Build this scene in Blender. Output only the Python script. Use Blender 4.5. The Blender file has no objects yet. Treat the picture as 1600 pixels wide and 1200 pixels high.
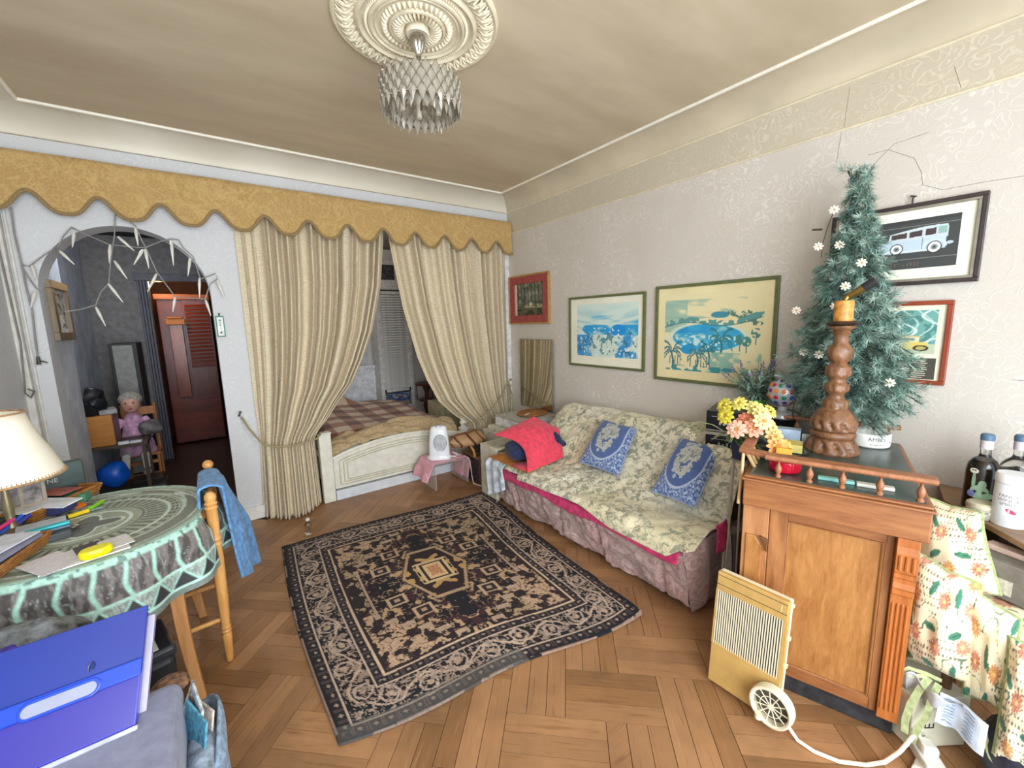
import bpy, bmesh, math, random
import numpy as np
from math import sin, cos, pi, radians, sqrt, atan2, exp
from mathutils import Matrix, Vector

rnd = random.Random(7)
SC = bpy.context.scene
COL = SC.collection

# ------------------------------------------------------------------ camera
CAM_H = 1.55
def cam_axes(yaw, pitch, roll):
    cy, sy, cp, sp = cos(yaw), sin(yaw), cos(pitch), sin(pitch)
    fwd = Vector((sy*cp, cy*cp, sp)); right = Vector((cy, -sy, 0)); up = right.cross(fwd)
    return right*cos(roll)+up*sin(roll), up*cos(roll)-right*sin(roll), fwd
r_, u_, f_ = cam_axes(radians(36.1012), radians(-8.5195), radians(-1.4657))
cam = bpy.data.cameras.new('camera')
cam.sensor_width = 36.0; cam.lens = 650.0/1600*36.0; cam.clip_start = .02; cam.clip_end = 60
cam_o = bpy.data.objects.new('camera', cam); COL.objects.link(cam_o)
mw = Matrix((r_, u_, -f_)).transposed().to_4x4(); mw.translation = (0, 0, CAM_H)
cam_o.matrix_world = mw
SC.camera = cam_o

# ------------------------------------------------------------------ light
SC.view_settings.view_transform = 'Standard'
SC.view_settings.look = 'None'
SC.view_settings.gamma = 1.0
SC.view_settings.use_curve_mapping = False
SC.view_settings.exposure = 0.55
SC.cycles.use_denoising = True
SC.cycles.max_bounces = 10
SC.cycles.diffuse_bounces = 6
SC.cycles.caustics_reflective = False
SC.cycles.caustics_refractive = False
SC.cycles.sample_clamp_indirect = 6.0
W = bpy.data.worlds.new('sky'); SC.world = W; W.use_nodes = True
bg = W.node_tree.nodes['Background']; bg.inputs[0].default_value = (.72, .86, 1, 1); bg.inputs[1].default_value = 1.6
def area(name, loc, rot, sx, sy, power, col, spread=180):
    l = bpy.data.lights.new(name, 'AREA'); l.shape = 'RECTANGLE'; l.size = sx; l.size_y = sy
    l.energy = power; l.color = col; l.spread = radians(spread)
    o = bpy.data.objects.new(name, l); o.location = loc; o.rotation_euler = rot; COL.objects.link(o)
    return o
# daylight coming in through the two tall windows of the wall behind the camera
area('window_daylight', (.85, -1.26, 1.45), (radians(90), 0, 0), 1.5, 2.3, 62, (.93, .97, 1.0))
area('window_daylight.001', (-.42, -1.26, 1.45), (radians(90), 0, 0), .75, 2.3, 44, (.93, .97, 1.0))
# high sun, added as up-light through the same windows; its patch lies on the floor behind the camera and bounces up
sl = bpy.data.lights.new('sun', 'SUN'); sl.energy = 9; sl.angle = radians(1); sl.color = (1, .95, .86)
so = bpy.data.objects.new('sun', sl); COL.objects.link(so)
so.rotation_euler = Vector((-.08, .42, -.90)).to_track_quat('-Z', 'Y').to_euler()

# ------------------------------------------------------------------ helpers
def lin(c):
    if isinstance(c, str):
        c = c.lstrip('#'); c = tuple(int(c[i:i+2], 16)/255 for i in (0, 2, 4))
    return tuple(x/12.92 if x <= .04045 else ((x+.055)/1.055)**2.4 for x in c[:3])
def lina(a):
    a = np.clip(np.asarray(a, float), 0, 1)
    return np.where(a <= .04045, a/12.92, ((a+.055)/1.055)**2.4)
def hx(c):
    c = c.lstrip('#'); return np.array([int(c[i:i+2], 16)/255 for i in (0, 2, 4)])

MATS = {}
class NT:
    def __init__(s, name):
        s.m = bpy.data.materials.new(name); s.m.use_nodes = True
        s.t = s.m.node_tree; s.b = s.t.nodes['Principled BSDF']
    def n(s, kind, **kw):
        x = s.t.nodes.new(kind)
        for k, v in kw.items():
            if k.startswith('i_'):
                key = k[2:]
                x.inputs[int(key) if key.isdigit() else key.replace('_', ' ')].default_value = v
            else: setattr(x, k, v)
        return x
    def l(s, a, b): s.t.links.new(a, b)
    def coord(s, kind='Object', scale=(1, 1, 1), rot=(0, 0, 0)):
        c = s.n('ShaderNodeTexCoord'); mp = s.n('ShaderNodeMapping')
        mp.inputs['Scale'].default_value = scale; mp.inputs['Rotation'].default_value = rot
        s.l(c.outputs[kind], mp.inputs[0]); return mp.outputs[0]
    def noise(s, co, scale, detail=4, rough=.55, dist=0):
        x = s.n('ShaderNodeTexNoise'); x.inputs['Scale'].default_value = scale; x.inputs['Detail'].default_value = detail
        x.inputs['Roughness'].default_value = rough; x.inputs['Distortion'].default_value = dist
        s.l(co, x.inputs['Vector']); return x.outputs['Fac']
    def ramp(s, fac, stops, interp='LINEAR'):
        x = s.n('ShaderNodeValToRGB'); e = x.color_ramp.elements; x.color_ramp.interpolation = interp
        while len(e) < len(stops): e.new(.5)
        for i, (p, c) in enumerate(stops):
            e[i].position = p; e[i].color = (*lin(c), 1)
        s.l(fac, x.inputs[0]); return x.outputs[0]
    def mix(s, fac, a, b, mode='MIX'):
        x = s.n('ShaderNodeMix', data_type='RGBA', blend_type=mode)
        for sock, v in ((x.inputs[0], fac), (x.inputs[6], a), (x.inputs[7], b)):
            if isinstance(v, (int, float)): sock.default_value = v
            elif isinstance(v, (str, tuple)): sock.default_value = (*lin(v), 1)
            else: s.l(v, sock)
        return x.outputs[2]
    def math(s, op, a, b=0):
        x = s.n('ShaderNodeMath', operation=op)
        for sock, v in ((x.inputs[0], a), (x.inputs[1], b)):
            if isinstance(v, (int, float)): sock.default_value = v
            else: s.l(v, sock)
        return x.outputs[0]
    def bump(s, h, strength=.3, dist=.002):
        x = s.n('ShaderNodeBump'); x.inputs['Strength'].default_value = strength; x.inputs['Distance'].default_value = dist
        s.l(h, x.inputs['Height']); s.l(x.outputs[0], s.b.inputs['Normal'])
    def out(s, col=None, rough=.6, metal=0, **kw):
        if col is not None:
            if isinstance(col, (str, tuple)): s.b.inputs['Base Color'].default_value = (*lin(col), 1)
            else: s.l(col, s.b.inputs['Base Color'])
        s.b.inputs['Roughness'].default_value = rough; s.b.inputs['Metallic'].default_value = metal
        for k, v in kw.items(): s.b.inputs[k.replace('_', ' ')].default_value = v
        return s.m

def plain(col, rough=.5, metal=0, var=.12, scale=18, bump=0, **kw):
    """coloured surface with faint mottling"""
    key = ('p', col, rough, metal, var, scale, bump, tuple(sorted(kw.items())))
    if key in MATS: return MATS[key]
    t = NT('paint_'+col.lstrip('#')); co = t.coord()
    f = t.noise(co, scale, 3)
    c = np.array([int(col.lstrip('#')[i:i+2], 16)/255 for i in (0, 2, 4)])
    a = tuple(np.clip(c*(1-var), 0, 1)); b = tuple(np.clip(c*(1+var*.6), 0, 1))
    cc = t.ramp(f, [(.3, a), (.7, b)])
    if bump: t.bump(t.noise(co, scale*5, 2), bump, .002)
    MATS[key] = t.out(cc, rough, metal, **kw); return MATS[key]
def fabric(col, var=.2, scale=60, bump=.4, rough=.95):
    return plain(col, rough, 0, var, scale, bump, Sheen_Weight=.15)
def wood(c1, c2, axis=2, scale=14, rough=.42, stretch=12, bump=.15):
    key = ('w', c1, c2, axis, scale, rough, stretch)
    if key in MATS: return MATS[key]
    t = NT('wood_'+c1.lstrip('#')); sc = [1, 1, 1]; sc[axis] = 1/stretch
    co = t.coord('Object', tuple(sc))
    f = t.noise(co, scale, 6, .65, .8); g = t.noise(co, scale*6, 3, .6)
    h = t.math('ADD', t.math('MULTIPLY', f, .75), t.math('MULTIPLY', g, .25))
    t.bump(h, bump, .002)
    MATS[key] = t.out(t.ramp(h, [(.36, c1), (.62, c2)]), rough); return MATS[key]
def vcol(rough=.7, bump=0, bscale=300, sheen=0, key=''):
    k = ('v', rough, bump, bscale, sheen, key)
    if k in MATS: return MATS[k]
    t = NT('printed_colour'); a = t.n('ShaderNodeAttribute', attribute_name='Col')
    if bump: t.bump(t.noise(t.coord(), bscale, 2), bump, .003)
    MATS[k] = t.out(a.outputs['Color'], rough, 0, Sheen_Weight=sheen); return MATS[k]
def glass(col='#ffffff', rough=.02, ior=1.45, alpha=None):
    k = ('g', col, rough, ior)
    if k not in MATS:
        t = NT('glass_'+col.lstrip('#')); MATS[k] = t.out(col, rough, 0, Transmission_Weight=1.0, IOR=ior)
    return MATS[k]
def emit(col, s):
    k = ('e', col, s)
    if k not in MATS:
        t = NT('glow'); t.b.inputs['Emission Color'].default_value = (*lin(col), 1); t.b.inputs['Emission Strength'].default_value = s
        MATS[k] = t.out(col, .5)
    return MATS[k]

def tag(o, label=None, cat=None, group=None, kind=None):
    if label: o['label'] = label
    if cat: o['category'] = cat
    if group: o['group'] = group
    if kind: o['kind'] = kind
    return o
def thing(name, label, cat, loc=(0, 0, 0), rz=0, group=None):
    o = bpy.data.objects.new(name, None); o.empty_display_size = .05
    o.location = loc; o.rotation_euler = (0, 0, rz); COL.objects.link(o)
    return tag(o, label, cat, group)
def clone(o, parent=None):
    c = o.copy(); COL.objects.link(c)
    if parent: c.parent = parent
    for ch in list(o.children): clone(ch, c)
    return c

class MB:
    """collects shapes; build() links them as one mesh object"""
    def __init__(s): s.v = []; s.f = []; s.M = Matrix.Identity(4); s.c = None
    def at(s, loc=(0, 0, 0), rot=(0, 0, 0), sc=(1, 1, 1)):
        from mathutils import Euler
        s.M = Matrix.Translation(loc) @ Euler(rot).to_matrix().to_4x4() @ Matrix.Diagonal((*sc, 1)); return s
    def add(s, vs, fs):
        o = len(s.v); s.v += [tuple(s.M @ Vector(v)) for v in vs]; s.f += [tuple(i+o for i in f) for f in fs]; return s
    def box(s, x0, y0, z0, x1, y1, z1):
        x0, x1 = sorted((x0, x1)); y0, y1 = sorted((y0, y1)); z0, z1 = sorted((z0, z1))
        return s.add([(x0,y0,z0),(x1,y0,z0),(x1,y1,z0),(x0,y1,z0),(x0,y0,z1),(x1,y0,z1),(x1,y1,z1),(x0,y1,z1)],
                     [(3,2,1,0),(4,5,6,7),(0,1,5,4),(1,2,6,5),(2,3,7,6),(3,0,4,7)])
    def frustum(s, x0, y0, x1, y1, z0, z1, ix, iy):
        return s.add([(x0,y0,z0),(x1,y0,z0),(x1,y1,z0),(x0,y1,z0),(x0+ix,y0+iy,z1),(x1-ix,y0+iy,z1),(x1-ix,y1-iy,z1),(x0+ix,y1-iy,z1)],
                     [(3,2,1,0),(4,5,6,7),(0,1,5,4),(1,2,6,5),(2,3,7,6),(3,0,4,7)])
    def prism(s, pts, y0, y1, axis='y'):
        """polygon in (a,b) extruded along axis: y -> (x,z); x -> (y,z); z -> (x,y)"""
        n = len(pts)
        def mk(a, b, h): return {'y': (a, h, b), 'x': (h, a, b), 'z': (a, b, h)}[axis]
        vs = [mk(a, b, y0) for a, b in pts]+[mk(a, b, y1) for a, b in pts]
        fs = [tuple(range(n)), tuple(range(2*n-1, n-1, -1))]+[(i, i+n, (i+1) % n+n, (i+1) % n) for i in range(n)]
        return s.add(vs, fs)
    def lathe(s, prof, seg=24, cap=True, fn=None):
        vs = []; fs = []; n = len(prof)
        for j, (r, z) in enumerate(prof):
            for i in range(seg):
                a = 2*pi*i/seg; rr = r if fn is None else fn(r, a, z)
                vs.append((rr*cos(a), rr*sin(a), z))
        for j in range(n-1):
            for i in range(seg):
                k = (i+1) % seg; fs.append((j*seg+i, j*seg+k, (j+1)*seg+k, (j+1)*seg+i))
        if cap: fs.append(tuple(range(seg-1, -1, -1))); fs.append(tuple((n-1)*seg+i for i in range(seg)))
        return s.add(vs, fs)
    def tube(s, pts, r, seg=8, cap=True):
        pts = [Vector(p) for p in pts]; n = len(pts)
        rs = r if isinstance(r, (list, tuple)) else [r]*n
        vs = []; fs = []; up = None
        for i, p in enumerate(pts):
            t = (pts[min(i+1, n-1)]-pts[max(i-1, 0)])
            t = t.normalized() if t.length > 1e-9 else Vector((0, 0, 1))
            if up is None: up = Vector((0, 0, 1)) if abs(t.z) < .9 else Vector((1, 0, 0))
            a = up-t*up.dot(t)
            a = a.normalized() if a.length > 1e-6 else t.orthogonal().normalized()
            up = a; b = t.cross(a)
            for k in range(seg):
                q = 2*pi*k/seg; vs.append(tuple(p+(a*cos(q)+b*sin(q))*rs[i]))
        for i in range(n-1):
            for k in range(seg):
                m = (k+1) % seg; fs.append((i*seg+k, i*seg+m, (i+1)*seg+m, (i+1)*seg+k))
        if cap: fs.append(tuple(range(seg-1, -1, -1))); fs.append(tuple((n-1)*seg+k for k in range(seg)))
        return s.add(vs, fs)
    def ball(s, c, r, seg=16, rings=10):
        rx, ry, rz = r if isinstance(r, (list, tuple)) else (r, r, r)
        vs = []; fs = []
        for j in range(1, rings):
            p = pi*j/rings
            for i in range(seg):
                a = 2*pi*i/seg; vs.append((c[0]+rx*sin(p)*cos(a), c[1]+ry*sin(p)*sin(a), c[2]+rz*cos(p)))
        for j in range(rings-2):
            for i in range(seg):
                k = (i+1) % seg; fs.append((j*seg+i, (j+1)*seg+i, (j+1)*seg+k, j*seg+k))
        t = len(vs); vs += [(c[0], c[1], c[2]+rz), (c[0], c[1], c[2]-rz)]
        for i in range(seg):
            k = (i+1) % seg; fs.append((t, i, k)); fs.append((t+1, (rings-2)*seg+k, (rings-2)*seg+i))
        return s.add(vs, fs)
    def grid(s, fn, nu, nv, closed_u=False):
        vs = [fn(i/(nu if closed_u else nu-1), j/(nv-1)) for j in range(nv) for i in range(nu)]
        fs = []
        for j in range(nv-1):
            for i in range(nu if closed_u else nu-1):
                k = (i+1) % nu; fs.append((j*nu+i, j*nu+k, (j+1)*nu+k, (j+1)*nu+i))
        return s.add(vs, fs)
    def build(s, name, m=None, parent=None, smooth=True, angle=35, bev=0, seg=2, solid=0, sub=0, label=None, off=-1):
        me = bpy.data.meshes.new(name); me.from_pydata(s.v, [], s.f); me.update()
        if smooth:
            me.shade_smooth(); me.set_sharp_from_angle(angle=radians(angle))
        o = bpy.data.objects.new(name, me); COL.objects.link(o)
        if m is not None: me.materials.append(m)
        if parent is not None: o.parent = parent
        if solid:
            md = o.modifiers.new('thickness', 'SOLIDIFY'); md.thickness = solid; md.offset = off
        if bev:
            md = o.modifiers.new('edge', 'BEVEL'); md.width = bev; md.segments = seg; md.limit_method = 'ANGLE'; md.angle_limit = radians(40)
        if sub:
            md = o.modifiers.new('smooth', 'SUBSURF'); md.levels = sub; md.render_levels = sub
        if label: o['label'] = label
        return o
def struct(o):
    o['kind'] = 'structure'; return o
def setcol(o, cols):
    """per-vertex print colours (sRGB array n x 3)"""
    me = o.data; a = me.color_attributes.new('Col', 'FLOAT_COLOR', 'POINT')
    c = np.ones((len(me.vertices), 4)); c[:, :3] = lina(cols); a.data.foreach_set('color', c.ravel())
def painted(name, fn, P, nu, nv, m, parent=None, **kw):
    """grid whose vertices take the colour fn(u,v) (arrays in 0..1); P(u,v) gives the position"""
    o = MB().grid(P, nu, nv).build(name, m, parent, **kw)
    U, V = np.meshgrid(np.linspace(0, 1, nu), np.linspace(0, 1, nv))
    setcol(o, fn(U.ravel(), V.ravel())); return o

# numpy value noise
def vn(x, y, seed=0):
    xi = np.floor(x).astype(int); yi = np.floor(y).astype(int); fx = x-xi; fy = y-yi
    def h(a, b):
        n = (a*374761393+b*668265263+seed*974711) & 0x7fffffff
        n = ((n ^ (n >> 13))*1274126177) & 0x7fffffff
        return ((n ^ (n >> 16)) & 0xffff)/65535.0
    sx = fx*fx*(3-2*fx); sy = fy*fy*(3-2*fy)
    return (h(xi, yi)*(1-sx)+h(xi+1, yi)*sx)*(1-sy)+(h(xi, yi+1)*(1-sx)+h(xi+1, yi+1)*sx)*sy
def fbm(x, y, seed=0, o=3):
    return sum(vn(x*2**k, y*2**k, seed+k)/2**(k+1) for k in range(o))/(1-.5**o)
def lay(c, mask, col):
    m = np.clip(np.asarray(mask, float), 0, 1)[:, None]
    return c*(1-m)+(hx(col) if isinstance(col, str) else col)*m
def lerp(a, b, t): return a+(b-a)*t
def pw(t, pts):
    """piecewise-linear lookup"""
    return float(np.interp(t, [p[0] for p in pts], [p[1] for p in pts]))
def vnf(x, y, s=0): return float(vn(np.array([x]), np.array([y]), s)[0])
# ================================================================== setting
XL, XR, YB, YN, ZC = -.93, 2.81, 3.87, -1.30, 2.85

def paper(name, base, pale, scale, streak=.0, strength=.5, grime=None):
    """embossed wallpaper: curling pale ornament on a ground"""
    t = NT(name); co = t.coord()
    w = t.n('ShaderNodeTexNoise'); w.inputs['Scale'].default_value = scale*.55; w.inputs['Detail'].default_value = 2
    t.l(co, w.inputs['Vector'])
    mx = t.n('ShaderNodeMix', data_type='VECTOR'); mx.inputs[0].default_value = .16
    t.l(co, mx.inputs[4]); t.l(w.outputs['Color'], mx.inputs[5])
    v = t.n('ShaderNodeTexVoronoi'); v.inputs['Scale'].default_value = scale; v.feature = 'F1'; t.l(mx.outputs[1], v.inputs['Vector'])
    ring = t.math('SINE', t.math('MULTIPLY', v.outputs['Distance'], 21))
    band = t.ramp(ring, [(.45, '#000000'), (.95, '#ffffff')])
    patch = t.ramp(t.noise(co, 2.6, 2), [(.40, '#000000'), (.60, '#ffffff')])
    m = t.math('MULTIPLY', t.math('MULTIPLY', band, patch), strength)
    c = t.mix(m, base, pale)
    g = t.noise(co, 1.1, 3); c = t.mix(t.math('MULTIPLY', t.ramp(g, [(.42, '#000000'), (.75, '#ffffff')]), .22), c, grime or '#b3a58c')
    t.bump(t.math('ADD', t.math('MULTIPLY', band, .6), t.noise(co, 160, 2)), .25, .003)
    return t.out(c, .72)
M_paper_r = paper('damask_paper', '#cec8c0', '#e9e5df', 15.0, strength=.55)
M_paper_f = paper('frieze_paper', '#c6bda9', '#ded6c4', 15.0, strength=.55)
M_paper_b = paper('marbled_paper', '#d3d5d8', '#eceef0', 13.0, strength=.4, grime='#bfc0c2')
M_paper_n = paper('nook_paper', '#cfcecb', '#dad9d6', 13.0, strength=.3)
M_white = plain('#e9e8e2', .45, var=.05)
def gloss_cream():
    t = NT('cove_paint'); co = t.coord()
    return t.out(t.ramp(t.noise(co, 1.3, 3), [(.35, '#d9d1be'), (.65, '#e9e3d3')]), .5)
M_cove = gloss_cream()
def ceiling_mat():
    t = NT('nicotine_ceiling'); co = t.coord('Object', (1, 1, 1))
    a = t.noise(t.coord('Object', (.5, 1.7, 1), (0, 0, .25)), 1.6, 4, .6); b = t.noise(co, 9, 3)
    c = t.ramp(a, [(.32, '#bfae94'), (.5, '#c9ba9f'), (.68, '#d5c7ad')])
    s = t.ramp(t.noise(co, 2.2, 5, .7), [(.62, '#000000'), (.78, '#ffffff')])
    c = t.mix(t.math('MULTIPLY', s, .28), c, '#a88f78')
    c = t.mix(t.math('MULTIPLY', t.ramp(b, [(.6, '#000000'), (.7, '#ffffff')]), .12), c, '#d9ccb2')
    return t.out(c, .68)

def wall(name, m, boxes=None, prism=None, **kw):
    b = MB()
    for x in boxes or (): b.box(*x)
    for p in prism or (): b.prism(*p)
    return struct(b.build(name, m, smooth=False, **kw))

# floor slab + herringbone of separate blocks
def floor_base():
    t = NT('dark_joint'); return t.out('#4a331f', .8)
floor = wall('floor', floor_base(), [(-1.9, YN-.15, -.12, 3.0, 8.6, -.004)])
def plank_mat(c1, c2, k):
    t = NT('oak_block_%d' % k); oi = t.n('ShaderNodeObjectInfo')
    tc = t.n('ShaderNodeTexCoord'); mp = t.n('ShaderNodeMapping'); mp.inputs['Scale'].default_value = (1, 14, 1)
    ad = t.n('ShaderNodeVectorMath', operation='ADD'); mu = t.n('ShaderNodeVectorMath', operation='SCALE'); mu.inputs['Scale'].default_value = 37
    t.l(oi.outputs['Random'], mu.inputs[0]); t.l(tc.outputs['Object'], mp.inputs[0]); t.l(mp.outputs[0], ad.inputs[0]); t.l(mu.outputs[0], ad.inputs[1])
    f = t.noise(ad.outputs[0], 4.5, 7, .68, .6)
    c = t.ramp(f, [(.28, c1), (.46, c2), (.60, c2), (.78, '#b39270')])
    geo = t.n('ShaderNodeNewGeometry')
    dirt = t.ramp(t.noise(geo.outputs['Position'], 2.3, 4, .65), [(.42, '#000000'), (.70, '#ffffff')])
    c = t.mix(t.math('MULTIPLY', dirt, .5), c, '#5d432e')
    hv = t.n('ShaderNodeHueSaturation'); t.l(c, hv.inputs['Color'])
    mr = t.n('ShaderNodeMapRange'); mr.inputs['To Min'].default_value = .86; mr.inputs['To Max'].default_value = 1.12; t.l(oi.outputs['Random'], mr.inputs[0])
    t.l(mr.outputs[0], hv.inputs['Value'])
    t.bump(f, .25, .002)
    return t.out(hv.outputs[0], .42)
PM = [plank_mat('#7a5637', '#9e744f', 0), plank_mat('#835c38', '#a57a54', 1), plank_mat('#724f31', '#926943', 2)]
PW, PG, PL = .078, .234, .39
def plank_mesh(length, m, bev=.0009):
    b = MB(); h = length/2; w = PW/2-.0006
    b.frustum(-h+.0003, -w-.0003, h-.0003, w+.0003, -.012, 0, bev, bev)
    me = bpy.data.meshes.new('plank'); me.from_pydata(b.v, [], b.f); me.materials.append(m); return me
PMESH = [plank_mesh(PL, m) for m in PM]
p_ax = Vector((cos(radians(-43.5)), sin(radians(-43.5)))); q_ax = Vector((-p_ax.y, p_ax.x))
P0 = Vector((.985, 1.05))
blocks = []
for i in range(-30, 31):
    for j in range(-14, 15):
        bx, by = i*PG+j*PL, i*PG-j*PL
        for k in range(3):
            for hv, (cx, cy) in ((0, (bx+PL/2, by+PW*(k+.5))), (1, (bx+PW*(k+.5), by+PG+PL/2))):
                w = P0+p_ax*cx+q_ax*cy
                if -1.0 < w.x < 2.85 and .0 < w.y < 3.95: blocks.append((w.x, w.y, hv))
def hidden(x, y):
    if .48 < x < 1.60 and 1.62 < y < 2.95: return True            # under the rug
    if x > 2.15 and .4 < y < 2.9: return True                      # under the sofa
    if x > 2.0 and y < 1.1: return True
    if x < -.42 and y < 2.4: return True
    return y < .85 and x < 1.0 or y < 1.35 and x < .25
seen = [b for b in blocks if not hidden(b[0], b[1])]
seen.sort(key=lambda b: b[0]**2+b[1]**2)
near, far = seen[:298], seen[298:]+[b for b in blocks if hidden(b[0], b[1])]
a0 = radians(-43.5)
for n, (x, y, hv) in enumerate(near):
    o = bpy.data.objects.new('plank', PMESH[rnd.randrange(3)]); COL.objects.link(o); o.parent = floor
    o.location = (x, y, rnd.uniform(-.0012, 0)); o.rotation_euler = (rnd.uniform(-.006, .006), 0, a0+hv*pi/2)
b = MB()
for x, y, hv in far:
    b.at((x, y, -.001), (0, 0, a0+hv*pi/2)).frustum(-PL/2+.0006, -PW/2+.0006, PL/2-.0006, PW/2-.0006, -.012, 0, .0009, .0009)
far_o = b.build('far_planks', PM[0], floor, smooth=False); far_o['kind'] = 'stuff'

# back wall with the arch (hall) and the wide opening of the bed alcove
AX, AR, AZ = -.365, .437, 1.80          # arch centre, half width, springing height
AO0, AO1, AOZ = .36, 2.765, 2.50         # alcove opening
def arch_pts(n=28):
    return [(AX+AR*cos(pi*k/n), AZ+AR*sin(pi*k/n)*1.02) for k in range(n+1)]   # right to left
bw = MB(); T = .20
ap = arch_pts()
apl = [(x, z) for x, z in ap]
bw.prism([(XL-.2, 0), (AX-AR, 0), (AX-AR, AZ)]+[p for p in reversed(apl) if p[0] <= AX][1:]+[(AX, 2.95), (XL-.2, 2.95)], YB, YB+T)
bw.prism([(AX, 2.95)]+[p for p in reversed(apl) if p[0] >= AX][:]+[(AX+AR, 0), (AO0, 0), (AO0, 2.95)], YB, YB+T)
bw.box(AO0, YB, AOZ, AO1, YB+T, 2.95); bw.box(AO1, YB, 0, XR+.2, YB+T, 2.95)
wall_back = struct(bw.build('wall_back', M_paper_b, smooth=True, angle=20))
wall_right = wall('wall_right', M_paper_r, [(XR, YN, 0, XR+.2, YB, 2.50)])
fr = MB().box(XR, YN, 2.50, XR+.2, YB, 2.95).build('frieze', M_paper_f, wall_right, smooth=False)
wall_left = wall('wall_left', M_paper_b, [(XL-.2, YN, 0, XL, YB, 2.95)])
# wall behind the camera, with two tall window openings
wall('wall_near', plain('#d9d4c8', .7), [(XL-.2, YN-.2, 0, -.82, YN, 2.95), (-.02, YN-.2, 0, .08, YN, 2.95), (2.42, YN-.2, 0, XR+.2, YN, 2.95),
     (-.82, YN-.2, 2.62, 2.42, YN, 2.95), (-.82, YN-.2, 0, 2.42, YN, .28)])
ceil = struct(MB().box(XL-.2, YN, ZC, XR+.2, YB, ZC+.12).build('ceiling', ceiling_mat(), smooth=False))
# cove and beads round the ceiling
def cove(name, side):
    n = 10; pr = [(.215-.215*cos(pi/2*k/n), 2.725+.125*sin(pi/2*k/n)) for k in range(n+1)]
    b = MB()
    if side == 'back':  b.prism([(YB-o, z) for o, z in pr]+[(YB, 2.87)], XL, XR, 'x')
    if side == 'right': b.prism([(XR-o, z) for o, z in pr]+[(XR, 2.87)], YN, YB, 'y')
    if side == 'left':  b.prism([(XL+o, z) for o, z in pr]+[(XL, 2.87)], YN, YB, 'y')
    return struct(b.build(name, M_cove if side != 'right' else plain('#cfc3ab', .6, var=.06, scale=3), angle=30))
cove('trim_1', 'back'); cove('trim_2', 'right'); cove('trim_3', 'left')
E = .225
b = MB(); r = .011; z = ZC-.004
for a, c in (((XL+E, YB-E, z), (XR-E, YB-E, z)), ((XR-E, YB-E, z), (XR-E, YN, z)), ((XL+E, YB-E, z), (XL+E, YN, z))): b.tube([a, c], r, 8)
struct(b.build('trim_4', plain('#f3efe2', .4, var=.03)))
b = MB(); b.tube([(XR, YB, 2.725), (XR, YN, 2.725)], .009, 8); b.tube([(XR, YB, 2.50), (XR, YN, 2.50)], .008, 8)
struct(b.build('trim_5', plain('#dcd2b8', .5, var=.05)))
b = MB(); b.tube([(XL, YB, 2.722), (XR, YB, 2.722)], .004, 6)
struct(b.build('trim_6', plain('#a9a294', .6)))
# cracks and open seams in the right wall's paper
b = MB()
for pts in ([(.78, 2.16), (.70, 2.30), (.64, 2.36), (.52, 2.37)], [(.12, 2.09), (.33, 2.10), (.45, 2.10), (.52, 2.14), (.53, 2.2), (.56, 2.27), (.66, 2.34), (.74, 2.34)], [(.86, 2.49), (.87, 2.34)], [(.84, 2.70), (.85, 2.51)],
            [(.46, 2.62), (.43, 2.52)], [(.10, 1.72), (.11, 1.25)], [(.02, 1.24), (.16, 1.245)]):
    b.tube([(XR-.0005, y, z) for y, z in pts], .0009, 4)
b.build('crack', plain('#8d8273', .9), wall_right, smooth=False)
# skirtings
def skirting(name, x0, y0, x1, y1): return struct(MB().box(x0, y0, 0, x1, y1, .095).box(x0, y0, .095, x1, y1, .108).build(name, M_white, smooth=False, bev=.004))
skirting('baseboard_back', AX+AR+.005, YB-.02, AO0-.005, YB)
skirting('baseboard_right', XR-.02, YN, XR, YB)
skirting('baseboard_left', XL, YN, XL+.02, YB)
# old conduit strip in the left corner
struct(MB().box(XL, YB-.055, 0, XL+.035, YB, 2.72).tube([(XL+.05, YB-.012, 2.7), (XL+.05, YB-.012, .1)], .008, 8).build('trim_7', plain('#dad7d0', .6, var=.07), bev=.003))

# ---- the hall behind the arch
HX0, HX1, HY = -.98, .12, 6.45
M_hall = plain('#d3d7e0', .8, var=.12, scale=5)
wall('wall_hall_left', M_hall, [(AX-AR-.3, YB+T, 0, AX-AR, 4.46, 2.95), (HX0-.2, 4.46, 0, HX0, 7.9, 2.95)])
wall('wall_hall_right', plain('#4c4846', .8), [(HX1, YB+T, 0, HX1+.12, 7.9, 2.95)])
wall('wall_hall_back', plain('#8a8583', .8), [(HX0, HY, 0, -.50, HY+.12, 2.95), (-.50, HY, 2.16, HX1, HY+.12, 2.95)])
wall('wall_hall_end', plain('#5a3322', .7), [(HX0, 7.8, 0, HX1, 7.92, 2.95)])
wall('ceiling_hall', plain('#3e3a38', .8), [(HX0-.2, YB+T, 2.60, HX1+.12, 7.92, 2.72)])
# dark reeded frame round the inner doorway
b = MB()
for k in range(4): b.box(-.56+k*.026, HY-.03-.012*(k % 2), 0, -.538+k*.026, HY+.1, 2.14)
b.box(-.58, HY-.05, 2.12, HX1, HY+.1, 2.20)
struct(b.build('door_frame', plain('#5d5a66', .5), smooth=False, bev=.003))
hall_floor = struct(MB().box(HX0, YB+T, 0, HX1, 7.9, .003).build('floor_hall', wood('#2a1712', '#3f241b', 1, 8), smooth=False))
# ---- the bed alcove
NX0, NX1, NY = .30, 2.95, 5.95
wall('wall_alcove_left', M_paper_n, [(NX0-.06, YB+T, 0, NX0, NY, 2.95)])
wall('wall_alcove_right', M_paper_n, [(NX1, YB+T, 0, NX1+.1, NY, 2.95)])
wall('wall_alcove_back', M_paper_n, [(NX0-.06, NY, 0, NX1+.1, NY+.1, 2.95)])
wall('ceiling_alcove', plain('#8a857c', .8), [(NX0-.06, YB+T, 2.60, NX1+.1, NY+.1, 2.72)])
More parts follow.
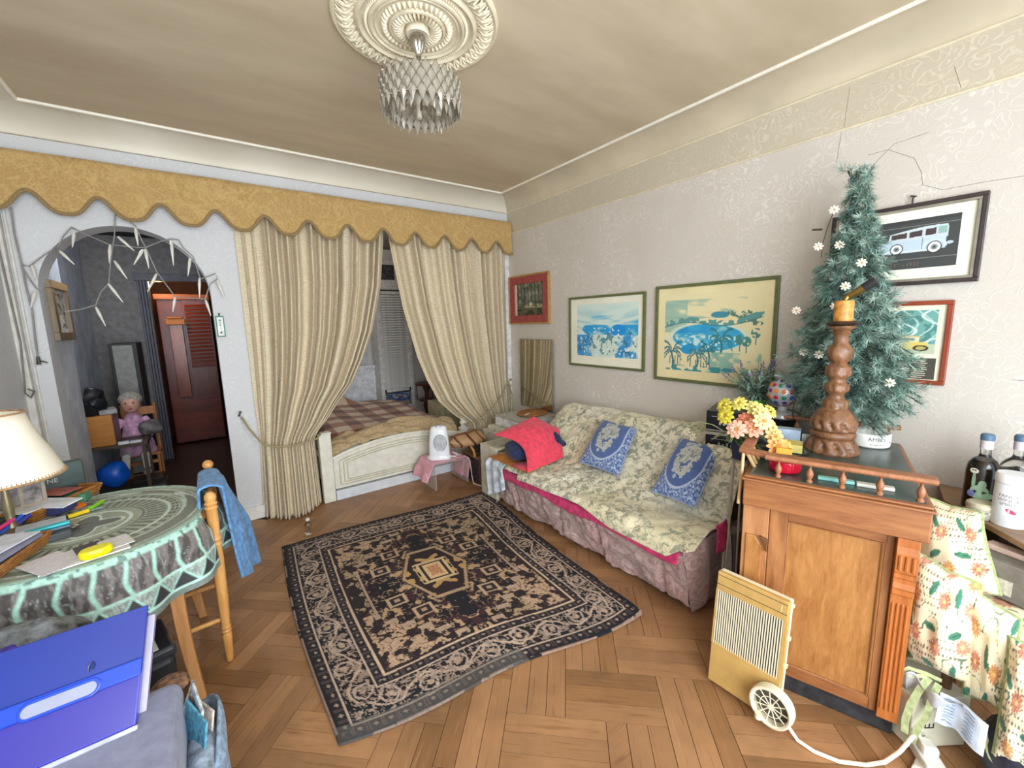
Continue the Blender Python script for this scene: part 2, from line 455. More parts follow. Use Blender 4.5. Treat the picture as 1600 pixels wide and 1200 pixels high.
# white jamb strip beside the right curtain
struct(MB().box(AO1-.01, YB-.025, 0, XR-.002, YB, 2.4).build('trim_8', plain('#e3e2df', .5), bev=.004))

# ------------------------------------------------------------------ pelmet
def velvet(c0, c1, scale=90):
    t = NT('mustard_velvet'); co = t.coord()
    f = t.noise(co, scale, 5, .7); g = t.noise(co, 6, 3, .5, 1.5)
    c = t.ramp(f, [(.3, c0), (.62, c1), (.8, '#dcc08a')])
    c = t.mix(t.math('MULTIPLY', t.ramp(g, [(.46, '#000000'), (.52, '#ffffff'), (.58, '#000000')]), .25), c, '#e3c78c')
    t.bump(f, .5, .004); return t.out(c, .9, 0, Sheen_Weight=.3)
pel = thing('pelmet', 'mustard velvet pelmet with a scalloped corded hem above curtains and arch', 'pelmet', (0, 0, 0))
PY, PTOP, PER = 3.775, 2.612, .305
def hem(x):
    c = .5+.5*cos(2*pi*(x+.753)/PER); return 2.272+.118*c**1.7
b = MB(); N = 260
xs = [XL+.004+(XR-XL-.012)*i/N for i in range(N+1)]
def pel_pt(i, j):
    x = xs[i]; h = hem(x); z = PTOP+(h-PTOP)*j/8
    return (x, PY-.004*sin(x*9)-.003*sin(x*21+1)*j/8, z)
vs = [pel_pt(i, j) for j in range(9) for i in range(N+1)]
fs = [(j*(N+1)+i, j*(N+1)+i+1, (j+1)*(N+1)+i+1, (j+1)*(N+1)+i) for j in range(8) for i in range(N)]
b.add(vs, fs)
b.build('valance', velvet('#a5854f', '#c6a469'), pel, solid=.012, off=1)
MB().tube([(x, PY-.006, hem(x)) for x in xs], .011, 8).build('cord_trim', fabric('#9c8358', bump=.8, scale=200), pel)
MB().box(XL+.004, PY+.01, PTOP-.03, XR-.006, YB-.002, PTOP-.012).build('pelmet_board', plain('#5b3f22', .7), pel, smooth=False)

# ------------------------------------------------------------------ curtains
def curtain_mat():
    t = NT('raw_silk_curtain'); co = t.coord('Object', (1, 1, 6))
    f = t.noise(co, 26, 4, .7); g = t.noise(t.coord(), 3, 3)
    c = t.ramp(f, [(.3, '#c0b092'), (.5, '#dccfb3'), (.75, '#ebe2cc')])
    c = t.mix(t.math('MULTIPLY', g, .3), c, '#bfb094'); t.bump(f, .08, .001)
    return t.out(c, .85, 0, Sheen_Weight=.15)
M_cur = curtain_mat()
def curtain(name, label, L, R, YC, nf, seed, zt=2.50, zb=.008, amp=.062):
    """L(z), R(z) edges; YC(u,z) depth of the mid surface"""
    root = thing(name, label, 'curtain', (0, 0, 0))
    r = random.Random(seed); ph = [r.uniform(0, 6.28) for _ in range(6)]
    jt_ = [r.uniform(-.5, .5) for _ in range(nf+2)]
    def fn(u, v):
        z = lerp(zt, zb, v); l, rr = L(z), R(z); w = rr-l
        q = u+.014*sin(3*2*pi*u+ph[0])+.012*sin(7*2*pi*u+ph[1])
        a = min(amp, .85*w/nf+.008)
        th = 2*pi*nf*q+.4*sin(1.6*z+ph[2])
        k_ = int(max(0, min(nf, th/(2*pi)+.25))); am = .78+.44*jt_[k_]*1.0
        s = sin(th); s = math.copysign(abs(s)**.8, s)+.14*sin(th*1.5+ph[4]+.8*z)
        y = YC(u, z)+a*s*am
        x = l+w*u+.16*a*sin(th)*am*(1 if .01 < u < .99 else 0)
        if l < 1 and x < .42: y = min(y, YB-.014+max(0, x-.375)*2)
        if v > .985: z += .006*sin(th*.5)+.004
        return (x, y, z)
    MB().grid(fn, nf*26, 110).build('drape', M_cur, root, angle=80, solid=.003)
    return root
zL = [(.0, .235), (.5, .262), (.66, .268), (.95, .262), (2.6, .262)]
zR = [(.0, .685), (.30, .68), (.58, .675), (.66, .72), (.74, .80), (.9, .92), (1.04, 1.04), (1.25, 1.15), (1.5, 1.255), (1.9, 1.36), (2.31, 1.415), (2.6, 1.43)]
cL = curtain('curtain', 'beige silk curtain left of the bed, tied back with its hem on the parquet', lambda z: pw(z, zL), lambda z: pw(z, zR),
        lambda u, z: 3.872-(.15*sin(pi*min(1, u*1.02))*max(0, 1-abs(z-.62)/1.6)) - .10*max(0, (.62-z)/.62)*sin(pi*u)-.02*max(0, (.7-z)/.7), 15, 3)
zL2 = [(0, 2.21), (.40, 2.185), (.47, 2.175), (.52, 2.12), (.6, 2.02), (.76, 1.865), (1.0, 1.755), (1.22, 1.675), (1.7, 1.555), (2.29, 1.46), (2.6, 1.44)]
zR2 = [(0, 2.74), (.45, 2.745), (2.6, 2.752)]
cR = curtain('curtain', 'beige silk curtain right of the bed, swept to a cord in the corner', lambda z: pw(z, zL2), lambda z: pw(z, zR2),
        lambda u, z: 3.862-.08*sin(pi*u)*max(0, 1-abs(z-.5)/1.4)-(.045*max(0, 1-u*2.2))*max(0, 1-abs(z-.5)/.5), 15, 11, amp=.052)
M_cord = fabric('#a99a72', bump=.8, scale=250)
MB().tube([(.165, YB-.03, .862), (.20, 3.75, .78), (.27, 3.70, .66), (.34, 3.665, .625), (.45, 3.64, .612), (.56, 3.645, .616), (.66, 3.70, .622), (.705, 3.78, .63)], .0075, 7).build('tie_back', M_cord, cL)
MB().tube([(2.72, YB-.04, .866), (2.60, 3.74, .76), (2.42, 3.71, .62), (2.25, 3.70, .53), (2.15, 3.70, .50), (2.11, 3.74, .49), (2.12, 3.80, .49)], .006, 7).build('tie_back', M_cord, cR)
b = MB(); b.tube([(2.735, YB-.03, .87), (2.73, 3.78, .80), (2.735, 3.79, .6), (2.72, 3.79, .46)], .008, 7); b.tube([(2.75, YB-.03, .88), (2.757, 3.77, .7), (2.75, 3.77, .5)], .007, 7)
for z in (.9, .83, .77, .69): b.ball((2.74, 3.785, z), .013, 8, 6)
b.build('tassel', M_cord, cR)
hk = MB().tube([(.15, YB, .875), (.15, YB-.035, .875), (.155, YB-.045, .89), (.16, YB-.04, .905)], .006, 8).ball((.16, YB-.04, .905), .009, 8, 6)
tag(hk.build('tie_hook', plain('#6b6660', .5, .6)), 'small dark metal hook holding the left curtain cord', 'hook')
hk = MB().tube([(2.778, YB-.02, .885), (2.775, YB-.055, .885), (2.77, YB-.06, .90)], .005, 8).ball((2.77, YB-.06, .90), .008, 8, 6)
tag(hk.build('tie_hook', plain('#57534e', .5, .6)), 'small dark metal hook in the corner by the mirror', 'hook')
# ================================================================== rug
def rug_paint(u, v):
    LX, LY = 1.62, 1.84
    x = u*LX; y = v*LY
    wob = .006*(fbm(x*7, y*7, 5)-.5)
    d = np.minimum(np.minimum(x, LX-x), np.minimum(y, LY-y))+wob
    s = np.where(np.minimum(x, LX-x) < np.minimum(y, LY-y), y, x)      # along the border
    dark = hx('#1a1417'); c = np.ones((len(u), 3))*dark
    c = lay(c, fbm(x*5, y*5, 3) > .52, '#141821')
    curl = np.abs(fbm(x*26, y*26, 11, 2)-.5)
    curl2 = np.abs(fbm(x*38+9, y*38, 12, 2)-.5)
    # main border: vine, rosettes and leaves
    mb = (d > .078) & (d < .215); t = (d-.078)/.137
    vine = np.abs(t-.5-.3*np.sin(2*pi*s/.34)+.22*(fbm(x*20, y*20, 77)-.5))
    c = lay(c, mb & (vine < .055), '#b39b87')
    ph = (s/.17) % 1-.5; rr = np.sqrt((ph*.17)**2+((t-.5+.12*np.sign(np.sin(2*pi*s/.34)))*.137)**2)+.022*(fbm(x*38, y*38, 78)-.5)
    c = lay(c, mb & (np.abs(rr-.040) < .006), '#a8948a'); c = lay(c, mb & (rr < .017), '#a88f78')
    c = lay(c, mb & (curl < .032), '#9d897c'); c = lay(c, mb & (curl2 < .030) & (fbm(x*6, y*6, 4) > .38), '#a8937f'); c = lay(c, mb & (fbm(x*40, y*40, 19, 2) > .70), '#8d7a6c')
    # guard stripes with small motifs
    for lo, hi, per in ((.022, .066, .062), (.226, .266, .058)):
        g = (d > lo) & (d < hi); pp = (s/per) % 1-.5; q = (d-(lo+hi)/2)/per
        c = lay(c, g, '#1e1b22'); c = lay(c, g & (np.abs(pp)+np.abs(q)*1.3 < .2), '#96836f')
        c = lay(c, g & (np.abs(np.abs(pp)-.42) < .035), '#5a4b46')
    for a in (.069, .218): c = lay(c, np.abs(d-a) < .0045, '#b39d8c')
    c = lay(c, (d > .266) & (d < .278), '#c2a88f')
    # field
    f = d > .278; X = np.abs(x-LX/2); Y = np.abs(y-LY/2)
    ground = lay(np.ones((len(u), 3))*hx('#b3957a'), fbm(x*2.2, y*2.2, 31) > .5, '#a08a6c')
    m1 = fbm(X*27+3, Y*27+1, 21, 2); m2 = np.abs(fbm(X*36, Y*36+7, 22, 2)-.5)
    ground = lay(ground, m1 > .51, '#241a1d'); ground = lay(ground, m2 < .04, '#3a2a28')
    saw = (d < .292+.008*np.abs(((s/.03) % 1)-.5)*2); ground = lay(ground, saw, '#2a1f22')
    # corner pieces and stepped medallion
    st = np.floor(X/.07)*.07; ext = .66-st*.98
    k = Y-ext
    med = (k < 0) & (X < .44)
    edge = (np.abs(k) < .017) & (X < .45) | (np.abs(X-.43) < .008) & (Y < .26)
    inn = np.where(m1 > .60, 0, 1)
    mc = lay(np.ones((len(u), 3))*hx('#1d161b'), (m2 < .035), '#9a806a')
    mc = lay(mc, (fbm(X*24+4, Y*24, 41, 2) > .66), '#b2926f'); mc = lay(mc, (fbm(X*23, Y*23, 47, 2) > .66), '#3c2226')
    ground = lay(ground, med, mc); ground = lay(ground, edge, '#a8907c')
    arm = (X < .055) & (Y > .22) & (Y < .5) | (Y < .05) & (X > .24) & (X < .40)
    ground = lay(ground, arm & f & (fbm(X*22, Y*22, 91, 2) > .40), '#17161d')
    for cx, cy in ((.20, .33), (.30, .17)):
        q = np.maximum(np.abs(X-cx)/.055, np.abs(Y-cy)/.045); ground = lay(ground, q < 1, '#b5987a'); ground = lay(ground, q < .72, '#2a1f24'); ground = lay(ground, q < .3, '#a98d72')
    hexa = np.maximum(Y/.27, X/.20+Y/.5); ground = lay(ground, hexa < 1, '#2b1d20'); ground = lay(ground, (np.abs(hexa-1) < .05), '#ab9070')
    ground = lay(ground, (hexa < 1) & (fbm(X*30+5, Y*30, 51, 2) > .60), '#b8925f')
    scal = .012*np.sin(2*pi*np.maximum(X, Y)/.03)
    ctr = np.maximum(X-.10, (Y-.125))+scal; ground = lay(ground, ctr < 0, '#cdb285'); ground = lay(ground, np.maximum(X-.075, Y-.10) < 0, '#2f2226')
    ground = lay(ground, np.maximum(X-.06, Y-.085) < 0, '#d2b483'); ground = lay(ground, (np.maximum(X-.042, Y-.06) < 0) & (m2 > .05), '#b77f5c')
    c[f] = ground[f]
    c = lay(c, (d < .010) & (fbm(x*9, y*9, 8) > .42), '#8a7264')
    wear = fbm(x*1.7+4, y*1.7, 61); c = c*(.84+.34*wear)[:, None]
    wn = ((v > .93)*np.clip((u-0)/.5, 0, 1)*0+(v > .955)*(u < .55))*1.0; c = lay(c, wn*.55, '#6f6a62')
    sp = vn(x*210, y*210, 71)
    return c*(.88+.22*sp)[:, None]
RC = [Vector((.279, 3.215)), Vector((1.934, 3.128)), Vector((1.698, 1.219)), Vector((.238, 1.476))]
def rug_pos(u, v):
    a = RC[0].lerp(RC[1], u); b = RC[3].lerp(RC[2], u); p = a.lerp(b, v)
    p.x += -.035*sin(pi*v)*(1-u)+.012*sin(9*v)*u; p.y += .02*sin(pi*u*2)*(1-v)-.02*sin(pi*u*3)*v
    e = min(u, 1-u, v, 1-v)
    z = .009+.004*vnf(u*7, v*7, 3)
    if u > .9 and v > .86: z += .02*((u-.9)/.1)*((v-.86)/.14)          # lifted corner
    if e < .002: z = .0035
    return (p.x, p.y, z)
rug = painted('rug', rug_paint, rug_pos, 360, 410, vcol(1.0, .3, 260, 0, 'rug'))
tag(rug, 'worn dark Persian rug with beige medallion lying on the parquet', 'rug')

# ================================================================== bed in the alcove
M_bed = plain('#dedccf', .38, var=.05)
bed = thing('bed', 'cream painted bed with an arched footboard standing in the curtained alcove', 'bed', (0, 0, 0))
fx0, fx1, fy = .80, 2.10, 3.835
ft = lambda x: .375+.105*sin(pi*min(1, max(0, (x-fx0)/(fx1-fx0))))**.8
b = MB(); n = 40
b.prism([(fx0, .10), (fx1, .10)]+[(fx1+(fx0-fx1)*i/n, ft(fx1+(fx0-fx1)*i/n)) for i in range(n+1)], fy-.012, fy+.02)
b.build('footboard', M_bed, bed, bev=.003)
b = MB(); b.tube([(fx0+(fx1-fx0)*i/n, fy, ft(fx0+(fx1-fx0)*i/n)+.006) for i in range(n+1)], .016, 8); b.build('top_rail', M_bed, bed)
M_bedline = plain('#c4bfa6', .45, var=.05)
b = MB()
for ins in (.05, .085, .115):
    x0, x1 = fx0+ins, fx1-ins
    top = [(x0+(x1-x0)*i/30, ft(x0+(x1-x0)*i/30)-ins*.75) for i in range(31)]
    lp = [(x0, .10+ins*.62), *[(x, z) for x, z in top], (x1, .10+ins*.62), (x0, .10+ins*.62)]
    b.tube([(x, fy-.014, z) for x, z in lp], .0055, 6)
b.build('moulding', M_bedline, bed)
for x, h in ((.76, .62), (2.135, .43)):
    MB().box(x-(.04 if x > 1 else .064), fy-.035, .0, x+.035, fy+.035, h).box(x-.045, fy-.04, h, x+.04, fy+.04, h+.015).build('post', M_bed, bed, smooth=False, bev=.006)
MB().at((2.135, fy, .445)).lathe([(.03, 0), (.036, .012), (.022, .02), (.034, .034), (.04, .05), (.034, .068), (.022, .074), (.03, .082), (.032, .092), (.018, .104), (.001, .106)], 20).build('finial', M_bed, bed)
MB().box(.8005, fy-.030, .0, 2.0945, fy+.02, .088).build('plinth', plain('#d3d8de', .4, var=.05), bed, smooth=False, bev=.003)
for x in (.74, 2.09): MB().box(x, fy+.04, .12, x+.04, 5.85, .34).build('side_rail', M_bed, bed, smooth=False)
MB().box(.80, fy+.05, .16, 2.08, 5.8, .45).build('mattress', plain('#d8d6d2', .9), bed, bev=.04, seg=3)
b = MB(); b.box(.74, 5.86, .1, 2.14, 5.90, .98); b.box(.74, 5.84, .95, 2.14, 5.91, 1.0); b.build('headboard', plain('#d5d8de', .5), bed, smooth=False, bev=.006)
def plaid_paint(u, v):
    x = u*4.5; y = v*5.5
    a = ((x % 1) < .5)*1.; b2 = ((y % 1) < .5)*1.
    c = np.ones((len(u), 3))*hx('#dcc6b0'); c = lay(c, (a+b2 == 1), '#a9785c'); c = lay(c, (a*b2), '#6e3c28')
    c = lay(c, (np.abs((x % .5)-.25) > .235)*.35, '#c9b5a2')
    return c*(.9+.2*vn(u*230, v*230, 4))[:, None]
def plaid_pos(u, v):
    x = lerp(.79, 2.10, u); y = lerp(4.02, 5.72, v)
    z = .515+.022*sin(3.1*u+4*v)*sin(2*v*pi)+.018*vnf(u*6, v*7, 9)
    z += .12*exp(-((u-.40)/.13)**2-((v-.93)/.08)**2)+.10*exp(-((u-.16)/.14)**2-((v-.92)/.09)**2)+.05*exp(-((u-.22)/.2)**2-((v-.6)/.25)**2)
    if v < .08: k = (.08-v)/.08; z = lerp(z, .40, k**1.6); y += .03*(1-k)-.02
    if u > .93: z -= ((u-.93)/.07)**1.5*.16
    if u < .05: z -= ((.05-u)/.05)*.10
    return (x, y, z)
bl = painted('plaid_blanket', plaid_paint, plaid_pos, 130, 150, vcol(.95, .4, 200, .2), solid=.006)
tag(bl, 'brown and beige checked blanket spread over the alcove bed', 'blanket')
def sheet_pos(u, v):
    x = lerp(.81, 2.09, u); y = lerp(3.862, 4.12, v)
    base = ft(x)+.0+.012
    z = base+.09*sin(pi*v)**.7*(.55+.5*vnf(u*4, 1.3, 5))+.07*(vnf(u*9+v*2, v*5+u*3, 8)-.5)+.03*(vnf(u*22+v*4, v*7, 18)-.5)+.04*v
    return (x, y, max(z, .385))
sh = MB().grid(sheet_pos, 90, 30).build('bed_sheet', fabric('#b79f78', .16), None, angle=80, solid=.008)
tag(sh, 'crumpled ochre bed sheet bunched behind the arched footboard', 'sheet')
# things at the back of the alcove
cl = thing('louvred_closet', 'tall white louvred closet at the back of the bed alcove', 'closet', (0, 0, 0))
M_cl = plain('#c9c9c6', .5)
MB().box(1.88, 5.62, 0, 1.93, 5.9, 2.02).box(2.31, 5.62, 0, 2.36, 5.9, 2.02).box(1.88, 5.62, 2.02, 2.36, 5.9, 2.06).box(1.93, 5.88, 0, 2.31, 5.9, 2.02).box(1.93, 5.62, .38, 2.31, 5.9, .42).build('frame', M_cl, cl, smooth=False, bev=.003)
dr = MB().box(1.93, 5.63, .62, 1.955, 5.65, 2.0).box(2.285, 5.63, .62, 2.31, 5.65, 2.0).box(1.93, 5.63, .62, 2.31, 5.65, .66).box(1.93, 5.63, 1.96, 2.31, 5.65, 2.0).build('door', M_cl, cl, smooth=False)
me = MB().add(*(lambda: ([(-.165, -.008, -.016), (.165, -.008, -.016), (.165, .010, .016), (-.165, .010, .016), (-.165, -.004, -.016), (.165, -.004, -.016), (.165, .014, .016), (-.165, .014, .016)], [(0, 1, 2, 3), (7, 6, 5, 4), (0, 4, 5, 1), (3, 2, 6, 7), (0, 3, 7, 4), (1, 5, 6, 2)]))())
sl = me.build('slat', M_cl, dr, smooth=False); sl.location = (2.12, 5.638, .68)
for k in range(1, 38):
    c = sl.copy(); COL.objects.link(c); c.parent = dr; c.location = (2.12, 5.638, .68+k*.034)
def sea_paint(u, v):
    c = np.ones((len(u), 3))*hx('#4d6c9e'); c = lay(c, fbm(u*4, v*7, 3) > .52, '#2f4a80'); c = lay(c, v > .75, '#8d8f6a'); c = lay(c, (fbm(u*9, v*9, 5) > .62), '#a9a36c'); return c
pc = thing('canvas_print', 'small blue canvas print standing in the niche below the louvres', 'picture', (0, 0, 0))
MB().box(1.94, 5.66, .422, 2.30, 5.68, .60).build('panel', plain('#39435a', .7), pc, smooth=False)
painted('print', sea_paint, lambda u, v: (lerp(1.95, 2.29, u), 5.657, lerp(.43, .592, 1-v)), 60, 40, vcol(.7), pc, smooth=False)
ph = thing('photo_poster', 'pale poster with a dark portrait photo on top of the louvred closet', 'poster', (0, 0, 0))
MB().box(1.90, 5.72, 2.06, 2.32, 5.735, 2.42).build('sheet', plain('#c7c5c2', .6), ph, smooth=False)
MB().box(2.0, 5.714, 2.16, 2.2, 5.72, 2.36).build('photo', plain('#3d3a3a', .5, var=.6, scale=30), ph, smooth=False)
st = thing('turned_stand', 'dark red turned wooden stand right of the bed in the alcove', 'stand', (2.40, 5.30, 0))
M_mah = wood('#3a1713', '#5b2620', 2)
MB().at((0, 0, .72)).lathe([(.0, 0), (.15, 0), (.155, .015), (.15, .03), (0, .03)], 20, False).build('tray', M_mah, st)
MB().lathe([(.13, .0), (.12, .04), (.05, .07), (.03, .16), (.05, .24), (.03, .34), (.055, .44), (.03, .52), (.03, .62), (.06, .70), (.06, .72)], 18).build('stem', M_mah, st)
MB().at((0, 0, .50)).lathe([(.0, 0), (.11, 0), (.115, .012), (.11, .024), (0, .024)], 18, False).build('shelf', M_mah, st)
for k in range(3):
    a = 2*pi*k/3+.5; MB().tube([(.13*cos(a), .13*sin(a), .512), (.14*cos(a), .14*sin(a), .72)], .009, 8).build('rod', M_mah, st)
cc = thing('bedside_cabinet', 'cream two-door bedside cabinet behind the right curtain', 'cabinet', (0, 0, 0))
M_cc = plain('#c2bb98', .5)
MB().box(2.22, 4.50, 0, 2.72, 4.9, .58).build('body', M_cc, cc, smooth=False, bev=.006)
for x in (2.235, 2.475):
    d = MB().box(x, 4.485, .04, x+.228, 4.5, .55).build('door', M_cc, cc, smooth=False, bev=.004)
    MB().at((2.47+(-.04 if x < 2.4 else .04), 4.48, .42)).ball((0, -.005, 0), .012, 8, 6).build('knob', plain('#57462c', .4, .6), d)
bk = MB().box(2.30, 4.62, .58, 2.44, 4.8, .72).build('blue_box', plain('#3f7fa8', .5), None, smooth=False, bev=.004)
tag(bk, 'blue box on top of the cream bedside cabinet', 'box')
for x, z0, z1, nm in ((1.58, .98, 1.42, 'leaning white board beside the closet, above the headboard'),):
    o = MB().box(1.35, 5.925, z0, 1.82, 5.945, z1).build('white_board', plain('#b9bcc2', .6), None, smooth=False)
    tag(o, nm, 'board')

# ================================================================== sofa
SY0, SY1 = 1.06, 2.76
sofa = thing('sofa_bed', 'low pink covered sofa bed against the right wall under the two seascapes', 'sofa', (0, 0, 0))
def puckered():
    t = NT('puckered_pink'); co = t.coord()
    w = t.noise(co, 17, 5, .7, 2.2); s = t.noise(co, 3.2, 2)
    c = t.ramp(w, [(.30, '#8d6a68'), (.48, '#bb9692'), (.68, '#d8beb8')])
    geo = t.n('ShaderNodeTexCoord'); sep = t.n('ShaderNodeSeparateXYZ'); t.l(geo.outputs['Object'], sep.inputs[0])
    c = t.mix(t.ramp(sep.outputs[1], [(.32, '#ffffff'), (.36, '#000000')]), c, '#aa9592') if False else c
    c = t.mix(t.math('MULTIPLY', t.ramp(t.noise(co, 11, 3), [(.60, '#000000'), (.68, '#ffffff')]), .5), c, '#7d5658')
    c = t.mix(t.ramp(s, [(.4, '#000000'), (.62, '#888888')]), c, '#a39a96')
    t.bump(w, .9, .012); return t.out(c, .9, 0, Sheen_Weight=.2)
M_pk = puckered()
cre = [2.51, 2.20, 2.02, 1.66, 1.22]
def base_prof(t):       # outline of the base from the floor at the front up and over the seat
    return (pw(t, [(0, 1.935), (.1, 1.90), (.3, 1.845), (.5, 1.815), (.62, 1.83), (.7, 1.90), (1, 2.30)]), pw(t, [(0, .015), (.1, .05), (.3, .19), (.5, .33), (.62, .375), (.7, .395), (1, .41)]))
def base_pos(u, v):
    y = lerp(SY1, SY0, u); x, z = base_prof(v)
    cr = sum(exp(-((y-c)/.02)**2) for c in cre)
    x += .022*cr*(1 if v < .6 else 0)-.02*(vnf(y*7, v*6, 4)-.5)*2-.012*(vnf(y*24, v*20, 6)-.5)*2
    z += .014*(vnf(y*9, v*5, 14)-.5) if v > .05 else .02*(vnf(y*8, 1, 15)-.2)
    return (x, y, z)
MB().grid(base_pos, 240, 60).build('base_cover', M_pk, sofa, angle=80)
def end_pos(u, v):      # right-hand end with its bulging corner
    a = -pi/2*.0+u*1.0
    x = lerp(1.80, 2.32, u); z = lerp(.01, .40, v)
    y = SY0-.05*sin(pi*min(1, u*2.2))*sin(pi*v)**.6*(1 if u < .45 else .8)-.015*(vnf(x*11, z*11, 7)-.5)
    x += .10*(1-v)*(1-u)
    return (x, y, z)
MB().grid(end_pos, 60, 40).build('end_cover', M_pk, sofa, angle=80)
ar = MB().ball((1.95, 1.10, .30), (.125, .075, .13), 24, 14)
ar.v = [(x+.012*(vnf(y*30, z*30, 2)-.5), y+.02*(vnf(x*22, z*22, 3)-.5), z) for x, y, z in ar.v]
ar.build('corner_bolster', M_pk, sofa)
MB().box(2.0, SY0+.03, .04, 2.30, SY1-.01, .36).build('frame', plain('#5b4a46', .8), sofa, smooth=False)
MB().box(2.305, 1.42, .04, 2.72, SY1-.01, .36).build('frame', plain('#5b4a46', .8), sofa, smooth=False)
MB().prism([(2.2, .36), (2.62, .74), (2.72, .74), (2.76, .36)], 1.42, SY1-.01, 'y').build('backrest', fabric('#b48d8e'), sofa, bev=.04, seg=3)
M_fu = fabric('#bf2d62', .22, 30)
def fu_pos(u, v):
    y = lerp(SY1-.01, SY0+.03, u); x = pw(v, [(0, 2.3), (.55, 1.86), (.7, 1.815), (1, 1.800)]); z = pw(v, [(0, .38), (.55, .378), (.7, .378), (1, .318)])
    z += (.018*(vnf(y*6, 2.2, 3)-.5)+.010*sin(y*9)) if v > .6 else 0
    x += -.008*vnf(y*14, v*3, 5); return (x, y, z)
MB().grid(fu_pos, 160, 20).build('under_sheet', M_fu, sofa, angle=80, solid=.004)
MB().grid(lambda u, v: (lerp(1.985, 2.09, u)+.012*sin(v*5), lerp(1.0, .985, v)-.016*sin(u*3), lerp(.50+.03*u, .36+.01*u, v)), 20, 16).build('under_sheet', M_fu, sofa, angle=80, solid=.004)
# floral throw laid over seat and back
def toile():
    t = NT('toile_print'); co = t.coord('Object', (1, 1, 1))
    a = t.noise(co, 19, 5, .68, 1.0); b2 = t.noise(co, 4.2, 3, .5, .6); g = t.noise(co, 95, 2)
    m = t.math('MULTIPLY', t.ramp(a, [(.50, '#000000'), (.56, '#ffffff')]), t.ramp(b2, [(.40, '#000000'), (.50, '#ffffff')]))
    st = t.ramp(t.math('ABSOLUTE', t.math('SUBTRACT', t.noise(co, 9, 2, .5, 1.5), .5)), [(.008, '#ffffff'), (.022, '#000000')])
    ground = t.ramp(t.noise(co, 1.6, 2), [(.35, '#d9d0ae'), (.65, '#e2ddcb')])
    c = t.mix(t.math('MULTIPLY', m, .78), ground, t.ramp(g, [(.35, '#5f6a5b'), (.65, '#8d927e')]))
    c = t.mix(t.math('MULTIPLY', st, .55), c, '#7d8068')
    t.bump(g, .15, .001); return t.out(c, .92, 0, Sheen_Weight=.2)
M_to = toile()
TP = [(0, 1.792, .335), (.05, 1.800, .385), (.09, 1.83, .412), (.22, 1.98, .432), (.36, 2.14, .45), (.42, 2.20, .485), (.55, 2.34, .60), (.70, 2.50, .735), (.76, 2.57, .785), (.80, 2.63, .805), (.86, 2.70, .795), (.92, 2.75, .74), (1, 2.765, .55)]
def throw_pos(u, v):
    y = lerp(2.74, 1.03, u)
    v0 = .10*max(0, vnf(u*5+.3, .5, 31)-.38)+(.10 if u > .93 else 0)*(u-.93)/.07+(.04 if u < .18 else 0)
    q = lerp(v0, 1, v)
    x = pw(q, [(p[0], p[1]) for p in TP]); z = pw(q, [(p[0], p[2]) for p in TP])
    k = min(1, max(0, (u-.80)/.055))                                    # the right end slumps over the arm
    if q > .42: z = lerp(z, .47+(z-.47)*.86, k); x = lerp(x, 2.2+(x-2.2)*.45, k)
    w = .014*(vnf(y*8+x*3, x*7, 21)-.5)+.010*(vnf(y*19, x*22, 22)-.5)+.008*sin(14*x+5*y)*(1 if .1 < q < .45 else .4)
    z += w*(1.6 if q > .06 else .2); x -= .4*w
    z += .02*u*(1 if q > .45 else 0)
    if u < .05: z -= .02*(1-u/.05)
    return (x, y, z)
th = MB().grid(throw_pos, 170, 130).build('sofa_throw', M_to, None, angle=80, solid=.005, off=1)
tag(th, 'cream toile throw with grey leaf print covering sofa seat and back', 'throw')
# cushions
def cush_paint(u, v):
    bd = np.ones((len(u), 3))*hx('#4c639a')
    arch = np.sqrt(((u-.5)/.40)**2+(np.maximum(0, .60-v)/.47)**2)             # arch-shaped field, open to the top
    cell = (np.sin(u*60)*np.sin(v*60+np.floor(u*10)*1.3) > .15)
    c = lay(bd, (arch > 1.06) & cell, '#7d95bf'); c = lay(c, (arch > 1.06) & (vn(u*70, v*70, 3) > .72), '#b9c5d6')
    c = lay(c, np.abs(arch-1.03) < .035, '#aebbd2')
    rr = np.sqrt(((u-.50)/.27)**2+((v-.62)/.33)**2)+.55*(fbm(u*9, v*9, 6)-.5)
    fl = (rr < .95) & (fbm(u*16, v*16, 7) > .34); c = lay(c, fl & (arch < .98), '#b9bbb6'); c = lay(c, fl & (fbm(u*26, v*26, 8) > .58), '#8b938f')
    for cx, cy, r in ((.34, .36, .04), (.42, .27, .035), (.56, .30, .035), (.30, .47, .03), (.66, .42, .03)):
        c = lay(c, np.hypot(u-cx, v-cy) < r*(.8+.5*vn(u*40, v*40, 9)), '#a9b4c2')
    return c*(.88+.24*vn(u*140, v*140, 2))[:, None]
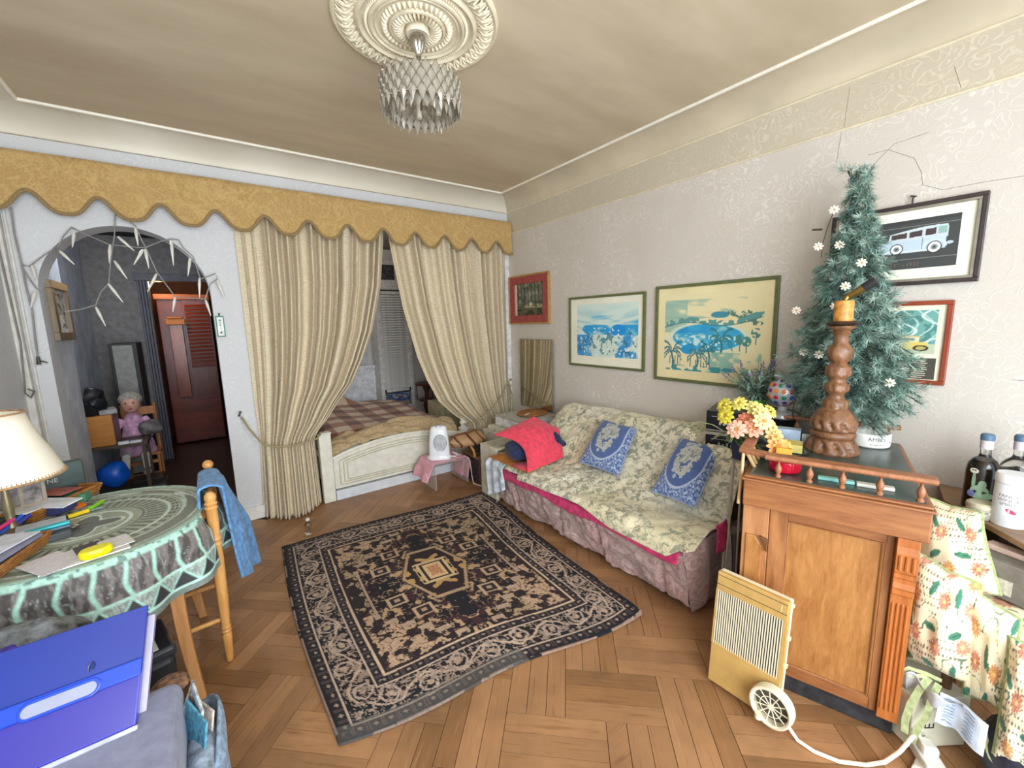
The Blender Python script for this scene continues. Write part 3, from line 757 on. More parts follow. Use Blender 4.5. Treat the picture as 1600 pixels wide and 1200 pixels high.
def cushion(label, TL, TR, BR, BL, nrm, th=.055):
    root = thing('cushion', label, 'cushion', (0, 0, 0), group='blue cushions on the sofa')
    TL, TR, BR, BL = map(Vector, (TL, TR, BR, BL)); N = Vector(nrm).normalized()
    def pos(sgn):
        def f(u, v):
            p = BL.lerp(BR, u).lerp(TL.lerp(TR, u), v)
            e = (1-abs(2*u-1)**3.2)*(1-abs(2*v-1)**3.2)
            ctr = (BL+BR+TL+TR)/4; k = .035*(abs(2*u-1)**2)*(1-abs(2*v-1))+.035*(abs(2*v-1)**2)*(1-abs(2*u-1))
            p = p.lerp(ctr, k); return tuple(p+N*(sgn*(.004+th*max(0, e)**.55)))
        return f
    painted('cover_front', cush_paint, pos(1), 110, 110, vcol(.95, .5, 300, .2), root)
    MB().grid(pos(-1), 24, 24).build('cover_back', fabric('#5d74a6'), root)
    loop = [pos(0)(i/14, 0) for i in range(15)]+[pos(0)(1, i/14) for i in range(1, 15)]+[pos(0)(1-i/14, 1) for i in range(1, 15)]+[pos(0)(0, 1-i/14) for i in range(1, 15)]
    MB().tube(loop, .006, 6).build('piping', fabric('#8e9cc0'), root)
cushion('blue floral tapestry cushion in the middle of the sofa', (2.46, 2.17, .765), (2.45, 1.845, .755), (2.13, 1.74, .515), (2.13, 2.10, .515), (-.607, 0, .795))
cushion('blue floral tapestry cushion at the right end, nearest the cabinet', (2.42, 1.47, .775), (2.42, 1.20, .765), (2.06, 1.16, .52), (2.07, 1.435, .52), (-.607, 0, .795))

# things left on the left end of the sofa
ob = MB().add([(1.80, 2.30, .447), (1.79, 2.80, .447), (2.10, 2.76, .452), (2.16, 2.36, .452), (1.80, 2.30, .455), (1.79, 2.80, .455), (2.10, 2.76, .460), (2.16, 2.36, .460)], [(0, 1, 2, 3), (7, 6, 5, 4), (0, 4, 5, 1), (1, 5, 6, 2), (2, 6, 7, 3), (3, 7, 4, 0)]).build('folder_board', plain('#c0762f', .6), None, smooth=False)
tag(ob, 'flat orange board lying under the red towel on the sofa', 'board')
nb = MB()
for c, r in (((1.90, 2.58, .535), (.085, .12, .07)), ((2.05, 2.58, .58), (.13, .16, .11)), ((2.19, 2.50, .575), (.10, .12, .10)), ((2.27, 2.45, .54), (.06, .06, .045)), ((2.02, 2.46, .52), (.14, .09, .06))): nb.ball(c, r, 20, 14)
nb.v = [(x+.045*(vnf(y*22, z*22, 2)-.5), y+.045*(vnf(x*16, z*16, 3)-.5), z+.018*(vnf(x*14, y*14, 4)-.5)) for x, y, z in nb.v]
tag(nb.build('clothes_bundle', fabric('#1f2a52', .4)), 'bundle of navy clothes under the red towel', 'clothes')
E4 = {'A': Vector((1.775, 2.70, .665)), 'B': Vector((2.14, 2.64, .762)), 'C': Vector((1.785, 2.285, .467)), 'D': Vector((2.17, 2.31, .49)), 'R': Vector((2.30, 2.50, .66))}
def towel_pos(u, v):
    l = E4['A'].lerp(E4['C'], v)+Vector((.09, -.02, .035))*sin(pi*v)
    r = E4['B'].lerp(E4['R'], min(1, v*2)) if v < .5 else E4['R'].lerp(E4['D'], (v-.5)*2)
    p = l.lerp(r, u)
    p += Vector((-.02, -.045, .05))*sin(pi*u)**.8*sin(pi*min(1, v*1.1))**.8
    p.z += .008*(vnf(u*5, v*5, 2)-.5)
    return tuple(p)
tw = MB().grid(towel_pos, 40, 40).build('red_towel', fabric('#e0435a', .12, 30, .7), None, angle=80, solid=.012, off=1)
tag(tw, 'coral red towel draped over a navy bundle on the sofa', 'towel')
tw2 = MB().add([(1.80, 2.31, .463), (1.80, 2.50, .463), (1.95, 2.52, .472), (2.0, 2.36, .468)], [(0, 1, 2, 3)]).build('red_cloth', fabric('#d84a5f'), None, solid=.008, off=1)
tag(tw2, 'folded corner of coral cloth lying on the orange board', 'cloth')
def wc_pos(u, v):
    y = lerp(2.60, 2.84, u); x = pw(v, [(0, 2.05), (.45, 1.82), (.6, 1.785), (1, 1.80)])+.012*(vnf(u*6, v*6, 3)-.5); z = pw(v, [(0, .44), (.45, .43), (.6, .40), (1, .10+.12*(1-u))])+.012*(vnf(u*8, v*4, 6)-.5)
    return (x-.012*sin(u*14)*v, y, z)
wc = MB().grid(wc_pos, 30, 40).build('white_cloth', fabric('#c9d2dc', .2, 20), None, angle=80, solid=.006, off=1)
tag(wc, 'pale blue white cloth hanging off the left end of the sofa', 'cloth')

# ================================================================== the corner beside the bed
dw = thing('drawer_tower', 'cream plastic drawer tower at the left end of the sofa', 'drawers', (0, 0, 0), 0)
M_pl = plain('#d3cdb8', .4)
MB().box(1.90, 2.87, .0, 1.93, 3.12, .46).box(2.15, 2.87, 0, 2.18, 3.12, .46).box(1.90, 2.87, .45, 2.18, 3.12, .475).box(1.93, 3.09, 0, 2.15, 3.12, .46).build('frame', M_pl, dw, smooth=False, bev=.005)
for k in range(3): MB().box(1.935, 2.86, .02+k*.145, 2.145, 3.08, .145+k*.145).build('drawer', plain('#c4bfae', .35), dw, smooth=False, bev=.006)
MB().box(1.94, 2.90, .475, 2.14, 3.06, .487).build('lid_panel', plain('#a9a498', .5), dw, smooth=False, bev=.003)
wt = thing('white_chest', 'low white chest with a lift-up lid in the corner behind the sofa', 'chest', (0, 0, 0))
MB().box(2.20, 3.02, 0, 2.77, 3.56, .47).build('body', plain('#cfcbbf', .5), wt, smooth=False, bev=.006)
MB().box(2.23, 3.01, .47, 2.77, 3.50, .515).build('lid', plain('#d5d0c0', .5), wt, smooth=False, bev=.005)
ub = thing('white_box', 'flat white drawer box on the chest under the mirror', 'box', (0, 0, 0))
MB().box(2.30, 3.02, .517, 2.75, 3.46, .605).build('body', plain('#dfe4e8', .4), ub, smooth=False, bev=.004)
MB().box(2.295, 3.015, .605, 2.755, 3.465, .618).build('top', plain('#bdbcb4', .4), ub, smooth=False, bev=.003)
MB().box(2.292, 3.05, .525, 2.30, 3.43, .598).build('drawer_front', plain('#e3e8ec', .4), ub, smooth=False, bev=.003)
wk = MB().at((2.60, 3.23, .618), (0, 0, .4), (1, .8, 1)).lathe([(0, .002), (.16, 0), (.185, .012), (.17, .02), (.10, .012), (.06, .03), (0, .032)], 36, False).build('wicker_dish', plain('#a87443', .8, var=.35, scale=60, bump=.8))
tag(wk, 'oval wicker dish lying on the flat white box', 'dish')
tg = MB().at((2.48, 3.16, .642), (0, .05, .5)).box(-.05, -.012, 0, .05, .012, .004).build('paper_tag', plain('#efe8d6', .6), None, smooth=False)
tag(tg, 'small white paper tag on the wicker dish', 'tag')
def mirror_mat():
    t = NT('mirror_silver'); return t.out('#d8d6cf', .03, 1.0)
mi = thing('wall_mirror', 'narrow frameless mirror leaning on the wall above the white box', 'mirror', (0, 0, 0))
MB().box(XR-.030, 3.115, .625, XR-.012, 3.645, 1.36).build('backing', plain('#8a826f', .6), mi, smooth=False)
MB().box(XR-.036, 3.12, .63, XR-.030, 3.64, 1.355).build('glass', mirror_mat(), mi, smooth=False)
# acrylic stool with pink cloth and the fan heater
ac = thing('acrylic_stool', 'clear acrylic bridge stool in front of the bed corner', 'stool', (0, 0, 0))
t = NT('clear_acrylic'); M_ac = t.out('#e9dfda', .08, 0, Alpha=.28)
MB().box(1.585, 3.42, .006, 1.595, 3.74, .245).build('side_panel', M_ac, ac, smooth=False)
MB().box(1.925, 3.42, .006, 1.935, 3.74, .245).build('side_panel', M_ac, ac, smooth=False)
MB().box(1.585, 3.42, .245, 1.935, 3.74, .255).build('top', M_ac, ac, smooth=False)
def pc_pos(u, v):
    x = pw(u, [(0, 1.50), (.12, 1.53), (.2, 1.575), (.26, 1.62), (.8, 1.90), (.86, 1.945), (.90, 1.95), (1, 1.92)])
    z = pw(u, [(0, .10), (.12, .17), (.2, .255), (.26, .263), (.8, .265), (.86, .25), (.90, .2), (1, .04)])
    y = lerp(3.41, 3.72, v)+(.03*sin(v*9) if u > .86 else 0)
    return (x+.008*sin(v*8)*(u > .85)-.02*(u < .15)*sin(v*7), y, z+.004*vnf(u*9, v*5, 3))
pkc = MB().grid(pc_pos, 60, 30).build('pink_cloth', fabric('#e0a4b4', .14), None, angle=80, solid=.006, off=1)
tag(pkc, 'pink towel spread over the acrylic stool under the fan heater', 'cloth')
fh = thing('fan_heater', 'white upright fan heater standing on the pink cloth', 'heater', (1.69, 3.52, .276), radians(-28))
M_wp = plain('#e8ebef', .3, var=.04)
b = MB(); n = 20
def fan_ring(hw, hd, z, oy=0): return [(hw*math.copysign(abs(cos(a))**.6, cos(a)), oy+hd*math.copysign(abs(sin(a))**.6, sin(a)), z) for a in [2*pi*k/24 for k in range(24)]]
rings = [fan_ring(.105, .07, .0), fan_ring(.108, .073, .02), fan_ring(.10, .066, .034), fan_ring(.098, .066, .04), fan_ring(.094, .062, .16), fan_ring(.082, .055, .27, .005), fan_ring(.074, .048, .302, .008), fan_ring(.055, .034, .315, .008)]
vs = sum(rings, []); fs = [(j*24+k, j*24+(k+1) % 24, (j+1)*24+(k+1) % 24, (j+1)*24+k) for j in range(len(rings)-1) for k in range(24)]
fs += [tuple(range(23, -1, -1)), tuple((len(rings)-1)*24+k for k in range(24))]
b.add(vs, fs).build('housing', M_wp, fh, angle=50)
gr = MB().at((.012, -.062, .165), (radians(93), 0, 0), (.062, .082, 1)).lathe([(0, 0), (1, 0), (1, .006), (0, .006)], 36, False).build('grille_plate', plain('#8b9197', .5), fh)
for k in range(-5, 6):
    h = .078*sqrt(max(0, 1-(k/5.6)**2)); MB().box(.012+k*.0105-.0032, -.078, .165-h, .012+k*.0105+.0032, -.066, .165+h).build('slat', plain('#d9dde2', .3), gr.parent, smooth=False)
MB().at((0, -.03, .312), (radians(-12), 0, 0)).lathe([(.022, 0), (.022, .012), (.016, .016), (0, .016)], 18).build('dial', plain('#cfd4da', .3), fh)
MB().tube([(.11, .0, .01), (.15, -.02, .012), (.17, .03, .02), (.12, .06, .03)], .006, 7).build('cord_stub', M_wp, fh)
cd = MB().tube([(1.84, 3.52, .285), (1.93, 3.44, .262), (1.955, 3.41, .22), (1.955, 3.38, .06), (1.945, 3.34, .008), (1.99, 3.20, .006), (2.01, 3.05, .012), (1.97, 2.93, .012), (1.88, 2.845, .012)], .005, 7).build('heater_cord', plain('#ded0bc', .5))
tag(cd, 'cream electric cord trailing from the fan heater to the sofa', 'cord')
for p, nm in (((1.625, 3.52, .292), 'small white ball touching the base of the fan heater'), ((1.60, 3.56, .290), 'small white ball behind its twin, farther from the fan heater')):
    tag(MB().ball(p, (.02, .02, .022), 14, 10).build('white_ball', plain('#e7e5e0', .4)), nm, 'ball')
def box_pattern(): return plain('#3a3238', .8, var=.8, scale=45)
cr = thing('fabric_crate', 'dark patterned fabric crate with a wooden rim beside the acrylic stool', 'crate', (0, 0, 0))
MB().box(1.99, 3.30, .0, 2.18, 3.62, .25).build('body', box_pattern(), cr, smooth=False, bev=.006)
MB().box(1.98, 3.29, .25, 2.19, 3.63, .265).build('rim', wood('#7d5a3a', '#9b7550', 0), cr, smooth=False)
for k in range(4): MB().box(1.992+k*.06, 3.292, .01, 2.002+k*.06, 3.30, .25).build('stave', wood('#6d5140', '#8b6b52', 2), cr, smooth=False)
bb = MB().ball((2.10, 3.42, .315), (.11, .13, .055), 20, 12); bb.v = [(x, y, z+.03*(vnf(x*20, y*20, 3)-.5)) for x, y, z in bb.v]
tag(bb.build('black_bag', fabric('#201e20', .5)), 'crumpled black bag in the patterned crate', 'bag')
def bag_paint(u, v):
    c = np.ones((len(u), 3))*hx('#b8936c'); c = lay(c, (np.abs((u*3.2) % 1-.5) < .09), '#5d3327'); c = lay(c, (np.abs((v*2.2) % 1-.5) < .08)*.8, '#7a4b38'); return c*(.9+.2*vn(u*150, v*150, 1))[:, None]
def bag_pos(u, v):
    a = 2*pi*v; x = lerp(1.80, 2.185, u); e = (1-abs(2*u-1)**4)**.5
    return (x+.02*sin(a*2), 3.52+(.15*e+.01)*cos(a)+.02*sin(u*9), .42+(.055*e+.004)*sin(a)+.02*(vnf(u*6, v*6, 2)-.5)-.03*(1-u))
bg_ = painted('plaid_bag', bag_paint, bag_pos, 60, 60, vcol(.9, .4, 200))
tag(bg_, 'tan checked blanket bag slumped on the crate', 'bag')
hp = MB().tube([(1.92, 3.50, .40), (1.965, 3.42, .38), (1.985, 3.38, .32), (1.985, 3.36, .26)], .012, 8).build('wooden_hoop', wood('#b67a3a', '#d29a55', 2))
tag(hp, 'bent light wooden handle beside the fan heater', 'handle')
# little glass bottle by the rug
gb = thing('glass_bottle', 'tiny clear glass bottle standing on the parquet by the curtain', 'bottle', (.475, 3.31, 0))
MB().lathe([(.0, .0), (.022, .0), (.024, .006), (.024, .075), (.018, .09), (.012, .095), (.012, .11)], 20, False).build('body', glass('#f4f6f2', .03), gb)
MB().lathe([(.0, .108), (.014, .108), (.014, .125), (0, .125)], 16, False).build('cap', plain('#d9d9d6', .4), gb)
# ================================================================== oak cabinet on the right
CA = radians(16.5); CO = Vector((1.85, .245, 0))
def cw(x, y, z=0): return (CO.x+cos(CA)*x-sin(CA)*y, CO.y+sin(CA)*x+cos(CA)*y, z)
M_oak = wood('#84532f', '#a87346', 2, 22, .4, 9); M_oakh = wood('#7c4a2a', '#9d683e', 1, 22, .38, 9)
M_pan = wood('#8d5a2b', '#ad7a45', 2, 26, .4, 5); M_pil = wood('#80502f', '#a87050', 2, 24, .42, 10); M_plr = wood('#93501f', '#b56c34', 2, 24, .42, 10)
cab = thing('oak_cabinet', 'tall oak cabinet with turned gallery rail, fluted corner and dark green top', 'cabinet', CO, CA)
MB().box(.04, .004, .075, .82, .50, .80).build('carcass', M_oak, cab, smooth=False)
MB().box(.045, .006, 0, .80, .50, .075).build('plinth', plain('#2b2c30', .5, var=.5, scale=25), cab, smooth=False, bev=.003)
MB().box(-.012, -.018, .792, .84, .527, .905).build('apron', M_oakh, cab, smooth=False, bev=.004)
MB().box(-.022, -.026, .898, .85, .535, .908).box(-.012, -.018, .908, .84, .527, .918).build('cornice', M_oakh, cab, smooth=False, bev=.004)
def leather():
    t = NT('green_leather_top'); co = t.coord(); f = t.noise(co, 7, 4, .6)
    t.bump(t.noise(co, 220, 2), .1, .001); return t.out(t.ramp(f, [(.35, '#2f3f3d'), (.65, '#46554f')]), .28)
MB().box(.012, -.004, .916, .82, .513, .9215).build('writing_top', leather(), cab, smooth=False)
# front: framed panel, sunk behind the apron
dr = MB().box(.028, .372, .078, .048, .432, .79).build('stile', M_oak, cab, smooth=False, bev=.002)
MB().box(.030, .076, .745, .048, .372, .79).build('rail', M_oakh, cab, smooth=False, bev=.002)
MB().box(.030, .076, .078, .048, .372, .125).build('rail', M_oakh, cab, smooth=False, bev=.002)
MB().box(.030, .060, .078, .048, .084, .79).build('stile', M_oak, cab, smooth=False, bev=.002)
MB().box(.038, .08, .12, .050, .375, .75).build('front_panel', M_pan, cab, smooth=False)
b = MB(); P_ = [(.37, .128), (.37, .742), (.088, .742), (.088, .128), (.37, .128)]
b.tube([(.034, y, z) for y, z in P_], .0045, 6); b.build('bead', M_oak, cab)
# fluted pilaster with scrolled bracket
b = MB(); prof = [(.01, .078), (.01, .575), (.0, .58), (.0, .60), (-.004, .605), (.0, .625), (.0, .64), (-.004, .645), (-.004, .66), (-.010, .67), (-.010, .735), (-.006, .76), (-.006, .79), (.06, .79), (.06, .078)]
b.prism(prof, .0, .058, 'y'); b.build('pilaster', M_plr, cab, smooth=False, bev=.002)
for y in (.012, .0245, .037, .0495): MB().at((.0095, y, .33)).lathe([(0, -.215), (.004, -.21), (.0045, 0), (.004, .21), (0, .215)], 8, False).build('reed', M_plr, cab)
for y in (.012, .029, .046): MB().at((-.010, y, .703)).lathe([(0, -.03), (.006, -.025), (.006, .025), (0, .03)], 8, False).build('bracket_reed', M_plr, cab)
# narrow door on the left with its inset panel and pull
d = MB().box(.020, .434, .078, .044, .527, .79).build('door', wood('#97603a', '#b58256', 2, 24, .4, 10), cab, smooth=False, bev=.003)
MB().prism([(.452, .10), (.512, .10), (.512, .66), (.478, .66), (.452, .62)], .013, .024, 'x').build('door_panel', M_pan, d, smooth=False, bev=.004)
MB().prism([(.434, .655), (.462, .665), (.458, .655), (.440, .62), (.434, .60)], .004, .02, 'x').build('pull', wood('#4a2a14', '#6d4222', 1), d, smooth=False, bev=.002)
# gallery: rails and turned spindles
def spindle(x, y, z0=.9215, h=.072):
    o = MB().lathe([(.0105, 0), (.0105, .006), (.006, .012), (.010, .022), (.0125, .034), (.009, .046), (.0045, .054), (.005, .062), (.009, .068), (.009, .072)], 12).build('spindle', M_pil, cab)
    o.location = (x, y, z0); o.scale.z = h/.072; return o
sp0 = spindle(.02, .012)
for x, y in ((.02, .115), (.02, .218), (.02, .315), (.02, .415), (.815, .03), (.815, .15), (.815, .27), (.815, .40)):
    c = sp0.copy(); COL.objects.link(c); c.parent = cab; c.location = (x, y, .9215)
b = MB(); b.prism([(-.006, 0), (.046, 0), (.052, .008), (.046, .018), (-.006, .018), (-.012, .008)], -.022, .46, 'y').at()
o = b.build('gallery_rail', M_pil, cab, smooth=False, bev=.002); o.location = (.0, 0, .992)
o = MB().prism([(-.006, 0), (.036, 0), (.042, .008), (.036, .018), (-.006, .018), (-.012, .008)], -.01, .46, 'y').build('gallery_rail', M_pil, cab, smooth=False, bev=.002); o.location = (.80, 0, .992)
# broken left gallery: the rail has come adrift and leans outwards on splayed spindles
rl = MB().prism([(-.02, 0), (.02, 0), (.024, .008), (.02, .018), (-.02, .018), (-.024, .008)], 0, .30, 'x')
o = rl.build('gallery_rail', M_pil, cab, smooth=False, bev=.002); o.location = (.05, .535, .995)
o = MB().prism([(-.02, 0), (.02, 0), (.024, .008), (.02, .018), (-.02, .018), (-.024, .008)], 0, .10, 'x').build('gallery_rail', M_pil, cab, smooth=False, bev=.002); o.location = (.03, .455, .992); o.rotation_euler = (0, 0, radians(75))
M_raw = wood('#c9a06c', '#e0bf8c', 2)
for x0, x1 in ((.10, .06), (.15, .12), (.22, .2)): MB().tube([(x0, .505, .9215), (x1, .535, .998)], .007, 8).build('spindle', M_raw, cab)
MB().tube([(.03, .548, .775), (.035, .542, .90), (.04, .54, .998)], .006, 8).build('corner_strip', M_raw, cab)
# grey rod leaning between sofa and cabinet
rod = MB().tube([(2.035, .985, .0), (2.06, .985, .40), (2.10, .98, .86)], .008, 10).build('curtain_rod', plain('#b9b3a4', .4))
tag(rod, 'thin pale rod leaning between the sofa arm and the oak cabinet', 'rod')
bx = MB().box(2.13, .965, 0, 2.33, 1.045, .42).build('grey_box', plain('#77716a', .7, var=.2), None, smooth=False, bev=.006)
tag(bx, 'grey upright box squeezed between the sofa and the oak cabinet', 'box')
wp = MB().grid(lambda u, v: (2.07+.03*sin(v*4)+.035*u, 1.0-.03*sin(u*3), lerp(.03, .53, v)+.012*sin(u*9)), 14, 30).build('plastic_wrap', plain('#c3c6c8', .25), None, angle=80, solid=.004)
tag(wp, 'crumpled pale plastic sheet hanging off the right end of the sofa', 'plastic')

# ---------------------------------------------------------------- things on the cabinet top
ZT = .9217
cd = thing('candlestick_lamp', 'carved wooden candlestick lamp with an empty bulb socket on the cabinet', 'lamp', cw(.52, .25, ZT), CA)
M_carv = wood('#553622', '#8c6344', 2, 30, .4, 3, .3)
def flute(bands):
    def fn(r, a, z):
        for z0, z1, n, tw, d in bands:
            if z0 <= z <= z1:
                q = (z-z0)/(z1-z0); return r*(1-d*(.5+.5*cos(n*a+tw*q))**3*sin(pi*q)**.5)
        return r
    return fn
prof = [(.0, 0), (.100, 0), (.104, .008)]+[(lerp(.104, .080, (k/8)**1.6), .008+.055*k/8) for k in range(1, 9)]+[(.074, .067), (.082, .072), (.087, .085), (.082, .098), (.072, .103), (.084, .108)]
prof += [(.084+.006*sin(pi*k/6), .108+.046*k/6) for k in range(1, 7)]+[(.08, .16), (.072, .178), (.060, .195), (.050, .203), (.047, .208), (.050, .214), (.047, .238), (.034, .246), (.030, .26), (.034, .274), (.045, .283), (.048, .292), (.046, .312), (.036, .318), (.030, .33), (.033, .342), (.047, .352), (.049, .362), (.047, .392), (.036, .398), (.029, .410)]
prof += [(.029+.022*sin(pi*k/8)**.8, .41+.085*k/8) for k in range(1, 9)]+[(.028, .51), (.026, .53), (.031, .536), (.036, .542), (.030, .55), (.034, .556), (.047, .562), (.048, .572), (.04, .577), (0, .577)]
MB().lathe(prof, 64, False, flute([(.008, .063, 11, 2.4, .22), (.108, .154, 12, 2.2, .20), (.283, .312, 9, 2, .14), (.352, .392, 9, 2, .14), (.42, .48, 3, 3.4, .14), (.205, .238, 9, 2, .10)])).build('turned_stem', M_carv, cd, angle=60)
MB().lathe([(0, .577), (.055, .577), (.060, .583), (.054, .592), (.03, .594), (0, .594)], 28, False, lambda r, a, z: r*(1+.05*sin(5*a))).build('drip_pan', plain('#2e1d16', .35), cd)
MB().lathe([(0, .594), (.035, .594), (.036, .60), (.0355, .675), (.033, .682), (.014, .684), (0, .684)], 28, False).build('wax_sleeve', plain('#c98a3f', .45, var=.25, scale=30), cd)
MB().tube([(0, 0, .682), (.0, -.006, .695), (.004, -.012, .705)], .012, 12).build('nipple', plain('#8a7340', .3, .9), cd)
MB().tube([(.004, -.012, .700), (-.006, -.045, .722), (-.010, -.060, .733)], [.014, .0165, .018], 14).build('brass_socket', plain('#a58a4d', .28, .9), cd)
MB().tube([(-.010, -.060, .733), (-.020, -.098, .760)], [.018, .020], 16).build('bulb_holder', plain('#26282a', .4), cd)
# white enamel ashtray with lettering
ash = thing('white_ashtray', 'round white cafe ashtray with black lettering at the back of the cabinet top', 'ashtray', cw(.725, .105, ZT), CA)
nr = 36
MB().lathe([(0, .001), (.068, .0), (.076, .006), (.078, .02), (.078, .062), (.074, .066), (.064, .062), (.056, .03), (.05, .02), (0, .018)], nr, False, lambda r, a, z: r*(1-.06*(max(0, cos(3*a+1.2))**24)) if z > .055 else r).build('bowl', plain('#f0efe9', .18, var=.02), ash)
def text_on_cyl(txt, r, z, size, a0, da, m, parent, name='lettering'):
    cu = bpy.data.curves.new(name, 'FONT'); cu.body = txt; cu.size = size; cu.align_x = 'CENTER'
    to = bpy.data.objects.new(name, cu); COL.objects.link(to)
    me = bpy.data.meshes.new_from_object(to); COL.objects.unlink(to); bpy.data.objects.remove(to)
    for v in me.vertices:
        a = a0+v.co.x/r; y = v.co.y; v.co = (r*cos(a), r*sin(a), z+y)
    o = bpy.data.objects.new(name, me); COL.objects.link(o); o.parent = parent; me.materials.clear(); me.materials.append(m); return o
M_ink = plain('#23262b', .6, var=.05)
text_on_cyl('AMBO,', .0786, .036, .024, pi+.32, 1, M_ink, ash); text_on_cyl('es cao asi,', .0786, .017, .012, pi+.28, 1, M_ink, ash); text_on_cyl('G', .0786, .026, .02, pi+1.1, 1, M_ink, ash)
# red glazed dish with a yellow packet
rd = thing('red_ashtray', 'shiny red ashtray behind the front spindles of the cabinet rail', 'ashtray', cw(.115, .40, ZT), CA)
MB().lathe([(0, .002), (.046, .0), (.054, .006), (.058, .02), (.057, .046), (.052, .048), (.047, .022), (.03, .012), (0, .01)], 32, False).build('bowl', plain('#c3122f', .12, var=.05), rd)
yp = MB().at(cw(.165, .41, ZT+.048), (0, 0, CA+.1)).box(-.012, -.028, 0, .012, .028, .032).build('yellow_packet', plain('#d9a63a', .4), None, smooth=False, bev=.002)
tag(yp, 'small yellow packet standing on the red ashtray', 'packet')
# glass plate, open book, dark box, blue box
pl = MB().at(cw(.40, .43, ZT), (0, 0, 0)).lathe([(0, 0), (.075, 0), (.10, .008), (.103, .012), (.098, .012), (.074, .005), (0, .005)], 40, False).build('glass_plate', glass('#c9cfc8', .05), None)
tag(pl, 'round glass plate under the cream book on the cabinet', 'plate')
bo = thing('cream_book', 'thick cream paperback lying on the glass plate', 'book', cw(.395, .44, ZT+.013), CA+.05)
MB().box(-.045, -.085, 0, .045, .075, .003).box(-.045, -.085, .032, .045, .075, .035).box(-.048, -.085, 0, -.045, .075, .035).build('cover', plain('#cfc06e', .5), bo, smooth=False)
MB().box(-.044, -.083, .003, .043, .073, .032).build('pages', plain('#e5dbb2', .8), bo, smooth=False)
M_ink2 = plain('#3a3a40', .7, var=.05)
for k in range(6): MB().box(-.0486, -.03+k*.016, .010, -.0481, -.022+k*.016, .026).build('lettering', M_ink2, bo, smooth=False)
db = MB().at(cw(.36, .50, ZT), (0, 0, CA)).box(-.05, -.03, 0, .06, .03, .05).build('dark_box', plain('#262b3c', .5), None, smooth=False, bev=.003); tag(db, 'small dark blue box under the artificial flowers', 'box')
bb = MB().at(cw(.56, .42, ZT), (0, 0, CA)).box(-.03, -.05, 0, .03, .05, .075).build('pale_blue_box', plain('#a9bcd4', .45), None, smooth=False, bev=.003); tag(bb, 'pale blue carton behind the cream book', 'box')
wp2 = MB().at(cw(.565, .345, ZT), (0, 0, CA+.2)).box(-.004, -.02, 0, .004, .02, .055).build('white_card', plain('#d8dad8', .5), None, smooth=False); tag(wp2, 'white card standing beside the pale blue carton', 'card')
tl = MB().at(cw(.085, .235, ZT), (0, 0, CA+.03)).box(-.012, -.055, 0, .012, .055, .012).build('teal_box', plain('#8fd6cc', .4), None, smooth=False, bev=.002); tag(tl, 'mint green flat box along the front rail', 'box')
wb = MB().at(cw(.085, .125, ZT), (0, 0, CA+.06)).box(-.014, -.055, 0, .014, .05, .012).build('white_case', plain('#e6e4d8', .4), None, smooth=False, bev=.002); tag(wb, 'long white case next to the mint green box', 'case')

# ---------------------------------------------------------------- hi-fi stack behind
SX = CA
def sw(x, y, z): return cw(.86+x, .40+y, z)         # stack frame: x into the wall, y to the left
av = thing('hifi_rack', 'low grey hi-fi rack behind the oak cabinet', 'rack', sw(0, 0, 0), CA)
M_rack = plain('#8d877c', .5)
MB().box(-.02, -.02, .715, .33, .47, .735).build('shelf', M_rack, av, smooth=False, bev=.003)
for x, y in ((0, 0), (.30, 0), (0, .43), (.30, .43)): MB().box(x-.015, y-.01, 0, x+.01, y+.02, .715).build('leg', M_rack, av, smooth=False)
def hifi(name, label, z, h, disp):
    r = thing(name, label, 'stereo', sw(0, 0, z), CA)
    MB().box(.006, .0, .006, .31, .46, h).build('case', plain('#4a4a4b', .35), r, smooth=False, bev=.003)
    MB().box(-.004, .0, .006, .006, .46, h).build('front_panel', plain('#141416', .25, var=.1), r, smooth=False, bev=.002)
    MB().box(-.006, .0, .006, .0, .46, .014).build('silver_strip', plain('#b7b3a6', .3, .7), r, smooth=False)
    m = plain('#c7c9cc', .3, .6)
    for k in range(9): MB().box(-.007, .20+k*.022, h*.36, -.003, .212+k*.022, h*.36+(.012 if k % 2 else .02)).build('button', m, r, smooth=False)
    MB().box(-.006, .16, h*.74, -.003, .43, h*.76).build('trim_line', m, r, smooth=False)
    kn = MB().at((-.004, .12, h*.5), (0, radians(-90), 0)).lathe([(0, 0), (.02, 0), (.018, .014), (0, .014)], 20, False).build('knob', plain('#2a2a2c', .3), r)
    MB().box(-.005, .03, h*.45, -.003, .08, h*.6).build('display', plain('#26343a', .15), r, smooth=False); return r
hifi('stereo_deck', 'black hi-fi unit, lower of the two on the rack', .7355, .102, 0)
MB().at(sw(0, 0, .8375), (0, 0, CA)).box(-.012, 0, 0, .31, .46, .018)
pb = MB().at(sw(0, 0, .8378), (0, 0, CA)).box(-.016, .0, 0, .31, .465, .017).build('rack_board', plain('#a39d8e', .45), None, smooth=False, bev=.002); tag(pb, 'pale board between the two black hi-fi units', 'board')
hifi('stereo_deck', 'black hi-fi unit, upper of the two, under the disco ball', .855, .128, 1)
for y in (.185, .30):
    pass
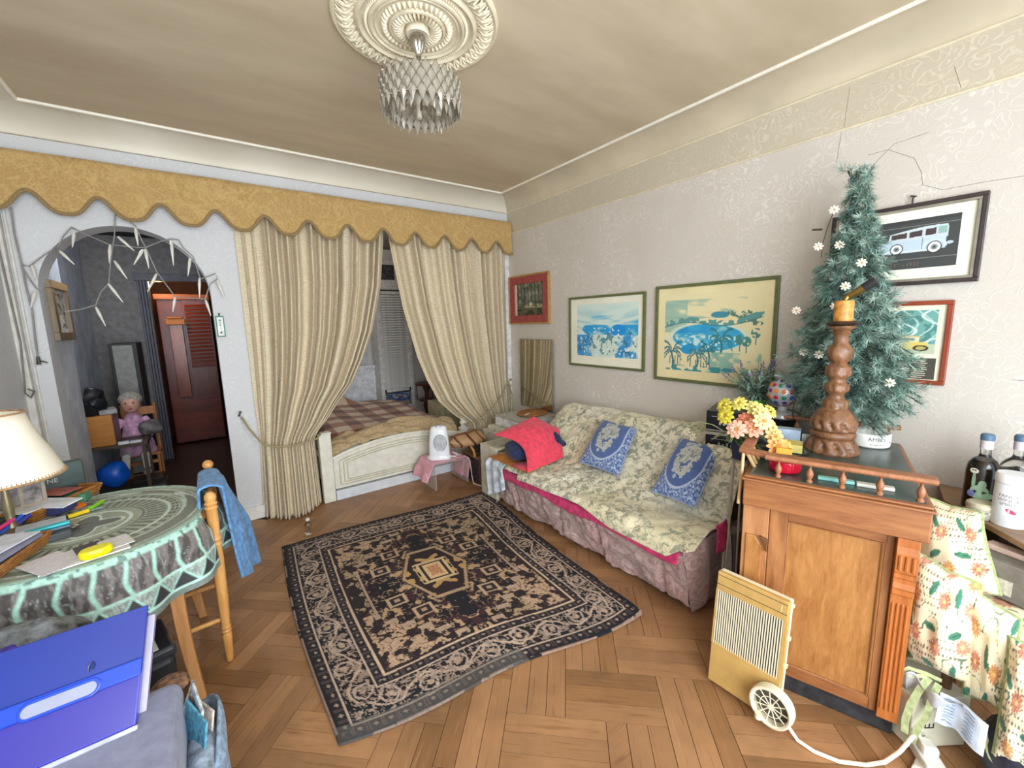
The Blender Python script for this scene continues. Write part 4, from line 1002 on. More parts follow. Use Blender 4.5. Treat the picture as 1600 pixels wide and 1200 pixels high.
# disco ball lamp
dl = thing('disco_ball_lamp', 'silver disco ball lamp with coloured lenses on the upper hi-fi unit', 'lamp', (2.545, .945, .984), 0)
M_sil = plain('#b9bdc4', .25, .35, var=.03)
MB().lathe([(0, 0), (.068, 0), (.075, .008), (.072, .022), (.055, .036), (.025, .042), (.022, .046), (.022, .075), (0, .075)], 36, False).build('base', M_sil, dl)
MB().ball((0, 0, .142), .076, 40, 24).build('ball', M_sil, dl)
cols = ['#b3202f', '#e08a1e', '#3c2a6e', '#1f7a5e', '#d9741c', '#7a1f3a', '#27408f']
for j, (el, n) in enumerate(((62, 6), (36, 11), (10, 13), (-16, 12), (-42, 9), (-66, 6))):
    for k in range(n):
        a = 2*pi*(k+.5*(j % 2))/n+.15; e = radians(el)
        nv = Vector((cos(a)*cos(e), sin(a)*cos(e), sin(e)))
        if nv.x > .55: continue
        q = nv.to_track_quat('Z', 'Y').to_euler(); c = Vector((0, 0, .142))+nv*.0745
        MB().at(c, q).lathe([(0, .0062), (.006, .0055), (.011, .0035), (.0118, .0)], 14, False).build('lens', plain(cols[(k*3+j*2) % 7], .12, var=.02), dl)
MB().tube([(.03, -.075, .15), (.045, -.085, .10), (.04, -.075, .03), (.05, -.07, .005)], .0035, 6).build('cable', plain('#2a2a2a', .5), dl)
# ---------------------------------------------------------------- plants
def leafblade(b, p, d, L, w, up=None, bend=.3, n=4):
    """flat tapering leaf from p along d"""
    d = Vector(d).normalized(); s = d.cross(Vector((0, 0, 1)));
    s = s.normalized() if s.length > .01 else Vector((1, 0, 0)); nrm = s.cross(d)
    vs = []; fs = []
    for i in range(n+1):
        t = i/n; c = Vector(p)+d*(L*t)-nrm*0+Vector((0, 0, -bend*L*t*t)); ww = w*sin(pi*(.12+.88*t))**.8 if i < n else .0005
        vs += [tuple(c-s*ww*.5), tuple(c+s*ww*.5)]
    for i in range(n): fs.append((2*i, 2*i+1, 2*i+3, 2*i+2))
    b.add(vs, fs)
lv = thing('lavender_plant', 'artificial lavender with grey green leaves in a green pot', 'plant', (2.665, 1.125, .984))
MB().lathe([(0, 0), (.034, 0), (.045, .055), (.048, .056), (.048, .066), (.041, .066), (.038, .05), (0, .05)], 24, False).build('pot', plain('#3fae3c', .3), lv)
b = MB(); fb = MB(); r = random.Random(5); stems = MB()
for k in range(64):
    a = r.uniform(0, 6.28); el = r.uniform(.55, 1.35); L = r.uniform(.12, .27)
    d = Vector((cos(a)*cos(el), sin(a)*cos(el), sin(el)))
    if d.x > .3: d.x *= .3
    if d.y < 0: d.y *= .7
    tip = Vector((0, 0, .05))+d*L
    stems.tube([(0, 0, .05), tuple(Vector((0, 0, .05))+d*L*.5+Vector((0, 0, .01))), tuple(tip)], .0015, 4)
    for q in range(11):
        t = .2+.07*q; c = Vector((0, 0, .05))+d*L*t
        dd = Vector((r.uniform(-1, 1), r.uniform(-1, 1), r.uniform(-.2, .9))); leafblade(b, c, dd, r.uniform(.035, .07), r.uniform(.010, .018), bend=.25)
    if k % 2 == 0 and el > .6:
        for q in range(7): fb.ball(tuple(tip+d*(q*.006)+Vector((r.uniform(-.004, .004), r.uniform(-.004, .004), 0))), .0042, 6, 4)
for k in range(16):
    a = r.uniform(0, 6.28); leafblade(b, (0, 0, .06), (cos(a), sin(a), r.uniform(.2, 1)), r.uniform(.06, .10), .03, bend=.4)
stems.build('stem', plain('#6f8f78', .7), lv); o = b.build('leaves', plain('#93b3a2', .7, var=.25, scale=50), lv); o['kind'] = 'stuff'
o = fb.build('flowers', plain('#84759f', .8, var=.3, scale=60), lv); o['kind'] = 'stuff'
# artificial bouquet in a dark square pot
bq = thing('artificial_bouquet', 'yellow and orange artificial flowers in a dark blue pot by the rail', 'flowers', cw(.33, .587, .8785))
ps = thing('plant_stand', 'thin metal plant stand under the dark blue flower pot', 'stand', cw(.33, .587, 0), CA)
MB().lathe([(0, .868), (.045, .868), (.045, .878), (0, .878)], 20, False).build('stand_top', plain('#8d877c', .5), ps)
for k in range(3): MB().tube([(.03*cos(2.1*k), .03*sin(2.1*k), .868), (.05*cos(2.1*k), .05*sin(2.1*k), 0)], .005, 6).build('leg', plain('#a39c8c', .4), ps)
b = MB(); b.add([(-.028, -.028, 0), (.028, -.028, 0), (.028, .028, 0), (-.028, .028, 0), (-.04, -.04, .085), (.04, -.04, .085), (.04, .04, .085), (-.04, .04, .085)], [(3, 2, 1, 0), (4, 5, 6, 7), (0, 1, 5, 4), (1, 2, 6, 5), (2, 3, 7, 6), (3, 0, 4, 7)])
b.box(-.043, -.043, .075, .043, .043, .088); b.build('pot', plain('#27304a', .4), bq, smooth=False, bev=.003)
r = random.Random(9); st = MB(); lf = MB()
def bloom(c, nrm, R, col1, col2, parent, k=10):
    q = Vector(nrm).normalized().to_track_quat('Z', 'Y').to_euler()
    b = MB().at(c, q)
    for ring, n, rr, hh in ((0, k, R, .25), (1, k-3, R*.62, .55)):
        for i in range(n):
            a = 2*pi*i/n+ring*.3; ca, sa = cos(a), sin(a); w = rr*.42
            pts = []
            for t, ww in ((.1, .35), (.45, .9), (.8, 1.0), (1.0, .35)):
                z = R*hh*sin(pi*t*.7)-R*.12*t*t; x = rr*t
                pts += [(x*ca+w*.5*ww*sa, x*sa-w*.5*ww*ca, z), (x*ca-w*.5*ww*sa, x*sa+w*.5*ww*ca, z)]
            b.add(pts, [(2*j, 2*j+1, 2*j+3, 2*j+2) for j in range(3)])
    o = b.build('flower', plain(col1, .7, var=.12, scale=90), parent)
    MB().at(c, q).ball((0, 0, R*.25), (R*.2, R*.2, R*.12), 8, 6).build('flower_centre', plain(col2, .8), o).parent = o
    return o
bl_ = [(-.12, .10, .20, '#cfc23c'), (-.09, .13, .24, '#d2c84a'), (-.05, .07, .25, '#d9cf6a'), (-.02, .0, .23, '#dcd07c'), (.02, -.06, .22, '#d6c860'), (-.06, .02, .18, '#e3876a'), (-.09, -.04, .16, '#e6a184'), (-.03, -.09, .16, '#e5cf7c'), (-.06, -.13, .13, '#e8b878'),
       (-.09, -.16, .10, '#e6a35c'), (-.04, -.18, .085, '#eab05a'), (.03, .10, .22, '#d3c652'), (-.02, .14, .20, '#cbbf40'), (-.10, -.09, .20, '#e3d596'), (-.13, .03, .15, '#e5b39a'), (-.05, -.05, .22, '#dfd385')]
for x, y, z, c in bl_:
    y = y*.78-.055; z += .02
    st.tube([(0, 0, .08), (x*.4, y*.4, z*.75), (x, y, z)], .002, 5)
    bloom((x, y, z), (x*2-.05, y*1.5, .12), r.uniform(.036, .046), c, '#b7863a', bq)
for k in range(46):
    a = r.uniform(0, 6.28); leafblade(lf, (r.uniform(-.05, .05), r.uniform(-.05, .05), r.uniform(.08, .17)), (cos(a), sin(a), r.uniform(-.1, .8)), r.uniform(.05, .11), r.uniform(.016, .030), bend=.5)
st.build('stem', plain('#7f9464', .7), bq); o = lf.build('leaves', plain('#7c8a62', .7, var=.3, scale=40), bq); o['kind'] = 'stuff'
MB().tube([(0, .02, .09), (-.05, .12, .15), (-.04, .2, .15), (-.05, .27, .10)], .0025, 5).build('stem', plain('#9aa480', .7), bq)
sf = thing('white_blossoms', 'two small white blossoms hanging over the back of the sofa', 'flowers', cw(.60, .885, .90))
MB().tube([(0, -.08, .03), (0, -.03, .0), (0, .02, -.015)], .003, 5).build('stem', plain('#9aa480', .7), sf)
for c in ((0, .02, 0), (-.01, -.02, -.02)): bloom(c, (-1, .3, .3), .026, '#eee6cf', '#c9b27a', sf, 7)
# ---------------------------------------------------------------- Christmas tree
TX, TY = 2.565, .69
xt = thing('christmas_tree', 'small artificial Christmas tree with white star flowers on the cabinet', 'tree', (TX, TY, ZT))
M_ndl = None
t = NT('needles'); co = t.coord(); f = t.noise(co, 18, 3); MATS['ndl'] = t.out(t.ramp(f, [(.30, '#43665b'), (.48, '#749488'), (.70, '#b2c6ba')]), .65)
MB().tube([(0, .02, 0), (.0, .02, .3), (0, .0, .8), (0, .03, 1.25), (0, .055, 1.30)], [.012, .011, .009, .006, .004], 8).build('trunk', plain('#4d3b2c', .8), xt)
for k in range(3):
    a = 2*pi*k/3+2; MB().tube([(0, .02, .03), (.03*cos(a), .02+.03*sin(a), .012), (.05*cos(a), .02+.05*sin(a), .006)], .006, 6).build('foot', plain('#24463c', .6), xt)
r = random.Random(21); nd = MB(); nv_ = []; nf_ = []; brs = MB()
def needles(p0, p1, n, ln):
    p0, p1 = Vector(p0), Vector(p1); ax = (p1-p0).normalized(); o1 = ax.orthogonal().normalized(); o2 = ax.cross(o1)
    for i in range(n):
        t = r.random(); a = r.uniform(0, 6.283); p = p0.lerp(p1, t)
        d = (o1*cos(a)+o2*sin(a))*.85+ax*r.uniform(.35, 1.0); d = d.normalized()*ln*r.uniform(.7, 1.15)
        s = d.cross(ax); s = s.normalized()*.0013 if s.length > 1e-6 else o1*.0013
        k = len(nv_); nv_.extend([tuple(p-s), tuple(p+s), tuple(p+d+s*.5), tuple(p+d-s*.5)]); nf_.append((k, k+1, k+2, k+3))
def rad(z):     # silhouette radius at height z above the cabinet top
    return pw(z, [(.10, .13), (.20, .20), (.32, .27), (.45, .25), (.62, .205), (.80, .15), (.95, .105), (1.10, .065), (1.22, .045), (1.3, .03)])
tiers = 34
for k in range(tiers):
    z = .17+1.10*(k/(tiers-1))**1.02; R = rad(z); n = max(4, int(5+R*34)); cx = .02-.09*max(0, .5-z)+.01
    for j in range(n):
        a = 2*pi*j/n+k*1.9+r.uniform(-.2, .2); L = R*r.uniform(.62, 1.14); dx, dy = cos(a), sin(a)
        if TX+dx*L > XR-.05: L = (XR-.05-TX)/dx
        if dx < 0: L = min(L, .15/max(.01, -dx)) if z < .62 else L
        tip = (dx*L, dy*L-.07*max(0, .75-z), z-.10*L/.3-.03+r.uniform(-.02, .03)); base = (0, .015, z+.03)
        mid = tuple(Vector(base).lerp(Vector(tip), .55)+Vector((0, 0, .02)))
        brs.tube([base, mid, tip], .0022, 4)
        nn = int(26+L*260); needles(base, mid, nn//2, .032); needles(mid, tip, nn, .036)
        for q in range(2 if L > .08 else 1):
            w = a+r.choice((-1, 1))*r.uniform(.4, .8); m2 = Vector(mid).lerp(Vector(tip), r.uniform(.1, .6)); l2 = L*r.uniform(.25, .42)
            e2 = m2+Vector((cos(w)*l2, sin(w)*l2, r.uniform(-.04, .02)))
            if TX+e2.x > XR-.05: e2.x = XR-.05-TX
            if z < .62: e2.x = max(e2.x, -.15)
            needles(m2, e2, int(24+l2*220), .034)
needles((0, .03, 1.22), (0, .045, 1.31), 60, .034); needles((0, .05, 1.29), (.0, .085, 1.325), 50, .04)
brs.build('branch_wire', plain('#4c5a4c', .8), xt)['kind'] = 'stuff'
nd.v, nd.f = nv_, nf_
o = nd.build('needles', MATS['ndl'], xt, smooth=False); o['kind'] = 'stuff'
def treept(px, py, x): return None
for x, y, z in ((2.49, .765, 2.04), (2.47, .81, 1.876), (2.47, .725, 1.87), (2.45, .63, 1.775), (2.42, .674, 1.674), (2.47, .885, 1.57), (2.44, .712, 1.585), (2.44, .828, 1.361), (2.42, .755, 1.352), (2.43, .484, 1.239)):
    bloom((x-TX, y-TY, z-ZT), (-1, -.35, .15), .021, '#ece4d2', '#b08b5a', xt, 8)
gw = MB().tube([(-.07, .075, 1.12), (-.07, .095, 1.05), (-.09, .105, .97), (-.08, .11, .90)], .002, 5); gw.build('light_wire', plain('#3d332b', .6), xt)
MB().tube([(-.08, .115, 1.035), (-.085, .155, 1.04)], .005, 8).build('light_bulb', plain('#3b3530', .4), xt)
MB().tube([(-.20, .13, .25), (-.21, .135, .18), (-.2, .14, .12), (-.2, .13, .10)], .0028, 5).build('light_wire', plain('#1f2b2a', .5), xt)

# ================================================================== pictures on the right wall
M_ink = plain('#23262b', .6, var=.05)
def wall_text(txt, y, z, size, m, parent, x=None):
    cu = bpy.data.curves.new('lettering', 'FONT'); cu.body = txt; cu.size = size
    to = bpy.data.objects.new('lettering', cu); COL.objects.link(to); me = bpy.data.meshes.new_from_object(to); bpy.data.objects.remove(to)
    for v in me.vertices: v.co = (x, y-v.co.x, z+v.co.y)
    me.materials.clear(); me.materials.append(m); o = bpy.data.objects.new('lettering', me); COL.objects.link(o); o.parent = parent; return o
def picture(name, label, y0, y1, z0, z1, fw, fmat, mat_col, art, nu, nv, fn, depth=.022, bev=.003, inner=None):
    """frame on the right wall: y0<y1, art=(y0,y1,z0,z1); u runs to the right in the view (y falling), v upwards"""
    t = thing(name, label, 'picture', (0, 0, 0)); x0 = XR-.001; xf = x0-depth
    f = MB(); f.box(xf, y0, z1-fw, x0, y1, z1); f.box(xf, y0, z0, x0, y1, z0+fw); f.box(xf, y0, z0+fw, x0, y0+fw, z1-fw); f.box(xf, y1-fw, z0+fw, x0, y1, z1-fw)
    f.build('frame', fmat, t, smooth=False, bev=bev)
    if inner:
        g = fw; f = MB(); w = inner[0]; f.box(xf+.004, y0+g, z1-g-w, x0, y1-g, z1-g); f.box(xf+.004, y0+g, z0+g, x0, y1-g, z0+g+w); f.box(xf+.004, y0+g, z0+g+w, x0, y0+g+w, z1-g-w); f.box(xf+.004, y1-g-w, z0+g+w, x0, y1-g, z1-g-w)
        f.build('inner_frame', inner[1], t, smooth=False, bev=.002)
    MB().box(x0-.010, y0+fw*.6, z0+fw*.6, x0, y1-fw*.6, z1-fw*.6).build('mount_board', plain(mat_col, .75, var=.04, scale=4), t, smooth=False)
    a = art; painted('print', fn, lambda u, v: (x0-.0108, lerp(a[1], a[0], u), lerp(a[2], a[3], v)), nu, nv, vcol(.7), t, smooth=False)
    return t
M_olive = plain('#626a43', .4, var=.08)
def sea1(u, v):
    c = np.ones((len(u), 3))*hx('#d3e6de')
    st = fbm(u*3, v*16+1.5*np.sin(u*3), 3); sky = v > .5
    c = lay(c, sky*np.clip((st-.42)*4, 0, .8)*np.clip((.98-v)*4, 0, 1), '#9fcbd2')
    c = lay(c, (v > .60)*(v < .78)*np.clip((fbm(u*2.5+3, v*9-u, 7)-.42)*5, 0, 1)*(u > .18), '#58b4d9')
    c = lay(c, (v > .42)*(v < .60)*(u > .30+.2*np.sin(v*9))*np.clip((fbm(u*5, v*8, 9)-.22)*5, 0, 1), '#2f9fdb')
    c = lay(c, (v < .42)*((u < .28)+(u > .66))*np.clip((fbm(u*6, v*6, 11)-.33)*5, 0, 1), '#3d97d3')
    c = lay(c, (np.hypot((u-.70)/.13, (v-.50)/.12) < .9), '#1793dd')
    c = lay(c, (v < .46)*(np.hypot((u-.47)/.22, (v-.16)/.26) < 1)*.9, '#cfe3d6')
    dd = (vn(u*30, v*18, 13) > .74)*(v < .5)*(v > .05); c = lay(c, dd*.7, '#3c7690'); c = lay(c, (vn(u*44, v*30, 17) > .80)*(v < .55), '#e6f0ea')
    c = lay(c, (np.abs(((u*26) % 1)-.5) < .10)*(vn(np.floor(u*26), v*3, 3) > .62)*(v < .36)*(v > .10), '#3b6f86')
    return c
picture('seascape_print', 'pale blue seascape print in a thin olive frame, smaller of the two over the sofa', 2.04, 2.885, 1.127, 1.757, .020, M_olive, '#ecebd8', (2.105, 2.785, 1.225, 1.685), 170, 120, sea1)
def palm(c, u, v, x, y, h, s, col):
    tr = (np.abs(u-x-.012*np.sin((v-y)*20)) < .010*s)*(v > y)*(v < y+h); c = lay(c, tr, col)
    du, dv = (u-x)/s, (v-(y+h))/s; a = np.arctan2(dv, du); rr = np.hypot(du, dv*1.25)
    fr = np.zeros(len(u))
    for aa, bb in ((2.6, 16), (1.5, 15), (.7, 14), (-.1, 11)): fr = np.maximum(fr, (np.abs(dv-(aa*np.abs(du)-bb*du*du)) < .013+.05*np.abs(du)*(1-np.abs(du)/.10))*(np.abs(du) < .095))
    return lay(c, fr*(vn(u*150, v*90, 3) > .22)*.9, col)
def sea2(u, v):
    c = np.ones((len(u), 3))*hx('#e3d8ab'); c = lay(c, np.clip((.5-u)*1.2+.2, 0, 1)*.25, '#efe7c4')
    c = lay(c, (u < .26)*(v > .5)*(v < .92)*np.clip((fbm(u*5, v*9, 5)-.25)*4, 0, .8), '#8fb6a8')
    c = lay(c, (v > .68)*(v < .92)*np.clip((fbm(u*3, v*14+u*2, 6)-.52)*6, 0, .7)*(u < .85), '#8fb2a4')
    land = .60+.04*np.sin(u*7)+.09*u; bay = np.hypot((u-.47)/.37, (v-.44)/.17)
    c = lay(c, (bay < 1.15)*.8, '#cfdcc8')
    c = lay(c, (bay < 1)*np.clip((fbm(u*7, v*9, 8)-.18)*5, 0, 1), '#3aa3cf'); c = lay(c, (bay < .95)*(v > .50)*np.clip((fbm(u*3, v*5, 9)-.35)*6, 0, 1), '#1f8fca')
    c = lay(c, (bay < .9)*(v < .47)*(vn(u*40, v*40, 10) > .6), '#bfe0e4'); c = lay(c, (np.hypot((u-.27)/.07, (v-.28)/.06) < 1), '#1e93cf')
    hill = (np.abs(v-land) < .022+.03*fbm(u*12, v*0, 4))*(u > .02); c = lay(c, hill*(vn(u*40, v*30, 3) > .35), '#5f9793'); c = lay(c, (np.abs(v-land+.03) < .006)*(u < .98), '#3f7d80')
    c = lay(c, (np.hypot((u-.60)/.09, (v-.72)/.04) < 1)*.9, '#2f84a0')
    for k in range(6):
        x = .70+.05*k; y = .74-.02*(k % 3)-.09*(k > 3); c = lay(c, (np.hypot((u-x)/.05, (v-y)/.025) < 1)*(vn(u*60, v*60, k) > .45), '#567f6c')
    for x, y in ((.80, .42), (.86, .40), (.94, .50)): c = lay(c, (np.hypot((u-x)/.045, (v-y)/.06) < 1)*(vn(u*50, v*40, 2) > .25), '#4a8a80'); c = lay(c, (np.abs(u-x) < .005)*(v < y)*(v > y-.14), '#4a7f78')
    for x, y, h, s, col in ((.10, .02, .24, 1.15, '#2f7280'), (.38, .06, .18, 1.05, '#3b7f86'), (.50, .10, .18, 1.0, '#2d7078'), (.62, .24, .18, 1.2, '#2f7b80')): c = palm(c, u, v, x, y, h, s, col)
    c = lay(c, (v < .20)*(v > .06)*(np.abs(((u*34) % 1)-.5) < .16)*(u < .55)*(vn(np.floor(u*34), v*5, 6) > .4), '#3f6f74')
    c = lay(c, (v < .26)*(u > .45)*np.clip((fbm(u*9, v*9, 14)-.42)*6, 0, .85), '#7fb0a2'); c = lay(c, (v < .07)*(vn(u*22, v*22, 15) > .5), '#3a8f96')
    return c
picture('bay_print', 'large print of a blue bay with palms in an olive frame, right of the seascape', 1.098, 1.945, 1.080, 1.783, .022, M_olive, '#e9dcae', (1.175, 1.865, 1.165, 1.715), 200, 160, sea2)
def forest(u, v):
    c = np.ones((len(u), 3))*hx('#4d5344'); c = lay(c, fbm(u*5, v*6, 3) > .5, '#6b7060'); c = lay(c, fbm(u*9, v*9, 4) > .62, '#8f8f7c'); c = lay(c, (v < .32), '#5d5a45'); c = lay(c, (v < .34)*(v > .26)*(fbm(u*8, v*10, 5) > .45), '#a39a78'); c = lay(c, (v > .3)*(np.abs(np.sin(u*23+v)) > .96), '#2b2d26'); c = lay(c, np.hypot((u-.55)/.06, (v-.36)/.05) < 1, '#c9bfa0')
    return lay(c, (v < .22)*(fbm(u*7, v*9, 9) > .5), '#33352a')
picture('forest_painting', 'small dark landscape painting in a wide rust red frame by the curtain', 3.165, 3.83, 1.522, 2.035, .016, plain('#b3884a', .4), '#d8cdb0', (3.275, 3.70, 1.60, 1.955), 80, 70, forest, .03, inner=(.075, plain('#a04a46', .6, var=.12)))
def car1(u, v):
    c = np.ones((len(u), 3))*hx('#3f4242'); c = lay(c, v > .93, '#383a3b')
    c = lay(c, (np.abs(v-.865) < .006)+(np.abs(v-.20) < .006), '#8d8f8c')
    bl = '#b9cbd9'
    hood = (u > .24)*(u < .46)*(v > .40)*(v < .575+.10*(u-.24)); c = lay(c, hood, bl)
    body = (u > .44)*(u < .90)*(v > .36)*(v < .60+.06*(u-.44)/.46); c = lay(c, body, bl)
    cabn = (u > .42+.10*(v-.6))*(u < .915-.12*np.maximum(0, v-.74))*(v >= .58)*(v < .735+.10*np.sin(np.clip((u-.42)/.5, 0, 1)*pi*.62)); c = lay(c, cabn, '#c3d0d6')
    for a, b2 in ((.445, .58), (.60, .705), (.735, .82)): c = lay(c, (u > a)*(u < b2)*(v > .63+.06*(u-.44))*(v < .725+.07*(u-.44)/.46), '#45393a')
    c = lay(c, (u > .835)*(u < .90)*(v > .66)*(v < .79), '#8fb0ab'); c = lay(c, (np.abs(u-.715) < .004)*(v > .38)*(v < .62), '#4b5a66')
    fend = np.abs(v-(.43-.07*np.sin(np.clip((u-.25)/.25, 0, 1)*pi*1.2-.3)))<.028; c = lay(c, fend*(u > .22)*(u < .46), '#d3dee4')
    c = lay(c, (np.abs(v-.355) < .022)*(u > .42)*(u < .80), '#c9d6de')
    arcw = np.hypot((u-.815)/.10, (v-.40)/.16); c = lay(c, (arcw < 1)*(arcw > .80)*(v > .40), '#cbd8e0')
    for x, y, a, b2 in ((.50, .425, .050, .098), (.815, .40, .052, .105), (.335, .30, .026, .105)):
        q = np.hypot((u-x)/a, (v-y)/b2); c = lay(c, q < 1.15, '#1c1e20'); c = lay(c, q < .96, '#e9ece9'); c = lay(c, q < .52, '#7d8788'); c = lay(c, q < .22, '#3a3a3c')
    c = lay(c, (np.hypot((u-.235)/.05, (v-.50)/.11) < 1), '#8d9596'); c = lay(c, (np.hypot((u-.17)/.07, (v-.42)/.05) < 1), '#b9c4c8'); c = lay(c, (np.hypot((u-.2)/.02, (v-.47)/.03) < 1), '#e6e3da')
    c = lay(c, (v > .27)*(v < .285)*(u > .38)*(u < .5), '#6d7071'); c = lay(c, (np.hypot((u-.93)/.03, (v-.46)/.03) < 1), '#b8c6ce')
    return c
p1 = picture('car_print', 'print of a white vintage car on black in a dark frame, upper of two', .298, .86, 1.676, 2.058, .018, plain('#3b3232', .35, var=.1), '#eeeedd', (.375, .80, 1.755, 1.985), 190, 110, car1, .026, inner=(.012, plain('#8f897a', .4)))
MB().box(XR-.0113, .3685, 1.749, XR-.0112, .806, 1.7515).build('mount_line', plain('#d9dbd2', .6), p1, smooth=False)
wall_text('Cadillac “V 12” – 1933', .72, 1.768, .024, plain('#7a6a5a', .7), p1, XR-.0125)
MB().tube([(XR-.02, .545, 2.055), (XR-.02, .545, 2.085), (XR-.012, .535, 2.09), (XR-.02, .555, 2.095)], .004, 6).build('hanger', plain('#2a2626', .4), p1)
def car2(u, v):
    c = np.ones((len(u), 3))*hx('#6da39c'); c = lay(c, fbm(u*9, v*5, 3) > .52, '#4d8580'); c = lay(c, (np.abs(np.sin(u*17+2*np.sin(v*7))) > .965), '#a9cdc6'); c = lay(c, np.abs(np.sin(u*8+1.3*np.sin(v*9))) > .985, '#d3e3da')
    c = lay(c, (v < .22), '#b9c2a8'); c = lay(c, (v > .95)*0, '#ffffff')
    y = '#d8c36a'; body = (v > .10)*(v < .27)*(u > .05)*(u < .92-.4*np.maximum(0, v-.2)); c = lay(c, body, y)
    c = lay(c, (v > .27)*(v < .40)*(u > .12)*(u < .80), '#d6d4b4'); c = lay(c, (v > .295)*(v < .36)*(u > .16)*(u < .44), '#7d8f80'); c = lay(c, (v > .295)*(v < .36)*(u > .48)*(u < .75), '#7d8f80'); c = lay(c, (np.abs(v-.40) < .012)*(u > .1)*(u < .82), '#cbb777')
    for x in (.2, .83): q = np.hypot((u-x)/.10, (v-.13)/.07); c = lay(c, q < 1, '#3d3a2c'); c = lay(c, q < .6, '#b5a660')
    return c
p2 = picture('car_print', 'print of a yellow vintage car in a red brown frame, lower of two', .362, .78, 1.198, 1.598, .020, wood('#7d2f1a', '#9c4426', 2), '#efe8cf', (.41, .70, 1.345, 1.555), 90, 80, car2, .022)
MB().box(XR-.0117, .40, 1.222, XR-.0107, .70, 1.325).build('text_panel', plain('#4a463f', .7, var=.1), p2, smooth=False)
M_cr = plain('#cfc8b4', .7)
for k in range(9):
    for j in range(4):
        y = .69-.068*j-rnd.uniform(0, .01); MB().box(XR-.0122, y-.05-rnd.uniform(-.01, .012), 1.312-.010*k-.004, XR-.0117, y, 1.312-.010*k).build('printed_line', M_cr, p2, smooth=False)
MB().tube([(XR-.02, .585, 1.595), (XR-.02, .585, 1.618), (XR-.012, .578, 1.623), (XR-.02, .592, 1.627)], .0035, 6).build('hanger', plain('#2a2626', .4), p2)

# ================================================================== beige convector heater and its cord
hc = thing('convector_heater', 'beige slatted convector heater leaning on the oak cabinet', 'heater', (1.587, .80, .012), radians(-90+1.5))
hc.rotation_euler = (radians(-5.5), 0, radians(-88.5))
M_bg = plain('#c09c5c', .4, var=.05); M_bgw = plain('#e6ddc2', .4, var=.04); M_dk = plain('#2c2b22', .7)
# local x: along the panel towards the viewer's right, local y: towards the wall, z up
MB().box(0, .012, 0, .265, .045, .485).build('back_shell', M_bgw, hc, smooth=False, bev=.006)
MB().box(.0, -.004, .405, .265, .02, .485).build('top_band', M_bg, hc, smooth=False, bev=.004)
MB().box(.0, -.004, 0, .265, .02, .175).build('bottom_panel', M_bg, hc, smooth=False, bev=.004)
for x0, x1 in ((.0, .006), (.252, .265)): MB().box(x0, -.004, .17, x1, .02, .41).build('side_band', M_bg, hc, smooth=False)
MB().box(.006, .011, .172, .254, .014, .408).build('grille_back', M_dk, hc, smooth=False)
fin = MB().box(0, -.004, .172, .0037, .002, .408).build('fin', M_bgw, hc, smooth=False)
for k in range(28):
    c = fin if k == 0 else fin.copy()
    if k: COL.objects.link(c); c.parent = hc
    c.location = (.008+k*.00885, 0, 0)
MB().box(.003, -.0046, .470, .262, -.004, .472).build('seam', M_dk, hc, smooth=False); MB().box(.003, -.0046, .432, .262, -.004, .434).build('seam', M_dk, hc, smooth=False)
MB().box(.240, -.0052, .438, .242, -.004, .463).build('mark', plain('#f2ecd8', .4), hc, smooth=False)
for z in (.46, .33, .22, .10): MB().box(.265, .015, z, .273, .03, z+.012).build('clip', M_bgw, hc, smooth=False)
wh = MB().at((.255, -.035, .085), (radians(90), 0, 0)).lathe([(.066, -.022), (.072, -.018), (.074, .0), (.072, .022), (.066, .024), (.060, .020), (.060, -.020), (.066, -.022)], 40, False).build('fan_ring', M_bgw, hc)
for k in range(11):
    a = 2*pi*k/11; MB().tube([(.255+.010*cos(a), -.047, .085+.010*sin(a)), (.255+.064*cos(a), -.050, .085+.064*sin(a))], .0022, 5).build('spoke', M_bgw, wh.parent)
MB().at((.255, -.042, .085), (radians(90), 0, 0)).lathe([(0, .012), (.010, .010), (.012, 0), (0, 0)], 16, False).build('hub', M_bgw, hc)
MB().tube([(.255+.036*cos(2*pi*k/30), -.049, .085+.036*sin(2*pi*k/30)) for k in range(31)], .0016, 5).build('spoke_ring', M_bgw, hc)
MB().at((.255, -.020, .085), (radians(90), 0, 0)).lathe([(0, 0), (.061, 0), (.061, .006), (0, .006)], 32, False).build('intake', plain('#5a574a', .6), hc)
MB().at((.222, -.06, .032)).lathe([(0, -.010), (.012, -.010), (.012, .010), (0, .010)], 16, False).build('foot_knob', M_bgw, hc)
hcd = MB().tube([(1.60, .50, .03), (1.585, .46, .012), (1.59, .41, .008), (1.62, .345, .007), (1.68, .285, .007), (1.74, .25, .008), (1.80, .225, .03), (1.845, .205, .075), (1.865, .195, .09), (1.88, .19, .06), (1.875, .19, .03)], .0065, 8).build('heater_cord', plain('#efe6cf', .4))
tag(hcd, 'thick cream cord running from the convector heater past the cabinet', 'cord')
sk = thing('plug_socket', 'white plug and multi-socket block on the floor by the carton', 'plug', (1.86, .165, 0), .6)
MB().box(-.06, -.03, 0, .06, .03, .04).build('block', plain('#dcdcd6', .35), sk, smooth=False, bev=.006)
MB().box(-.02, -.022, .04, .03, .022, .075).build('plug', plain('#e9e7e0', .35), sk, smooth=False, bev=.008)
MB().box(-.012, -.026, .048, .022, -.022, .06).build('recess', plain('#8a8a86', .4), sk, smooth=False)
